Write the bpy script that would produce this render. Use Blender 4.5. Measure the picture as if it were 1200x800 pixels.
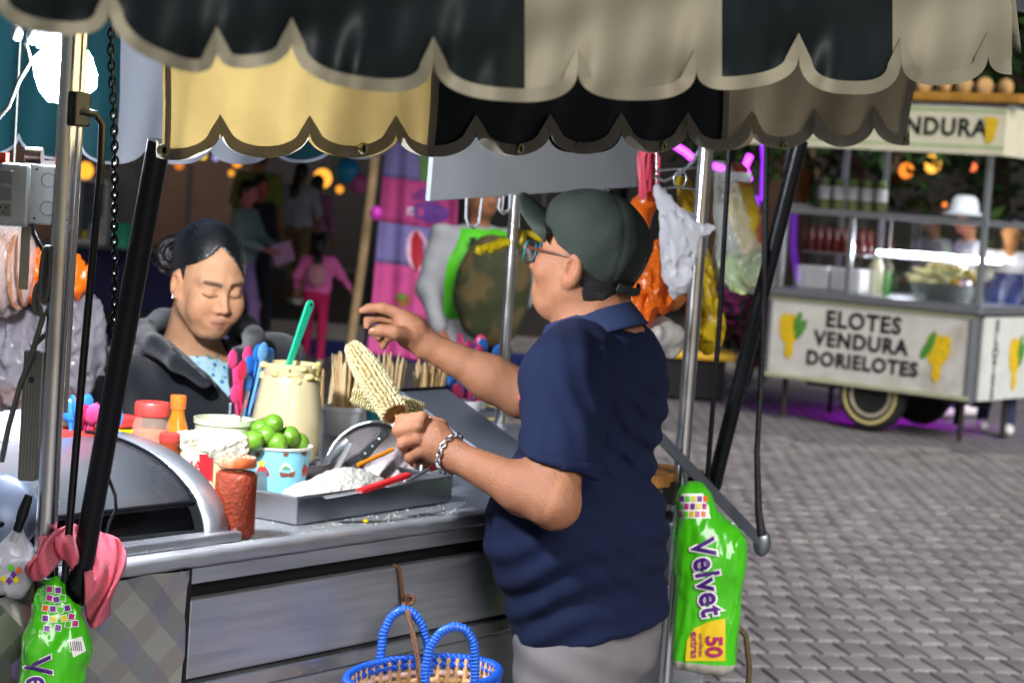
import bpy, bmesh, math, random
import numpy as np
from mathutils import Vector, Matrix
from mathutils.bvhtree import BVHTree

for _o in list(bpy.data.objects):
    bpy.data.objects.remove(_o)
scn = bpy.context.scene
col = scn.collection
R = math.radians
random.seed(7)
RNG = np.random.default_rng(7)

# ------------------------------------------------------------------ camera
FPX = 2400.0                      # focal length in photograph pixels (1200 wide)
CAMZ = 1.62
ROLL = R(4.0)
PITCH = math.atan(178 * math.cos(ROLL) / FPX)
_F = Vector((0, math.cos(PITCH), -math.sin(PITCH)))
_R0 = Vector((1, 0, 0)); _U0 = Vector((0, math.sin(PITCH), math.cos(PITCH)))
_CR = _R0 * math.cos(ROLL) + _U0 * math.sin(ROLL)
_CU = -_R0 * math.sin(ROLL) + _U0 * math.cos(ROLL)
CAM = Vector((0, 0, CAMZ))
cd = bpy.data.cameras.new('camera'); cam = bpy.data.objects.new('camera', cd); col.objects.link(cam)
cd.sensor_fit = 'HORIZONTAL'; cd.sensor_width = 36.0; cd.lens = 36.0 * FPX / 1200.0
cd.clip_start = 0.05; cd.clip_end = 400
cam.matrix_world = Matrix(((_CR.x, _CU.x, -_F.x, CAM.x), (_CR.y, _CU.y, -_F.y, CAM.y), (_CR.z, _CU.z, -_F.z, CAM.z), (0, 0, 0, 1)))
cd.dof.use_dof = True; cd.dof.focus_distance = 3.05; cd.dof.aperture_fstop = 7.5
scn.camera = cam

# ------------------------------------------------------------------ sky, soft street light, exposure (night)
wd = bpy.data.worlds.new('World'); scn.world = wd; wd.use_nodes = True
_nt = wd.node_tree
_sky = _nt.nodes.new('ShaderNodeTexSky'); _sky.sky_type = 'NISHITA'; _sky.sun_disc = False
SUN_EL, SUN_AZ = R(31), R(160)        # azimuth measured from +Y towards +X: light comes from behind the camera
_sky.sun_elevation = SUN_EL; _sky.sun_rotation = SUN_AZ
_nt.links.new(_sky.outputs[0], _nt.nodes['Background'].inputs[0])
_nt.nodes['Background'].inputs[1].default_value = 0.012
sl = bpy.data.lights.new('street_light_sun', 'SUN'); sl.energy = 1.35; sl.angle = R(34); sl.color = (1.0, 0.97, 0.95)
so = bpy.data.objects.new('street_light_sun', sl); col.objects.link(so)
_to_sun = Vector((math.sin(SUN_AZ) * math.cos(SUN_EL), math.cos(SUN_AZ) * math.cos(SUN_EL), math.sin(SUN_EL)))
so.rotation_euler = _to_sun.to_track_quat('Z', 'Y').to_euler()
so.location = (0, -3, 6)
scn.view_settings.view_transform = 'Standard'; scn.view_settings.look = 'None'
scn.view_settings.gamma = 1.0; scn.view_settings.use_curve_mapping = False
scn.view_settings.exposure = 1.75
scn.render.engine = 'CYCLES'
scn.cycles.use_denoising = True
scn.cycles.max_bounces = 8; scn.cycles.transparent_max_bounces = 16
scn.cycles.sample_clamp_indirect = 6.0
scn.cycles.caustics_reflective = False; scn.cycles.caustics_refractive = False

# ------------------------------------------------------------------ pixel -> place
def ray(px, py):
    return _F + _CR * ((px - 600) / FPX) + _CU * ((400 - py) / FPX)
def P(px, py, Y):
    d = ray(px, py); return CAM + d * (Y / d.y)
def G(px, py, z=0.0):
    d = ray(px, py); return CAM + d * ((z - CAMZ) / d.z)
ZC = 1.01                                   # the cart's counter height
_A = G(140, 658, ZC); _B = G(562, 600, ZC)
AX = Vector((_B.x - _A.x, _B.y - _A.y, 0)).normalized()      # along the cart, towards the right end
NO = Vector((AX.y, -AX.x, 0))                                # out of the cart's front, to the customers
O0 = Vector((_A.x, _A.y, 0))
UP = Vector((0, 0, 1))
def CW(u, v, z):
    return O0 + AX * u + NO * v + UP * z
def PL(px, py, v):                          # pixel onto the upright plane v metres in front of the cart
    d = ray(px, py); t = (v - (CAM - O0).dot(NO)) / d.dot(NO)
    return CAM + d * t
def UV(p):
    q = Vector(p) - O0; return q.dot(AX), q.dot(NO)

# ------------------------------------------------------------------ colours and materials
def srgb(h):
    h = h.lstrip('#'); c = [int(h[i:i + 2], 16) / 255 for i in (0, 2, 4)]
    return tuple(x / 12.92 if x <= .04045 else ((x + .055) / 1.055) ** 2.4 for x in c)
MATS = {}
def mat(name, color, rough=.6, metal=0., var=.15, vscale=8., bump=0., bscale=40., alpha=1., trans=0., spec=.5,
        color2=None, c2scale=5., c2thr=(.5, .62), emit=None, estr=0., attr=None, transl=0., sheen=0., stretch=None, rvar=.0, coat=0., ior=1.45, sss=0.):
    if name in MATS: return MATS[name]
    m = bpy.data.materials.new(name); m.use_nodes = True; nt = m.node_tree; N = nt.nodes; L = nt.links
    b = N['Principled BSDF']
    if isinstance(color, str): color = srgb(color)
    if isinstance(color2, str): color2 = srgb(color2)
    tc = N.new('ShaderNodeTexCoord'); mp = N.new('ShaderNodeMapping'); L.new(tc.outputs['Object'], mp.inputs[0])
    if stretch: mp.inputs['Scale'].default_value = stretch
    vec = mp.outputs[0]
    src = None
    if attr:
        at = N.new('ShaderNodeAttribute'); at.attribute_name = attr; src = at.outputs['Color']
    else:
        rgb = N.new('ShaderNodeRGB'); rgb.outputs[0].default_value = (*color, 1); src = rgb.outputs[0]
    if color2:
        n2 = N.new('ShaderNodeTexNoise'); n2.inputs['Scale'].default_value = c2scale; n2.inputs['Detail'].default_value = 6
        L.new(vec, n2.inputs['Vector'])
        mr = N.new('ShaderNodeMapRange'); mr.inputs[1].default_value = c2thr[0]; mr.inputs[2].default_value = c2thr[1]
        L.new(n2.outputs['Fac'], mr.inputs[0])
        mx = N.new('ShaderNodeMix'); mx.data_type = 'RGBA'; L.new(mr.outputs[0], mx.inputs[0]); L.new(src, mx.inputs[6]); mx.inputs[7].default_value = (*color2, 1)
        src = mx.outputs[2]
    no = N.new('ShaderNodeTexNoise'); no.inputs['Scale'].default_value = vscale; no.inputs['Detail'].default_value = 5
    L.new(vec, no.inputs['Vector'])
    if var:
        hs = N.new('ShaderNodeHueSaturation'); mr = N.new('ShaderNodeMapRange')
        mr.inputs[1].default_value = .25; mr.inputs[2].default_value = .75; mr.inputs[3].default_value = 1 - var; mr.inputs[4].default_value = 1 + var
        L.new(no.outputs['Fac'], mr.inputs[0]); L.new(mr.outputs[0], hs.inputs['Value']); L.new(src, hs.inputs['Color']); src = hs.outputs[0]
    L.new(src, b.inputs['Base Color'])
    b.inputs['Roughness'].default_value = rough; b.inputs['Metallic'].default_value = metal
    if rvar:
        mr = N.new('ShaderNodeMapRange'); mr.inputs[1].default_value = .3; mr.inputs[2].default_value = .7
        mr.inputs[3].default_value = max(.02, rough - rvar); mr.inputs[4].default_value = min(1, rough + rvar)
        L.new(no.outputs['Fac'], mr.inputs[0]); L.new(mr.outputs[0], b.inputs['Roughness'])
    b.inputs['Specular IOR Level'].default_value = spec; b.inputs['IOR'].default_value = ior
    b.inputs['Alpha'].default_value = alpha; b.inputs['Transmission Weight'].default_value = trans
    b.inputs['Coat Weight'].default_value = coat; b.inputs['Coat Roughness'].default_value = .1
    if sheen: b.inputs['Sheen Weight'].default_value = sheen
    if sss:
        b.inputs['Subsurface Weight'].default_value = sss; b.inputs['Subsurface Radius'].default_value = (.012, .005, .003); b.inputs['Subsurface Scale'].default_value = .5
    if emit is not None:
        if isinstance(emit, str): emit = srgb(emit)
        b.inputs['Emission Color'].default_value = (*emit, 1); b.inputs['Emission Strength'].default_value = estr
    if bump:
        nb = N.new('ShaderNodeTexNoise'); nb.inputs['Scale'].default_value = bscale; nb.inputs['Detail'].default_value = 4
        L.new(vec, nb.inputs['Vector'])
        bp = N.new('ShaderNodeBump'); bp.inputs['Strength'].default_value = bump; bp.inputs['Distance'].default_value = .01
        L.new(nb.outputs['Fac'], bp.inputs['Height']); L.new(bp.outputs[0], b.inputs['Normal'])
    if transl:
        tr = N.new('ShaderNodeBsdfTranslucent'); L.new(src, tr.inputs['Color']); ms = N.new('ShaderNodeMixShader'); ms.inputs[0].default_value = transl
        L.new(b.outputs[0], ms.inputs[1]); L.new(tr.outputs[0], ms.inputs[2]); L.new(ms.outputs[0], N['Material Output'].inputs['Surface'])
    MATS[name] = m
    return m

# ------------------------------------------------------------------ mesh helpers
WLOC = {}
class MB:
    def __init__(s): s.v = []; s.f = []; s.mi = []
    def raw(s, vs, fs, mi=0):
        n = len(s.v); s.v += [tuple(p) for p in vs]; s.f += [tuple(int(i) + n for i in f) for f in fs]; s.mi += [mi] * len(fs); return s
    def box(s, c, sz, X=None, Y=None, Z=None, mi=0):
        X = Vector(X or (1, 0, 0)); Y = Vector(Y or (0, 1, 0)); Z = Vector(Z or (0, 0, 1)); c = Vector(c)
        vs = [c + X * (sz[0] / 2 * i) + Y * (sz[1] / 2 * j) + Z * (sz[2] / 2 * k) for i in (-1, 1) for j in (-1, 1) for k in (-1, 1)]
        fs = [(0, 1, 3, 2), (4, 6, 7, 5), (0, 4, 5, 1), (2, 3, 7, 6), (0, 2, 6, 4), (1, 5, 7, 3)]
        if X.cross(Y).dot(Z) < 0: fs = [f[::-1] for f in fs]
        return s.raw(vs, fs, mi)
    def cbox(s, u0, u1, v0, v1, z0, z1, mi=0):          # box in cart coordinates
        return s.box(CW((u0 + u1) / 2, (v0 + v1) / 2, (z0 + z1) / 2), (abs(u1 - u0), abs(v1 - v0), abs(z1 - z0)), AX, NO, UP, mi)
    def tube(s, pts, r, n=8, closed=False, cap=True, mi=0, flat=1.0):
        pts = [Vector(p) for p in pts]; m = len(pts)
        rs = r if isinstance(r, (list, tuple, np.ndarray)) else [r] * m
        T = []
        for i in range(m):
            a = pts[(i - 1) % m] if (closed or i > 0) else pts[i]; b = pts[(i + 1) % m] if (closed or i < m - 1) else pts[i]
            t = (b - a); T.append(t.normalized() if t.length > 1e-9 else Vector((0, 0, 1)))
        ref = Vector((0, 0, 1)) if abs(T[0].z) < .9 else Vector((1, 0, 0))
        nx = (ref - T[0] * ref.dot(T[0])).normalized(); vs = []
        for i in range(m):
            nx = (nx - T[i] * nx.dot(T[i])); nx = nx.normalized() if nx.length > 1e-9 else T[i].orthogonal().normalized()
            ny = T[i].cross(nx)
            for k in range(n):
                a = 2 * math.pi * k / n
                vs.append(pts[i] + nx * (rs[i] * math.cos(a)) + ny * (rs[i] * flat * math.sin(a)))
        fs = []
        for i in range(m if closed else m - 1):
            j = (i + 1) % m
            for k in range(n):
                l = (k + 1) % n; fs.append((i * n + k, i * n + l, j * n + l, j * n + k))
        if cap and not closed:
            fs.append(tuple(range(n - 1, -1, -1))); fs.append(tuple((m - 1) * n + k for k in range(n)))
        return s.raw(vs, fs, mi)
    def lathe(s, prof, c=(0, 0, 0), n=24, M=None, cap=True, mi=0, wob=None):
        c = Vector(c); vs = []; m = len(prof)
        for i, (r, z) in enumerate(prof):
            for k in range(n):
                a = 2 * math.pi * k / n; rr = r * (wob(a, z) if wob else 1)
                p = Vector((rr * math.cos(a), rr * math.sin(a), z)); vs.append(c + (M @ p if M else p))
        fs = []
        for i in range(m - 1):
            for k in range(n):
                l = (k + 1) % n; fs.append((i * n + k, i * n + l, (i + 1) * n + l, (i + 1) * n + k))
        if cap:
            fs.append(tuple(range(n - 1, -1, -1))); fs.append(tuple((m - 1) * n + k for k in range(n)))
        return s.raw(vs, fs, mi)
    def ell(s, c, r, n=12, M=None, mi=0):
        c = Vector(c); vs = []; fs = []; h = n // 2 + 1
        r = (r, r, r) if not isinstance(r, (tuple, list)) else r
        for i in range(h + 1):
            t = math.pi * i / h
            for k in range(n):
                a = 2 * math.pi * k / n
                p = Vector((r[0] * math.sin(t) * math.cos(a), r[1] * math.sin(t) * math.sin(a), -r[2] * math.cos(t)))
                vs.append(c + (M @ p if M else p))
        for i in range(h):
            for k in range(n):
                l = (k + 1) % n
                fs.append((i * n + k, i * n + l, (i + 1) * n + l, (i + 1) * n + k))
        return s.raw(vs, fs, mi)
    def poly(s, pts, off, mi=0):                        # flat outline with thickness: pts in 3D, off = thickness vector
        pts = [Vector(p) for p in pts]; off = Vector(off); n = len(pts)
        vs = pts + [p + off for p in pts]
        nrm = Vector((0, 0, 0))
        for i in range(n): nrm += (pts[i] - pts[0]).cross(pts[(i + 1) % n] - pts[0])
        fs = [tuple(range(n)), tuple(range(2 * n - 1, n - 1, -1))] + [(i, i + n, (i + 1) % n + n, (i + 1) % n) for i in range(n)]
        if nrm.dot(off) > 0: fs = [f[::-1] for f in fs]
        return s.raw(vs, fs, mi)
    def grid(s, fn, nu, nv, mi=0):
        vs = [fn(i / (nu - 1), j / (nv - 1)) for i in range(nu) for j in range(nv)]
        fs = [(i * nv + j, (i + 1) * nv + j, (i + 1) * nv + j + 1, i * nv + j + 1) for i in range(nu - 1) for j in range(nv - 1)]
        return s.raw(vs, fs, mi)
    def build(s, name, m, parent=None, smooth=None, bevel=0., solid=0., origin=None, subsurf=0, tris=False, colors=None):
        return mk(name, s.v, s.f, m, parent, smooth, bevel, solid, origin, subsurf, mi=s.mi, colors=colors)

def mk(name, v, f, m, parent=None, smooth=None, bevel=0., solid=0., origin=None, subsurf=0, mi=None, colors=None):
    V = np.asarray([tuple(p) for p in v] if not isinstance(v, np.ndarray) else v, dtype=float)
    if origin is None:
        lo, hi = V.min(0), V.max(0); origin = Vector(((lo[0] + hi[0]) / 2, (lo[1] + hi[1]) / 2, lo[2]))
    origin = Vector(origin)
    V = V - np.array(origin)
    me = bpy.data.meshes.new(name)
    me.from_pydata(V.tolist(), [], [tuple(int(i) for i in q) for q in f])
    ms = m if isinstance(m, (list, tuple)) else [m]
    for x in ms: me.materials.append(x)
    if mi is not None and len(ms) > 1 and len(mi) == len(me.polygons): me.polygons.foreach_set('material_index', mi)
    if colors is not None:
        ca = me.color_attributes.new('Col', 'FLOAT_COLOR', 'POINT')
        C = np.ones((len(V), 4)); C[:, :3] = colors; ca.data.foreach_set('color', C.ravel())
    if smooth is not None:
        me.shade_smooth()
        if smooth < 180: me.set_sharp_from_angle(angle=R(smooth))
    me.validate(); me.update()
    o = bpy.data.objects.new(name, me); col.objects.link(o)
    setparent(o, origin, parent)
    if solid:
        q = o.modifiers.new('thickness', 'SOLIDIFY'); q.thickness = solid; q.offset = 0
    if bevel:
        q = o.modifiers.new('edges', 'BEVEL'); q.width = bevel; q.segments = 2; q.limit_method = 'ANGLE'; q.angle_limit = R(40)
    if subsurf:
        q = o.modifiers.new('sub', 'SUBSURF'); q.levels = subsurf; q.render_levels = subsurf
    return o
def setparent(o, wloc, parent):
    WLOC[o.name] = Vector(wloc)
    if parent is not None:
        o.parent = parent; o.location = Vector(wloc) - WLOC[parent.name]
    else:
        o.location = wloc
def tag(o, label, cat=None, group=None, kind=None):
    if label: o['label'] = label
    if cat: o['category'] = cat
    if group: o['group'] = group
    if kind: o['kind'] = kind
    return o
def thing(name, label, cat, loc=(0, 0, 0), group=None):
    o = bpy.data.objects.new(name, None); col.objects.link(o); o.empty_display_size = .05
    o.location = loc; WLOC[o.name] = Vector(loc)
    return tag(o, label, cat, group)
def copy_tree(o, loc, rz=None, rot=None, label=None, parent=None):
    c = o.copy(); col.objects.link(c); c.parent = parent
    if parent is None:
        c.location = loc; WLOC[c.name] = Vector(loc)
        if rz is not None: c.rotation_euler = (0, 0, rz)
        if rot is not None: c.rotation_euler = rot
        if label: c['label'] = label
    else: WLOC[c.name] = WLOC[parent.name] + o.location
    for ch in list(o.children): copy_tree(ch, None, parent=c)
    return c

# text as a mesh in its own plane: returns vertices (x, y) and faces, centred
def text_mesh(s, size=1., bold=0., align='CENTER', spacing=1.0):
    cu = bpy.data.curves.new('t', 'FONT'); cu.body = s; cu.size = size; cu.align_x = align; cu.align_y = 'CENTER'; cu.offset = bold
    cu.space_character = spacing; cu.resolution_u = 3
    ob = bpy.data.objects.new('t', cu); col.objects.link(ob)
    bpy.context.view_layer.update()
    me = bpy.data.meshes.new_from_object(ob.evaluated_get(bpy.context.evaluated_depsgraph_get()))
    v = [(p.co.x, p.co.y) for p in me.vertices]; f = [tuple(p.vertices) for p in me.polygons]
    bpy.data.objects.remove(ob); bpy.data.curves.remove(cu); bpy.data.meshes.remove(me)
    return v, f
def lettering(s, c, X, Y, size, m, parent, bold=0., thick=.0015, name='lettering', spacing=1.0, curve=None, label=None):
    """words on a surface: X reading direction, Y up, pushed out along X x Y"""
    v, f = text_mesh(s, size, bold, spacing=spacing)
    c = Vector(c); X = Vector(X); Y = Vector(Y); Nn = X.cross(Y).normalized()
    vs = [c + X * a + Y * b + Nn * (.0015 if curve is None else 0) for a, b in v]
    if curve is not None: vs = [curve(p) for p in vs]
    me = MB(); me.raw(vs, f)
    o = me.build(name, m, parent)
    if label: o['label'] = label
    return o

# ------------------------------------------------------------------ signed-distance modelling (bodies, bags, cloth)
def _a(x): return np.asarray(x, dtype=np.float32)
def s_ell(p, c, r, Rm=None):
    q = p - _a(c)
    if Rm is not None: q = q @ _a(Rm)           # columns of Rm = local axes
    r = _a(r); k0 = np.linalg.norm(q / r, axis=1); k1 = np.linalg.norm(q / (r * r), axis=1) + 1e-9
    return k0 * (k0 - 1) / k1
def s_cap(p, a, b, ra, rb=None):
    a = _a(a); b = _a(b); rb = ra if rb is None else rb
    pa = p - a; ba = b - a; h = np.clip((pa @ ba) / max(1e-9, float(ba @ ba)), 0, 1)
    return np.linalg.norm(pa - h[:, None] * ba, axis=1) - (ra + (rb - ra) * h)
def s_box(p, c, h, Rm=None, r=0.):
    q = p - _a(c)
    if Rm is not None: q = q @ _a(Rm)
    q = np.abs(q) - (_a(h) - r); return np.linalg.norm(np.maximum(q, 0), axis=1) + np.minimum(q.max(1), 0) - r
def s_plane(p, c, n):                           # negative on the side opposite to n
    return (p - _a(c)) @ _a(n)
def smin(a, b, k):
    h = np.clip(.5 + .5 * (b - a) / k, 0, 1); return b * (1 - h) + a * h - k * h * (1 - h)
def smax(a, b, k): return -smin(-a, -b, k)
def wav(p, fx, fy, fz, ph=0.): return np.sin(p[:, 0] * fx + p[:, 1] * fy + p[:, 2] * fz + ph)
def fbm(p, f, seed=0):
    r = np.random.default_rng(seed); s = 0
    for i in range(6):
        k = r.normal(size=3); k = k / np.linalg.norm(k) * f * (1 + .5 * i); s = s + np.sin(p @ _a(k) + r.uniform(0, 6.28)) / (1 + .4 * i)
    return s / 2.5
def sdf_mesh(f, lo, hi, h, margin=2.2):
    lo = np.array(lo, float); hi = np.array(hi, float); B = 4
    nb = np.maximum(1, np.ceil((hi - lo) / (h * B)).astype(int)); n = nb * B
    ax = [lo[i] + h * (B * np.arange(nb[i]) + (B - 1) / 2) for i in range(3)]
    cc = np.stack(np.meshgrid(*ax, indexing='ij'), -1).reshape(-1, 3).astype(np.float32)
    dc = f(cc).reshape(nb)
    near = np.abs(dc) < h * B * .87 * margin
    D = np.repeat(np.repeat(np.repeat(dc, B, 0), B, 1), B, 2).astype(np.float32)
    bi = np.argwhere(near)
    off = np.stack(np.meshgrid(*[np.arange(B)] * 3, indexing='ij'), -1).reshape(-1, 3)
    idx = (bi[:, None, :] * B + off[None]).reshape(-1, 3)
    for s in range(0, len(idx), 400000):
        ii = idx[s:s + 400000]; D[ii[:, 0], ii[:, 1], ii[:, 2]] = f((lo + h * ii).astype(np.float32))
    S = D < 0
    c8 = [(i, j, k) for i in (0, 1) for j in (0, 1) for k in (0, 1)]
    cnt = sum(S[i:n[0] - 1 + i, j:n[1] - 1 + j, k:n[2] - 1 + k].astype(np.int8) for i, j, k in c8)
    act = np.argwhere((cnt > 0) & (cnt < 8)); vid = -np.ones(cnt.shape, int); vid[act[:, 0], act[:, 1], act[:, 2]] = np.arange(len(act))
    val = np.stack([D[act[:, 0] + i, act[:, 1] + j, act[:, 2] + k] for i, j, k in c8], 1)
    pos = np.zeros((len(act), 3)); wt = np.zeros(len(act))
    for a in range(8):
        for b in range(a + 1, 8):
            da = np.array(c8[a]); db = np.array(c8[b])
            if np.abs(da - db).sum() != 1: continue
            m = (val[:, a] < 0) != (val[:, b] < 0); t = val[m, a] / (val[m, a] - val[m, b])
            pos[m] += da + t[:, None] * (db - da); wt[m] += 1
    V = lo + h * (act + pos / wt[:, None])
    F = []
    for axx in range(3):
        sl0 = [slice(None)] * 3; sl1 = [slice(None)] * 3; sl0[axx] = slice(0, -1); sl1[axx] = slice(1, None)
        s0 = S[tuple(sl0)]; s1 = S[tuple(sl1)]
        e = np.argwhere(s0 != s1); b1, b2 = (axx + 1) % 3, (axx + 2) % 3
        e = e[(e[:, b1] > 0) & (e[:, b2] > 0) & (e[:, b1] < n[b1] - 1) & (e[:, b2] < n[b2] - 1)]
        q = []
        for d1, d2 in ((0, 0), (-1, 0), (-1, -1), (0, -1)):
            g = e.copy(); g[:, b1] += d1; g[:, b2] += d2; q.append(vid[g[:, 0], g[:, 1], g[:, 2]])
        q = np.stack(q, 1); fl = s0[e[:, 0], e[:, 1], e[:, 2]]
        q[~fl] = q[~fl][:, ::-1]; F.append(q)
    F = np.concatenate(F); F = F[(F >= 0).all(1)]
    return V, F
def relax(V, F, it=2, lam=.5):
    E = np.concatenate([F[:, [0, 1]], F[:, [1, 2]], F[:, [2, 3]], F[:, [3, 0]]]); n = len(V)
    for _ in range(it):
        S = np.zeros_like(V); c = np.zeros(n)
        for a, b in ((0, 1), (1, 0)):
            np.add.at(S, E[:, a], V[E[:, b]]); np.add.at(c, E[:, a], 1)
        V = V + lam * (S / np.maximum(c, 1)[:, None] - V)
    return V
def blob(name, f, lo, hi, h, m, parent=None, sm=2, colors=None, origin=None):
    V, F = sdf_mesh(f, lo, hi, h)
    V = relax(V, F, sm)
    C = colors(V) if colors else None
    return mk(name, V, F, m, parent, smooth=180, colors=C, origin=origin)
def bounds(pts, pad):
    A = np.array([tuple(p) for p in pts]); return A.min(0) - pad, A.max(0) + pad
def frame(fwd, up=(0, 0, 1)):
    """local axes as matrix columns: x forward, y left, z up"""
    f = Vector(fwd).normalized(); u = Vector(up); l = u.cross(f).normalized(); u = f.cross(l)
    return Matrix(((f.x, l.x, u.x), (f.y, l.y, u.y), (f.z, l.z, u.z)))

# ================================================================== THE SETTING
def ground_material():
    m = bpy.data.materials.new('plaza_ground'); m.use_nodes = True; nt = m.node_tree; N = nt.nodes; L = nt.links; b = N['Principled BSDF']
    tc = N.new('ShaderNodeTexCoord'); br = N.new('ShaderNodeTexBrick'); mp = N.new('ShaderNodeMapping')
    L.new(tc.outputs['Object'], mp.inputs[0]); L.new(mp.outputs[0], br.inputs['Vector'])
    mp.inputs['Rotation'].default_value = (0, 0, R(90))
    br.inputs['Scale'].default_value = 1.0; br.inputs['Brick Width'].default_value = .21; br.inputs['Row Height'].default_value = .105
    br.inputs['Mortar Size'].default_value = .006
    br.inputs['Color1'].default_value = (.23, .215, .225, 1); br.inputs['Color2'].default_value = (.17, .16, .17, 1); br.inputs['Mortar'].default_value = (.05, .048, .05, 1)
    L.new(br.outputs['Color'], b.inputs['Base Color']); b.inputs['Roughness'].default_value = .62
    bp = N.new('ShaderNodeBump'); bp.inputs['Strength'].default_value = .3; L.new(br.outputs['Fac'], bp.inputs['Height']); bp.invert = True; L.new(bp.outputs[0], b.inputs['Normal'])
    return m
g = MB(); g.grid(lambda a, b: Vector((-45 + 90 * a, -8 + 70 * b, -.022)), 2, 2)
ground = tag(g.build('ground', ground_material(), origin=(0, 0, -.022)), None, kind='structure')
g = MB(); g.box((1.5, 10.3, -.036), (9.0, 8.4, .052))
sub = tag(g.build('paving_bed', mat('paving_joint', '#1f1c1c', .95, var=.3, vscale=30, bump=.4), ground), None)
# pavers in running bond, long side away from the photographer
M_PAVE = [mat('paver_a', '#938d8e', .5, var=.3, vscale=5, bump=.35, bscale=90, rvar=.15), mat('paver_b', '#8b8586', .55, var=.3, vscale=5, bump=.35, bscale=90, rvar=.15),
          mat('paver_c', '#9b9593', .45, var=.3, vscale=5, bump=.35, bscale=90, rvar=.15)]
PW, PLN, PR = .105, .22, R(11)
cr, sr = math.cos(PR), math.sin(PR)
pv = []
for i in range(-44, 56):
    for j in range(-10, 46):
        x = i * PW + (PW / 2 if j % 2 else 0); y = 6.4 + j * PLN
        wx = 1.2 + x * cr - (y - 6.4) * sr; wy = 6.4 + x * sr + (y - 6.4) * cr
        if wy < 6.3 or wy > 14.4 or wx < -2.8 or wx > 5.6: continue
        k = (wx) / wy; pxx = 600 + FPX * k
        pv.append((0 if 860 < pxx < 1215 and wy > 6.9 else 1, wy, wx))
pv.sort()
pm = MB(); pm.box((0, 0, 0), (PW - .012, PLN - .012, .03))
proto = pm.build('paver', M_PAVE[0], ground, bevel=.003, origin=(0, 0, 0))
protos = [proto]
for mm in M_PAVE[1:]:
    q = proto.copy(); q.data = proto.data.copy(); q.data.materials[0] = mm; protos.append(q)
rest = MB()
for n, (_, wy, wx) in enumerate(pv):
    dz = random.uniform(-.002, .002); tl = (random.uniform(-.006, .006), random.uniform(-.005, .005))
    if n < 300:
        if n == 0: o = proto
        else:
            s = protos[random.randrange(3)]; o = s.copy(); col.objects.link(o); o.parent = ground
        o.location = Vector((wx, wy, -.008 + dz)) - WLOC[ground.name]; o.rotation_euler = (tl[0], tl[1], PR + random.uniform(-.012, .012)); WLOC[o.name] = Vector((wx, wy, 0))
    else:
        a = PR + random.uniform(-.012, .012)
        rest.box((wx, wy, -.008 + dz), (PW - .012, PLN - .012, .03), (math.cos(a), math.sin(a), tl[1] * -1), (-math.sin(a), math.cos(a), tl[0]), (0, 0, 1), mi=random.randrange(3))
for q in protos[1:]: bpy.data.objects.remove(q)
tag(rest.build('paver_field', M_PAVE, ground), None, kind='stuff')
# blue painted strip and the raised pavement behind it
g = MB(); g.box((-5.5, 19.65, -.006), (15, 1.9, .006)); tag(g.build('painted_strip', mat('blue_paint', '#1c2f86', .5, var=.25, vscale=3), origin=(-5.5, 19.65, -.01)), None, kind='structure')
g = MB(); g.box((-2, 26.8, .07), (60, 12.4, .16)); tag(g.build('pavement', mat('far_pavement', '#3a3532', .7, var=.3, vscale=2, bump=.2)), None, kind='structure')
g = MB(); g.box((-2, 20.55, .072), (60, .14, .17)); tag(g.build('kerb', mat('kerb_concrete', '#77716b', .8, var=.25, vscale=5)), None, kind='structure')

# ------------------------------------------------------------------ the dark building far behind
bl = thing('arcade_building', 'dark stone building with lit arcade behind the walking people', 'building', (0, 33.2, .1))
wl = MB()
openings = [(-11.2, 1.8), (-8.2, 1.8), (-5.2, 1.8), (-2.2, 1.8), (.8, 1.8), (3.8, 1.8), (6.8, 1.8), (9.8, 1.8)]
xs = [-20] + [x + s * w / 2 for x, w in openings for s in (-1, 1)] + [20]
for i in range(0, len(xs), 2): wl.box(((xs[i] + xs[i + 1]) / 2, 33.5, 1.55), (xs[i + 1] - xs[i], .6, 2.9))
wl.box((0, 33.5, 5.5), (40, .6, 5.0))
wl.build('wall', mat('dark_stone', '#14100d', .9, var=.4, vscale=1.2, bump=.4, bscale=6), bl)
M_WARM = mat('warm_room', '#24170c', .8, var=.6, vscale=3, emit='#a85a1e', estr=.012); M_DIM = mat('dim_room', '#120d0a', .9, var=.4)
for i, (x, w) in enumerate(openings):
    g = MB(); g.box((x, 33.74, 1.55), (w + .1, .05, 2.9)); g.build('doorway', M_WARM if i in (1, 2, 5) else M_DIM, bl)
    g = MB(); g.tube([Vector((x + (w / 2 + .04) * math.cos(t), 33.16, 2.1 + .9 * math.sin(t))) for t in np.linspace(0, math.pi, 11)], .07, 6); g.build('arch_moulding', mat('dark_trim', '#4a3a2c', .9), bl)
for i, x in enumerate((-9.7, -6.7, -3.7, -.7, 2.3, 5.3)):
    w_ = MB(); w_.box((x, 33.16, 5.2), (1.1, .08, 1.6)); o = w_.build('window', mat('window_frame', '#2a2420', .7), bl)
    w_ = MB(); w_.box((x, 33.1, 5.2), (.95, .03, 1.45)); w_.build('pane', mat('dark_pane', '#0c1018', .1), o)

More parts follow.
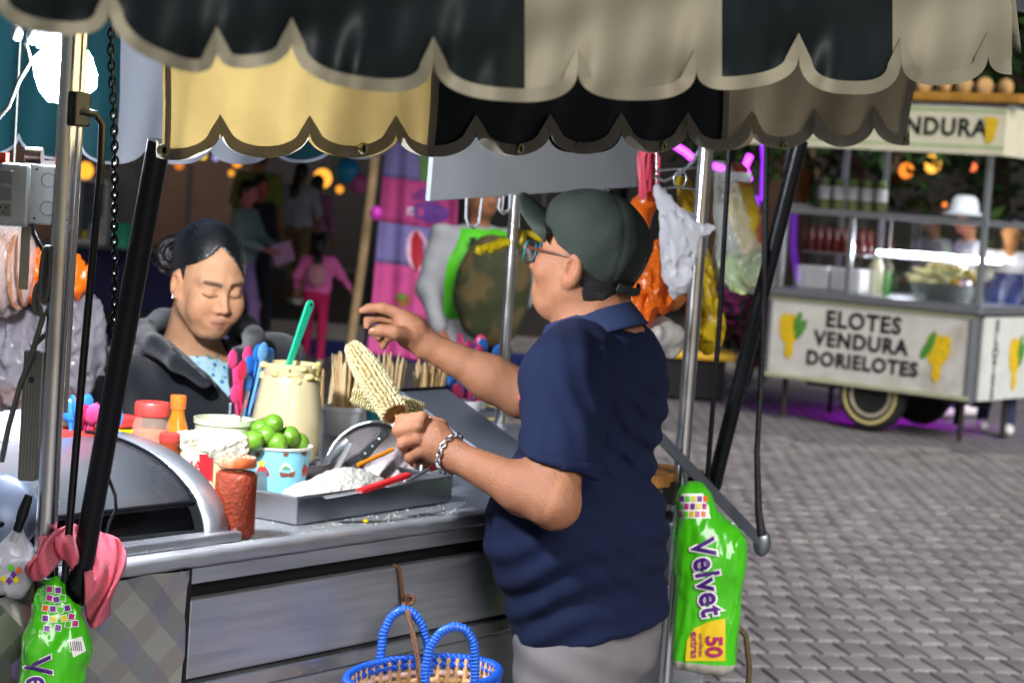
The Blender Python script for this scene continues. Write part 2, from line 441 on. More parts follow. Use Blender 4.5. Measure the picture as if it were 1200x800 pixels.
# small warm lamps hanging in the arcade (bokeh)
lampspots = [(238, 183, 29, '#e8b83a', 'round yellow lantern beside a dim violet lantern under the dark arcade', .05), (253, 185, 29, '#8880c0', 'dim violet lantern hanging under the dark arcade', .045),
             (278, 190, 28, '#f0902a', 'round orange lantern above the olive shirt', .07), (306, 195, 28, '#f0982a', 'round orange lantern right of the olive shirt', .06), (210, 193, 29, '#b0601e', 'small dim orange lantern in the arcade', .07),
             (271, 203, 28, '#c8862a', 'small amber lantern left of the olive shirt', .045), (378, 209, 26, '#f5a53a', 'large amber lantern right of the white blouse', .12), (398, 222, 26, '#d88a2a', 'little amber lantern beside the large amber lantern', .05),
             (1062, 200, 24, '#f0802a', 'orange lantern seen above the glass corn cart', .09), (1092, 192, 24, '#ffb84a', 'wide amber lantern seen above the glass corn cart', .11), (1140, 196, 24, '#ff7a4a', 'small red orange lantern seen above the glass corn cart', .05),
             (1107, 240, 22, '#c86a2a', 'tiny brown orange lantern beside the white hat', .03), (100, 200, 17, '#f0a030', 'orange lantern beside the left steel pole', .07)]
for k, (px, py, Y, c, lb, r) in enumerate(lampspots):
    p = P(px, py, Y); t = thing('lantern', lb, 'lantern', p, 'warm lanterns far behind')
    g = MB(); g.ell(p, (r, r, r * 1.05), 10); g.build('lamp_shade', mat('lantern_' + c, c, .6, emit=c, estr=.55), t, smooth=180)
    g = MB(); g.tube([p + Vector((0, 0, r)), p + Vector((0, 0, r + .8))], .006, 5); g.build('cord', mat('black_cord', '#0c0c0c', .6), t)

# ------------------------------------------------------------------ trees and shrubs
def foliage(mb, c, rad, n, size, seed, squash=.8):
    r = np.random.default_rng(seed)
    cl = [Vector(c) + Vector((r.normal() * rad[0] * .5, r.normal() * rad[1] * .5, r.normal() * rad[2] * .5)) for _ in range(max(6, n // 120))]
    for _ in range(n):
        q = cl[r.integers(len(cl))]; d = Vector(r.normal(size=3)); d = d.normalized() * (r.uniform() ** .5) * rad[0] * .42; d.z *= squash
        p = q + d; a = Vector(r.normal(size=3)).normalized(); b = a.orthogonal().normalized(); s = size * r.uniform(.6, 1.3)
        mb.raw([p - a * s, p + b * s * .42, p + a * s, p - b * s * .42], [(0, 1, 2, 3)], mi=int(r.integers(2)))
M_LEAF = [mat('leaf_dark', '#23401f', .6, var=.35, vscale=4, transl=.25), mat('leaf_mid', '#3c5a26', .6, var=.35, vscale=4, transl=.25)]
M_BARK = mat('bark', '#4a3a2a', .9, var=.3, vscale=10, bump=.6, bscale=20)
def tree(label, x, y, h, rad, n, seed):
    t = thing('leafy_tree', label, 'tree', (x, y, 0), 'trees behind the corn cart')
    g = MB(); g.tube([(x, y, 0), (x + .05, y, h * .35), (x - .03, y + .1, h * .62), (x, y, h)], [.17, .13, .1, .04], 9)
    rr = random.Random(seed)
    for k in range(7):
        a = k * .9 + rr.random(); g.tube([(x, y, h * .45 + k * .05 * h), (x + math.cos(a) * rad * .45, y + math.sin(a) * rad * .45, h * .62 + k * .05 * h), (x + math.cos(a) * rad * .85, y + math.sin(a) * rad * .8, h * .75 + k * .06 * h)], [.06, .04, .012], 6)
    g.build('trunk', M_BARK, t, smooth=60)
    g = MB(); foliage(g, (x, y, h * .95), (rad, rad, rad * .8), n, .11, seed); g.build('crown', M_LEAF, t)
tree('dark broad tree rising over the corn cart roof', 6.3, 21.5, 3.9, 2.6, 5200, 3)
tree('dark tall tree crowding the sky above the corn cart', 5.4, 23.5, 5.2, 3.2, 6500, 8)
tree('dark slim tree between the awning and the corn cart roof', 3.9, 24.0, 3.6, 1.9, 3600, 5)
def shrub(label, px, Y, h, rad, n, seed, cols, leaf=.05):
    b = G(px, 300, 0); b = P(px, 300, Y); t = thing('flowering_shrub', label, 'shrub', (b.x, b.y, 0))
    g = MB(); rr = random.Random(seed)
    for k in range(9):
        a = k * .7; g.tube([(b.x, b.y, 0), (b.x + .5 * rad * math.cos(a), b.y + .5 * rad * math.sin(a), h * .5), (b.x + rad * math.cos(a), b.y + rad * math.sin(a), h * (.7 + .3 * rr.random()))], [.014, .01, .004], 5)
    g.build('stem', M_BARK, t)
    g = MB(); foliage(g, (b.x, b.y, h * .6), (rad, rad, h * .55), n, leaf, seed); g.build('leaves', cols, t)
shrub('magenta flowering shrub behind the hanging bags, violet light painted into its leaves', 884, 17.6, 1.35, .42, 1500, 11, [mat('leaf_flower_violet_lit', '#a0357f', .6, var=.4, transl=.3), M_LEAF[0]])  # magenta leaves: blooms plus violet light painted into the colour
shrub('dark potted bush by the low yellow bench', 905, 18.8, 1.1, .4, 900, 12, M_LEAF)

# ------------------------------------------------------------------ violet neon tubes on a far stall and the low yellow bench
nt_ = thing('neon_tubes', 'bent pink violet neon tubes hanging above the purple lit ground', 'neon sign', P(870, 200, 17))
M_NEON = mat('neon_violet', '#d040e0', .4, emit='#d23cff', estr=2.)
M_NEON2 = mat('neon_dim', '#7a30b0', .4, emit='#7a22d0', estr=.8)
for pts in ([(790, 170), (803, 178), (812, 186)], [(836, 194), (848, 198), (856, 204)], [(853, 206), (864, 202), (873, 196), (879, 182)], [(866, 196), (875, 202), (878, 212)], [(893, 150), (896, 190), (894, 235)], [(886, 230), (884, 290), (889, 330)]):
    g = MB(); g.tube([P(x, y, 17) for x, y in pts], .024, 8); g.build('tube', M_NEON if pts[0][1] < 210 and pts[0][0] < 880 else M_NEON2, nt_, smooth=60)
for x in (806, 862, 890):
    g = MB(); g.tube([P(x, 190, 17.05), P(x, 110, 17.05)], .01, 6); g.build('hanger', mat('black_metal', '#101114', .4, .6), nt_)
b0 = G(812, 467, 0)
bn = thing('low_bench', 'low bench with yellow top and black skirt behind the steel pole', 'bench', (b0.x, b0.y, 0))
g = MB(); g.box((b0.x - .25, b0.y + .2, .36), (1.15, .5, .06)); g.build('top', mat('yellow_plastic', '#d8a81c', .45), bn, bevel=.012)
g = MB(); g.box((b0.x - .25, b0.y + .2, .165), (1.0, .4, .33)); g.build('skirt', mat('black_cloth', '#0d0c10', .85), bn, bevel=.01)

# added roof out of view: keeps the street light off the people behind
mk_ = thing('added_shade_roof', 'added dark tarpaulin roof on steel posts shading the walkway behind the stall', 'canopy', (-4, 18, 0))
g = MB(); g.grid(lambda a, b: Vector((-10.5 + 11.6 * a, 11.2 + 17.5 * b, 3.05 + .12 * math.sin(a * 19) * math.sin(b * 25))), 24, 24); g.build('tarpaulin', mat('tarp_dark', '#23262a', .8, var=.2, vscale=2), mk_, smooth=180, solid=.01)
for x_, y_ in ((.42, 11.3), (-4.6, 11.3), (-9.8, 11.3), (.3, 28.4), (-4.6, 28.4), (-9.8, 28.4)):
    g = MB(); g.tube([(x_, y_, .005 if y_ < 20 else .155), (x_, y_, 3.0)], .03, 10); g.build('post', mat('grey_metal', '#7d7f82', .35, .8), mk_, smooth=60)
# ------------------------------------------------------------------ pink banner, wooden pole, balloons
YB = 14.0
bx = thing('pink_banner', 'tall pink and lilac striped fabric banner with ice lolly prints', 'banner', P(480, 395, YB))
def bpt(x, y, o=0.):                              # gently waving cloth
    p = P(x, y, YB); p.y += .03 * math.sin((x - 435) * .10) + .012 * math.sin((x - 435) * .31 + y * .02) - o; return p
def bleft(y): return 452 - (y - 165) * .085
def bright(y): return 540 - (y - 165) * .05
M_BP = mat('banner_pink', '#d8559e', .7, var=.12, transl=.25); M_BL = mat('banner_lilac', '#8f86c6', .7, var=.12, transl=.25)
bands = [(120, 166, M_BP), (166, 211, M_BL), (211, 264, M_BP), (264, 312, M_BL), (312, 376, M_BP), (376, 400, M_BL), (400, 420, M_BP)]
for y0, y1, m_ in bands:
    def fn(a, b):
        y = y0 + (y1 - y0) * b; x = bleft(y) + (bright(y) - bleft(y)) * a; return bpt(x, y + (x - 480) * .12)
    g = MB(); g.grid(fn, 40, 6); g.build('stripe', m_, bx, smooth=180, solid=.004)
def bprint(name, pts, color, o=.012):
    c = Vector((0, 0, 0)); q = [bpt(x, y + (x - 480) * .12, o) for x, y in pts]
    for p in q: c += p
    c /= len(q); g = MB(); g.raw([c] + q, [(0, i + 1, (i + 1) % len(q) + 1) for i in range(len(q))]); g.build(name, mat('print_' + color, color, .7, var=.2, vscale=40), bx)
def ov(cx, cy, rx, ry, n=14, rot=0.): return [(cx + rx * math.cos(t) * math.cos(rot) - ry * math.sin(t) * math.sin(rot), cy + rx * math.cos(t) * math.sin(rot) + ry * math.sin(t) * math.cos(rot)) for t in np.linspace(0, 2 * math.pi, n, endpoint=False)]
bprint('print_drink', [(492, 178), (503, 178), (500, 210), (494, 210)], '#5b8f2a')
bprint('print_lolly_halo', ov(489, 292, 13, 24), '#e6b8d4'); bprint('print_lolly', [(482, 280), (486, 270), (490, 270), (496, 280), (496, 300), (491, 315), (487, 315), (482, 300)], '#b01c2c', .018)
bprint('print_badge', ov(505, 246, 22, 12), '#6a3a94')
bprint('print_fruit', ov(508, 358, 10, 6), '#d06a1e'); bprint('print_fruit', ov(473, 352, 9, 8), '#8a5a28'); bprint('print_fruit', ov(470, 348, 5, 4), '#5a8a2a', .018); bprint('print_fruit', ov(515, 290, 4, 5), '#a02a4a'); bprint('print_fruit', ov(512, 385, 6, 6), '#c0357a')
for i in range(6): bprint('print_splash', [(484 + i * 5, 216 + abs(i - 2.5) * 4), (487 + i * 5, 216 + abs(i - 2.5) * 4), (487 + i * 5, 233), (484 + i * 5, 233)], '#6a3a94')
for y_, w_ in ((322, 40), (330, 34), (338, 38)): bprint('print_line', [(484, y_), (484 + w_, y_), (484 + w_, y_ + 3), (484, y_ + 3)], '#a05a34')
vX = (bpt(520, 250) - bpt(490, 246)).normalized()
lettering('moroso', bpt(505, 249, .03), vX, Vector((0, 0, 1)), .105, mat('print_white', '#e8dcee', .7), bx, bold=.003)
g = MB(); g.tube([P(444, 120, YB + .1), P(430, 400, YB + .1)], .018, 8); g.tube([P(545, 130, YB + .1), P(536, 420, YB + .1)], .018, 8); g.build('stand', mat('black_metal', '#101114', .4, .6), bx)
g = MB(); g.tube([P(440, 175, 12.6), P(436, 215, 12.6), P(424, 310, 12.6), P(411, 400, 12.6), P(404, 470, 12.6)], .03, 9)
tag(g.build('wooden_pole', mat('pole_wood', '#7a6648', .8, var=.3, vscale=9, bump=.4), smooth=60), 'slim leaning wooden pole beside the pink banner', 'pole')
for px, py, c, r, lb in ((408, 200, '#2aa6d8', .10, 'aqua blue balloon beside the wooden pole'), (420, 215, '#d86aa8', .08, 'small pink balloon under the aqua one'), (441, 250, '#c83ab8', .04, 'tiny magenta balloon on the wooden pole')):
    p = P(px, py, 17.5 if r > .05 else 12.4); g = MB(); g.ell(p, (r, r, r * 1.15), 14); o = g.build('balloon', mat('balloon_' + c, c, .3, var=.05, transl=.3), smooth=180); tag(o, lb, 'balloon')

# ------------------------------------------------------------------ far stall on the left, seen between pole and strut
ts = P(120, 292, 18); tb = thing('stall_table', 'stall table under a dark blue cloth behind the steel pole', 'table', (ts.x, ts.y, 0))
g = MB(); g.box((ts.x + .1, ts.y + .3, .87), (1.3, .7, .04)); g.build('table_top', mat('grey_laminate', '#6a6a74', .5), tb, bevel=.006)
g = MB(); g.box((ts.x + .1, ts.y + .3, .58), (1.26, .66, .54)); g.build('cloth', mat('navy_cloth', '#1b1c46', .85, var=.4, vscale=6), tb, bevel=.02)
for i in (-1, 1):
    for j in (-1, 1):
        g = MB(); g.tube([(ts.x + .1 + i * .55, ts.y + .3 + j * .28, 0), (ts.x + .1 + i * .55, ts.y + .3 + j * .28, .4)], .018, 6); g.build('leg', mat('grey_metal', '#7d7f82', .35, .8), tb)
c_ = P(105, 290, 18); cab = thing('display_cabinet', 'small white framed glass cabinet on the far stall table', 'cabinet', (c_.x, c_.y + .1, .89))
for dx in (-.13, .13):
    g = MB(); g.box((c_.x + dx, c_.y + .1, 1.17), (.03, .3, .56)); g.build('frame_side', mat('white_plastic', '#dcdce2', .4), cab, bevel=.004)
for z in (.905, 1.44):
    g = MB(); g.box((c_.x, c_.y + .1, z), (.23, .3, .03)); g.build('frame_rail', mat('white_plastic', '#dcdce2', .4), cab, bevel=.004)
g = MB(); g.box((c_.x, c_.y + .24, 1.17), (.23, .01, .5)); g.build('back_panel', mat('cab_back', '#5a6e8a', .4, var=.4, vscale=8), cab)
for k in range(3):
    g = MB(); g.box((c_.x - .06 + .06 * k, c_.y + .1, .96 + .03 * k), (.05, .12, .08 + .06 * k)); g.build('carton', mat('carton%d' % k, ('#d8c24a', '#8ab0d8', '#e8e4d8')[k], .5), cab)
p = P(138, 262, 17.4); bt = MB(); bt.lathe([(.085, 0), (.10, .2), (.105, .21), (.09, .21), (.075, .02)], (p.x, p.y + .2, .893), 18); o = bt.build('plastic_tub', mat('teal_tub', '#2aa888', .35), smooth=40); tag(o, 'teal plastic tub on the far stall table', 'tub')
p = P(140, 232, 18.6); sg = thing('grey_chair', 'light grey round-backed plastic chair seen behind the chain', 'chair', (p.x, p.y, 0))
pts = [(-.15, 0)] + [(.15 * math.cos(t), .38 + .15 * math.sin(t)) for t in np.linspace(math.pi, 0, 10)] + [(.15, 0)]
g = MB(); g.poly([(p.x + a, p.y, 1.08 + b) for a, b in pts], (0, .03, 0)); g.build('backrest', mat('grey_plastic', '#9a9a9e', .5), sg, bevel=.006)
g = MB(); g.box((p.x, p.y + .2, 1.06), (.34, .4, .03)); g.build('seat', mat('grey_plastic', '#9a9a9e', .5), sg, bevel=.01)
for i in (-1, 1):
    for j in (0, 1):
        g = MB(); g.tube([(p.x + i * .15, p.y + .03 + j * .34, 1.05), (p.x + i * .19, p.y + .02 + j * .38, 0)], .014, 6); g.build('leg', mat('grey_metal', '#7d7f82', .35, .8), sg)

# ================================================================== THE FAR CORN CART
FW = G(1012, 503, 0); FA = Vector((math.cos(R(38)), -math.sin(R(38)), 0)); FB = Vector((-FA.y, FA.x, 0))
def FC(s, q, z): return Vector((FW.x, FW.y, 0)) + FA * s + FB * q + UP * z
def fbox(mb, s0, s1, q0, q1, z0, z1): return mb.box(FC((s0 + s1) / 2, (q0 + q1) / 2, (z0 + z1) / 2), (abs(s1 - s0), abs(q1 - q0), abs(z1 - z0)), FA, FB, UP)
FL, FR, FD = -.90, .83, .96
fc = thing('corn_cart', 'white glass-sided corn cart lettered ELOTES on its panel, on the paving', 'food cart', FC(0, .4, 0))
M_FW = mat('cart_white', '#c9c6be', .45, var=.12, vscale=5, color2='#9a9484', c2scale=3, c2thr=(.55, .75)); M_FAL = mat('aluminium', '#b8bcc2', .32, .85, var=.08); M_FGR = mat('greenish_trim', '#a9ad8e', .5)
g = MB(); fbox(g, FL + .03, FR - .03, .03, FD, .34, .95); g.build('body', mat('cart_inner', '#4a463e', .6), fc, bevel=.006)
g = MB(); fbox(g, FL, FR, 0, .03, .31, .93); fpan = g.build('front_panel', M_FW, fc, bevel=.004)
for z in (.315, .915):
    g = MB(); fbox(g, FL, FR, -.012, -.001, z, z + .03); g.build('edge_strip', M_FGR, fc)
for s in (FL, FR - .03):
    g = MB(); fbox(g, s, s + .03, -.013, -.0015, .346, .914); g.build('edge_post', M_FAL, fc)
g = MB(); fbox(g, FR + .001, FR + .03, .12, FD - .02, .31, .93); g.build('end_panel', mat('end_panel_white', '#cfd2cc', .45, var=.1), fc, bevel=.004)
g = MB(); fbox(g, FR - .0, FR + .02, .0, .06, .30, .94); g.build('corner_trim', M_FAL, fc)
g = MB(); fbox(g, FL - .03, FR + .06, -.04, FD + .03, .951, 1.01); g.build('countertop', M_FAL, fc, bevel=.008)
M_INK = mat('black_ink', '#15161a', .6, var=.3, vscale=14)
for txt, z, sz, ds in (('ELOTES', .80, .175, -.04), ('VENDURA', .645, .16, -.05), ('DORIELOTES', .49, .15, -.03)):
    lettering(txt, FC((FL + FR) / 2 + ds, -.004, z), FA, UP, sz, M_INK, fpan, bold=.006, spacing=1.12)
M_COR = mat('print_corn', '#d9b51c', .6, var=.35, vscale=30); M_GRN = mat('print_green', '#4d8a35', .6, var=.35, vscale=30)
def cornprint(s, z, sc, parent, X, q0, flip=1):
    for k, (ds, dz, an, L, w, m_) in enumerate(((-.05, .0, .12, .24, .05, M_COR), (.05, .01, -.15, .22, .05, M_COR), (0, -.02, 0, .28, .055, M_COR), (.09 * flip, .0, -.5, .18, .035, M_GRN), (.06 * flip, .06, -.3, .16, .03, M_GRN), (0, -.17, 0, .13, .04, M_COR))):
        pts = []
        for t in np.linspace(0, 2 * math.pi, 12, endpoint=False):
            a, b = w * math.cos(t), L / 2 * math.sin(t); pts.append((ds + a * math.cos(an) - b * math.sin(an), dz + a * math.sin(an) + b * math.cos(an)))
        g = MB(); o = q0 - .0006 * k
        g.raw([s_ for s_ in [X(s + a * sc, o, z + b * sc) for a, b in pts]], [tuple(range(12))]); g.build('corn_print', m_, parent)
cornprint(FL + .2, .70, 1.0, fpan, FC, -.004); cornprint(FR - .27, .66, 1.0, fpan, FC, -.004, -1)
XE = lambda s, o, z: FC(FR + .034 - o, .12 + s, z)
for i, ch in enumerate('ELOTES'): lettering(ch, FC(FR + .031, .32, .86 - i * .10), FB, UP, .115, M_INK, fc, bold=.006)
cornprint(.56, .64, 1.15, fc, lambda s, o, z: FC(FR + .034 - o * .5, .12 + s, z), 0.)
for s in (.0,):
    w = MB(); cw = FC(s, .12, .265); Mx = Matrix((FA, UP, -FB)).transposed()
    wh = w.lathe([(.17, -.06), (.25, -.065), (.268, -.04), (.27, 0), (.268, .05), (.25, .07), (.17, .06)], cw, 32, Mx).build('wheel', mat('tyre', '#1c1b1a', .85, var=.2, bump=.3), fc, smooth=40)
    w = MB(); w.lathe([(.0, .03), (.05, .05), (.06, .045), (.09, .02), (.135, .03), (.15, .06), (.17, .066), (.178, .06), (.17, -.04)], cw, 32, Mx, cap=False).build('rim', mat('rim_cream', '#b9b19a', .5, .3, var=.3, vscale=12), wh, smooth=40)
    w = MB(); w.lathe([(.205, .071), (.225, .073), (.228, .069)], cw, 32, Mx, cap=False).build('whitewall', mat('rim_yellow', '#c9bb7a', .6), wh)
w = MB(); w.lathe([(.17, -.06), (.25, -.065), (.27, 0), (.25, .07), (.17, .06), (.05, .03)], FC(.0, FD - .06, .265), 24, Matrix((FA, UP, -FB)).transposed()).build('wheel', mat('tyre', '#1c1b1a', .85), fc, smooth=40)
for s, q in ((FR - .1, .12), (FR - .1, FD - .1), (FL + .12, .12), (FL + .12, FD - .1)):
    g = MB(); g.tube([FC(s, q, .34), FC(s, q, .0)], .022, 8); g.build('leg', mat('dark_steel', '#3a3630', .6, .6), fc)
g = MB(); g.tube([FC(FL + .1, .5, .26), FC(FR - .05, .5, .26)], .025, 8); g.build('axle', mat('dark_steel', '#3a3630', .6, .6), fc)
POSTQ = [(FL + .05, .03), (FR - .0, .03), (FL + .05, FD - .03), (FR - .0, FD - .03)]
for s, q in POSTQ:
    g = MB(); fbox(g, s - .022, s + .022, q - .022, q + .022, 1.012, 2.42); g.build('post', M_FAL, fc, bevel=.004)
g = MB(); fbox(g, -.28, -.235, .02, .05, 1.012, 1.585); g.build('mullion', M_FAL, fc, bevel=.003)
g = MB(); fbox(g, -.50, -.46, FD - .05, FD - .01, 1.012, 2.40); g.build('mullion', M_FAL, fc, bevel=.003)
for q in (.03, FD - .03):
    g = MB(); fbox(g, FL, FR + .04, q - .025, q + .025, 1.59, 1.64); g.build('rail', M_FAL, fc, bevel=.005)
for s in (FL + .05, FR):
    g = MB(); fbox(g, s - .02, s + .02, .056, FD - .056, 1.592, 1.635); g.build('rail', M_FAL, fc, bevel=.005)
M_GL = mat('far_glass', '#e8f0f2', .04, var=0, trans=1., alpha=.22, spec=.5)
for s0, s1 in ((FL + .075, -.285), (-.23, FR - .025)):
    g = MB(); fbox(g, s0, s1, .028, .033, 1.015, 1.586); g.build('pane', M_GL, fc)
g = MB(); fbox(g, FR - .003, FR + .002, .056, FD - .056, 1.015, 1.588); g.build('pane', M_GL, fc)
M_SIGN = mat('sign_cream', '#dcd8bd', .6, var=.08, transl=.15)
g = MB(); fbox(g, FL - .25, FR + .19, -.16, -.14, 2.10, 2.44); sgn = g.build('sign_board', M_SIGN, fc, bevel=.004)
g = MB(); fbox(g, FR + .17, FR + .19, -.138, FD + .1, 2.10, 2.44); g.build('sign_board', M_SIGN, fc, bevel=.004)
for z in (2.15, 2.405):
    g = MB(); fbox(g, FL - .25, FR + .185, -.164, -.161, z, z + .018); g.build('sign_stripe', mat('sign_green', '#a9bf8c', .6), fc)
lettering('ELOTES', FC(-.53, -.163, 2.285), FA, UP, .175, M_INK, sgn, bold=.006, spacing=1.12)
lettering('VENDURA', FC(.44, -.163, 2.285), FA, UP, .175, M_INK, sgn, bold=.006, spacing=1.12)
g = MB(); g.raw([FC(FR + .02, -.166, 2.38), FC(FR + .13, -.166, 2.36), FC(FR + .1, -.166, 2.2), FC(FR + .04, -.166, 2.18)], [(0, 3, 2, 1)]); g.build('corn_print', M_COR, fc)
g = MB(); fbox(g, FL - .2, FR + .14, -.12, FD + .08, 2.45, 2.47); g.build('roof', mat('roof_grey', '#8a8c90', .5, .4), fc)
g = MB(); fbox(g, FL - .3, FR + .3, -.2, -.10, 2.475, 2.54); g.build('roof_beam', mat('beam_ochre', '#a8792c', .7, var=.25, vscale=9), fc, bevel=.01)
rr = random.Random(4)
for k in range(14):
    s = FL - .2 + k * .16; c_ = FC(s, -.15, 2.585); g = MB(); g.ell(c_, (.075, .05, .055 + .02 * rr.random()), 8, Matrix.Rotation(rr.uniform(0, 3), 3, 'Z')); g.build('husk_ornament', mat('husk_tan', '#b08a58', .8, var=.3, vscale=20), fc, smooth=180)
tl = MB(); tl.tube([FC(-.2, .55, 1.335), FC(.58, .55, 1.335)], .015, 10); tl.build('tube_light', mat('tube_light', '#ffffff', .4, emit='#f2f6ff', estr=50.), fc, smooth=60)
for s in (-.2, .58):
    g = MB(); g.tube([FC(s, .55, 1.34), FC(s, .55, 1.60)], .008, 6); g.tube([FC(s, .55, 1.6), FC(s, FD - .04, 1.61)], .008, 6); g.build('lamp_bracket', M_FAL, fc)
g = MB(); fbox(g, -.3, .6, .58, FD - .06, 1.30, 1.312); g.build('shelf', M_FAL, fc)
t = thing('added_glow_tube', 'added magenta light tube on low stands hidden behind the corn cart', 'neon sign', FC(-.3, 1.2, 0))  # added tube, unseen behind the cart, throws violet light on the ground
g = MB(); g.tube([FC(-.86, 1.2, .5), FC(.2, 1.2, .5)], .016, 8); g.build('tube', mat('glow_magenta', '#d040c0', .4, emit='#b81ee0', estr=26.), t, smooth=60)
for s in (-.84, .18):
    g = MB(); fbox(g, s - .02, s + .02, 1.18, 1.22, 0.004, .482); g.build('stand', mat('black_metal', '#101114', .4, .6), t)
# things in the far cart
tubc = FC(.42, .34, 1.012)
tbm = thing('steel_tub', 'oblong steel tub of corn ears behind the cart glass', 'tub', tubc)
g = MB()
for d, (a, b) in enumerate(((.27, .15), (.30, .17))): pass
def ring(a, b, z): return [FC(.42 + a * math.cos(t), .34 + b * math.sin(t), z) for t in np.linspace(0, 2 * math.pi, 24, endpoint=False)]
r0, r1, r2, r3 = ring(.25, .14, 1.013), ring(.30, .18, 1.14), ring(.29, .17, 1.14), ring(.245, .135, 1.03)
g.raw(r0 + r1 + r2 + r3, [tuple(range(24))[::-1]] + [(k * 24 + i, k * 24 + (i + 1) % 24, (k + 1) * 24 + (i + 1) % 24, (k + 1) * 24 + i) for k in range(3) for i in range(24)] + [tuple(72 + i for i in range(24))])
g.build('basin', mat('zinc', '#8d9290', .4, .8, var=.2), tbm, smooth=40)
earm = MB(); earm.ell((0, 0, 0), (.028, .028, .10), 10)
ear_p = earm.build('corn_ear', mat('ear_pale', '#d8d7a0', .5, var=.3, vscale=60, bump=.5, bscale=160), smooth=180, origin=(0, 0, 0)); tag(ear_p, 'pale corn ear heaped in the steel tub', 'corn ear', 'pale corn ears in the tub')
ear_y = ear_p.copy(); ear_y.data = ear_p.data.copy(); ear_y.data.materials[0] = mat('ear_yellow', '#e0b81c', .5, var=.3, vscale=60, bump=.5, bscale=160); col.objects.link(ear_y); tag(ear_y, 'bright yellow corn ear at the end of the heap', 'corn ear', 'yellow corn ears in the tub')
first = {0: True, 1: True}
for k in range(34):
    lay = k // 12; s = .18 + .46 * rr.random(); q = .22 + .22 * rr.random(); z = 1.15 + lay * .055 + .02 * rr.random(); yel = 1 if s > .47 and rr.random() < .7 else 0
    if lay == 2: s = .3 + .22 * rr.random()
    srcs = (ear_p, ear_y)[yel]
    o = srcs if first[yel] else srcs.copy()
    if not first[yel]: col.objects.link(o)
    first[yel] = False
    o.location = FC(s, q, z); o.rotation_euler = (R(60 + 40 * rr.random()), R(-20 + 40 * rr.random()), rr.uniform(-.6, .6) - R(38))
jar = thing('lidded_jar', 'clear jar with white label standing on the cart rail', 'jar', FC(FL + .12, .5, 1.642), 'labelled jars on the rail shelf')
g = MB(); g.lathe([(.04, 0), (.048, .01), (.048, .17), (.036, .2), (.036, .21)], FC(FL + .12, .5, 1.642), 14); g.build('glass', mat('jar_fill', '#7c8a52', .15, var=.5, vscale=12), jar, smooth=40)
g = MB(); g.lathe([(.039, .0), (.039, .03)], FC(FL + .12, .5, 1.853), 14); g.build('lid', mat('lid_green', '#7a9a5a', .5), jar)
g = MB(); g.lathe([(.0495, .08), (.0495, .18)], FC(FL + .12, .5, 1.642), 14, cap=False); g.build('label', mat('white_plastic', '#dcdce2', .4), jar)
for k in range(1, 5): copy_tree(jar, FC(FL + .12 + k * .125, .5, 1.642))
g = MB(); fbox(g, FL + .07, FL + .78, .42, .6, 1.625, 1.640); g.build('jar_shelf', M_FAL, fc)
g = MB(); fbox(g, FL + .02, FL + .07, .056, .6, 1.648, 1.664); g.build('shelf_bracket', M_FAL, fc)
g = MB(); fbox(g, FL + .05, -.3, .35, .62, 1.29, 1.302); g.build('shelf', M_FAL, fc)
bot = MB(); bot.lathe([(.03, 0), (.034, .01), (.034, .12), (.014, .16), (.014, .2)], (0, 0, 0), 12)
bo = bot.build('sauce_bottle', mat('sauce_dark_red', '#5a1712', .2, var=.5, vscale=20), smooth=40, origin=(0, 0, 0)); tag(bo, 'dark red sauce bottle in the crowded row behind glass', 'bottle', 'sauce bottles in the far cart')
for k in range(14):
    o = bo if k == 0 else bo.copy()
    if k: col.objects.link(o)
    o.location = FC(FL + .1 + (k % 7) * .075, .38 + .12 * (k // 7), 1.303)
for k, lb in ((0, 'white plastic food box under the row of sauce bottles'), (1, 'white plastic food box beside the first mullion')):
    g = MB(); fbox(g, FL + .1 + k * .3, FL + .36 + k * .3, .2, .42, 1.012, 1.19); t = g.build('food_box', mat('white_plastic', '#dcdce2', .4), bevel=.012); tag(t, lb, 'box')
g = MB(); g.lathe([(.05, 0), (.055, .22), (.03, .26), (.03, .28)], FC(-.12, .22, 1.012), 14); tag(g.build('milk_jug', mat('cream_jug', '#cfcba8', .35), smooth=40), 'cream coloured jug in front of the corn tub', 'jug')
g = MB(); g.lathe([(.025, 0), (.027, .14), (.012, .18), (.012, .2)], FC(-.0, .18, 1.012), 10); tag(g.build('squeeze_bottle', mat('green_bottle', '#2f9a4a', .35), smooth=40), 'little green squeeze bottle by the corn tub', 'bottle')

# ================================================================== PEOPLE
def skinmat(name, c): return mat(name, c, .52, var=.06, vscale=25, bump=.05, bscale=180, spec=.35, sss=.08)
SK1 = srgb('#b07a58'); SK2 = srgb('#c08a66'); SK3 = srgb('#9a6648')
M_SKIN = mat('skin', '#b07a58', .55, var=.10, vscale=45, bump=.3, bscale=330, spec=.35, attr='Col', rvar=.1)
M_HAIR = mat('black_hair', '#100d0e', .32, var=.3, vscale=30, stretch=(1, 1, 12), bump=.25, bscale=60, spec=.6)
M_SOLE = mat('shoe_white', '#d8d6d2', .6, var=.1)

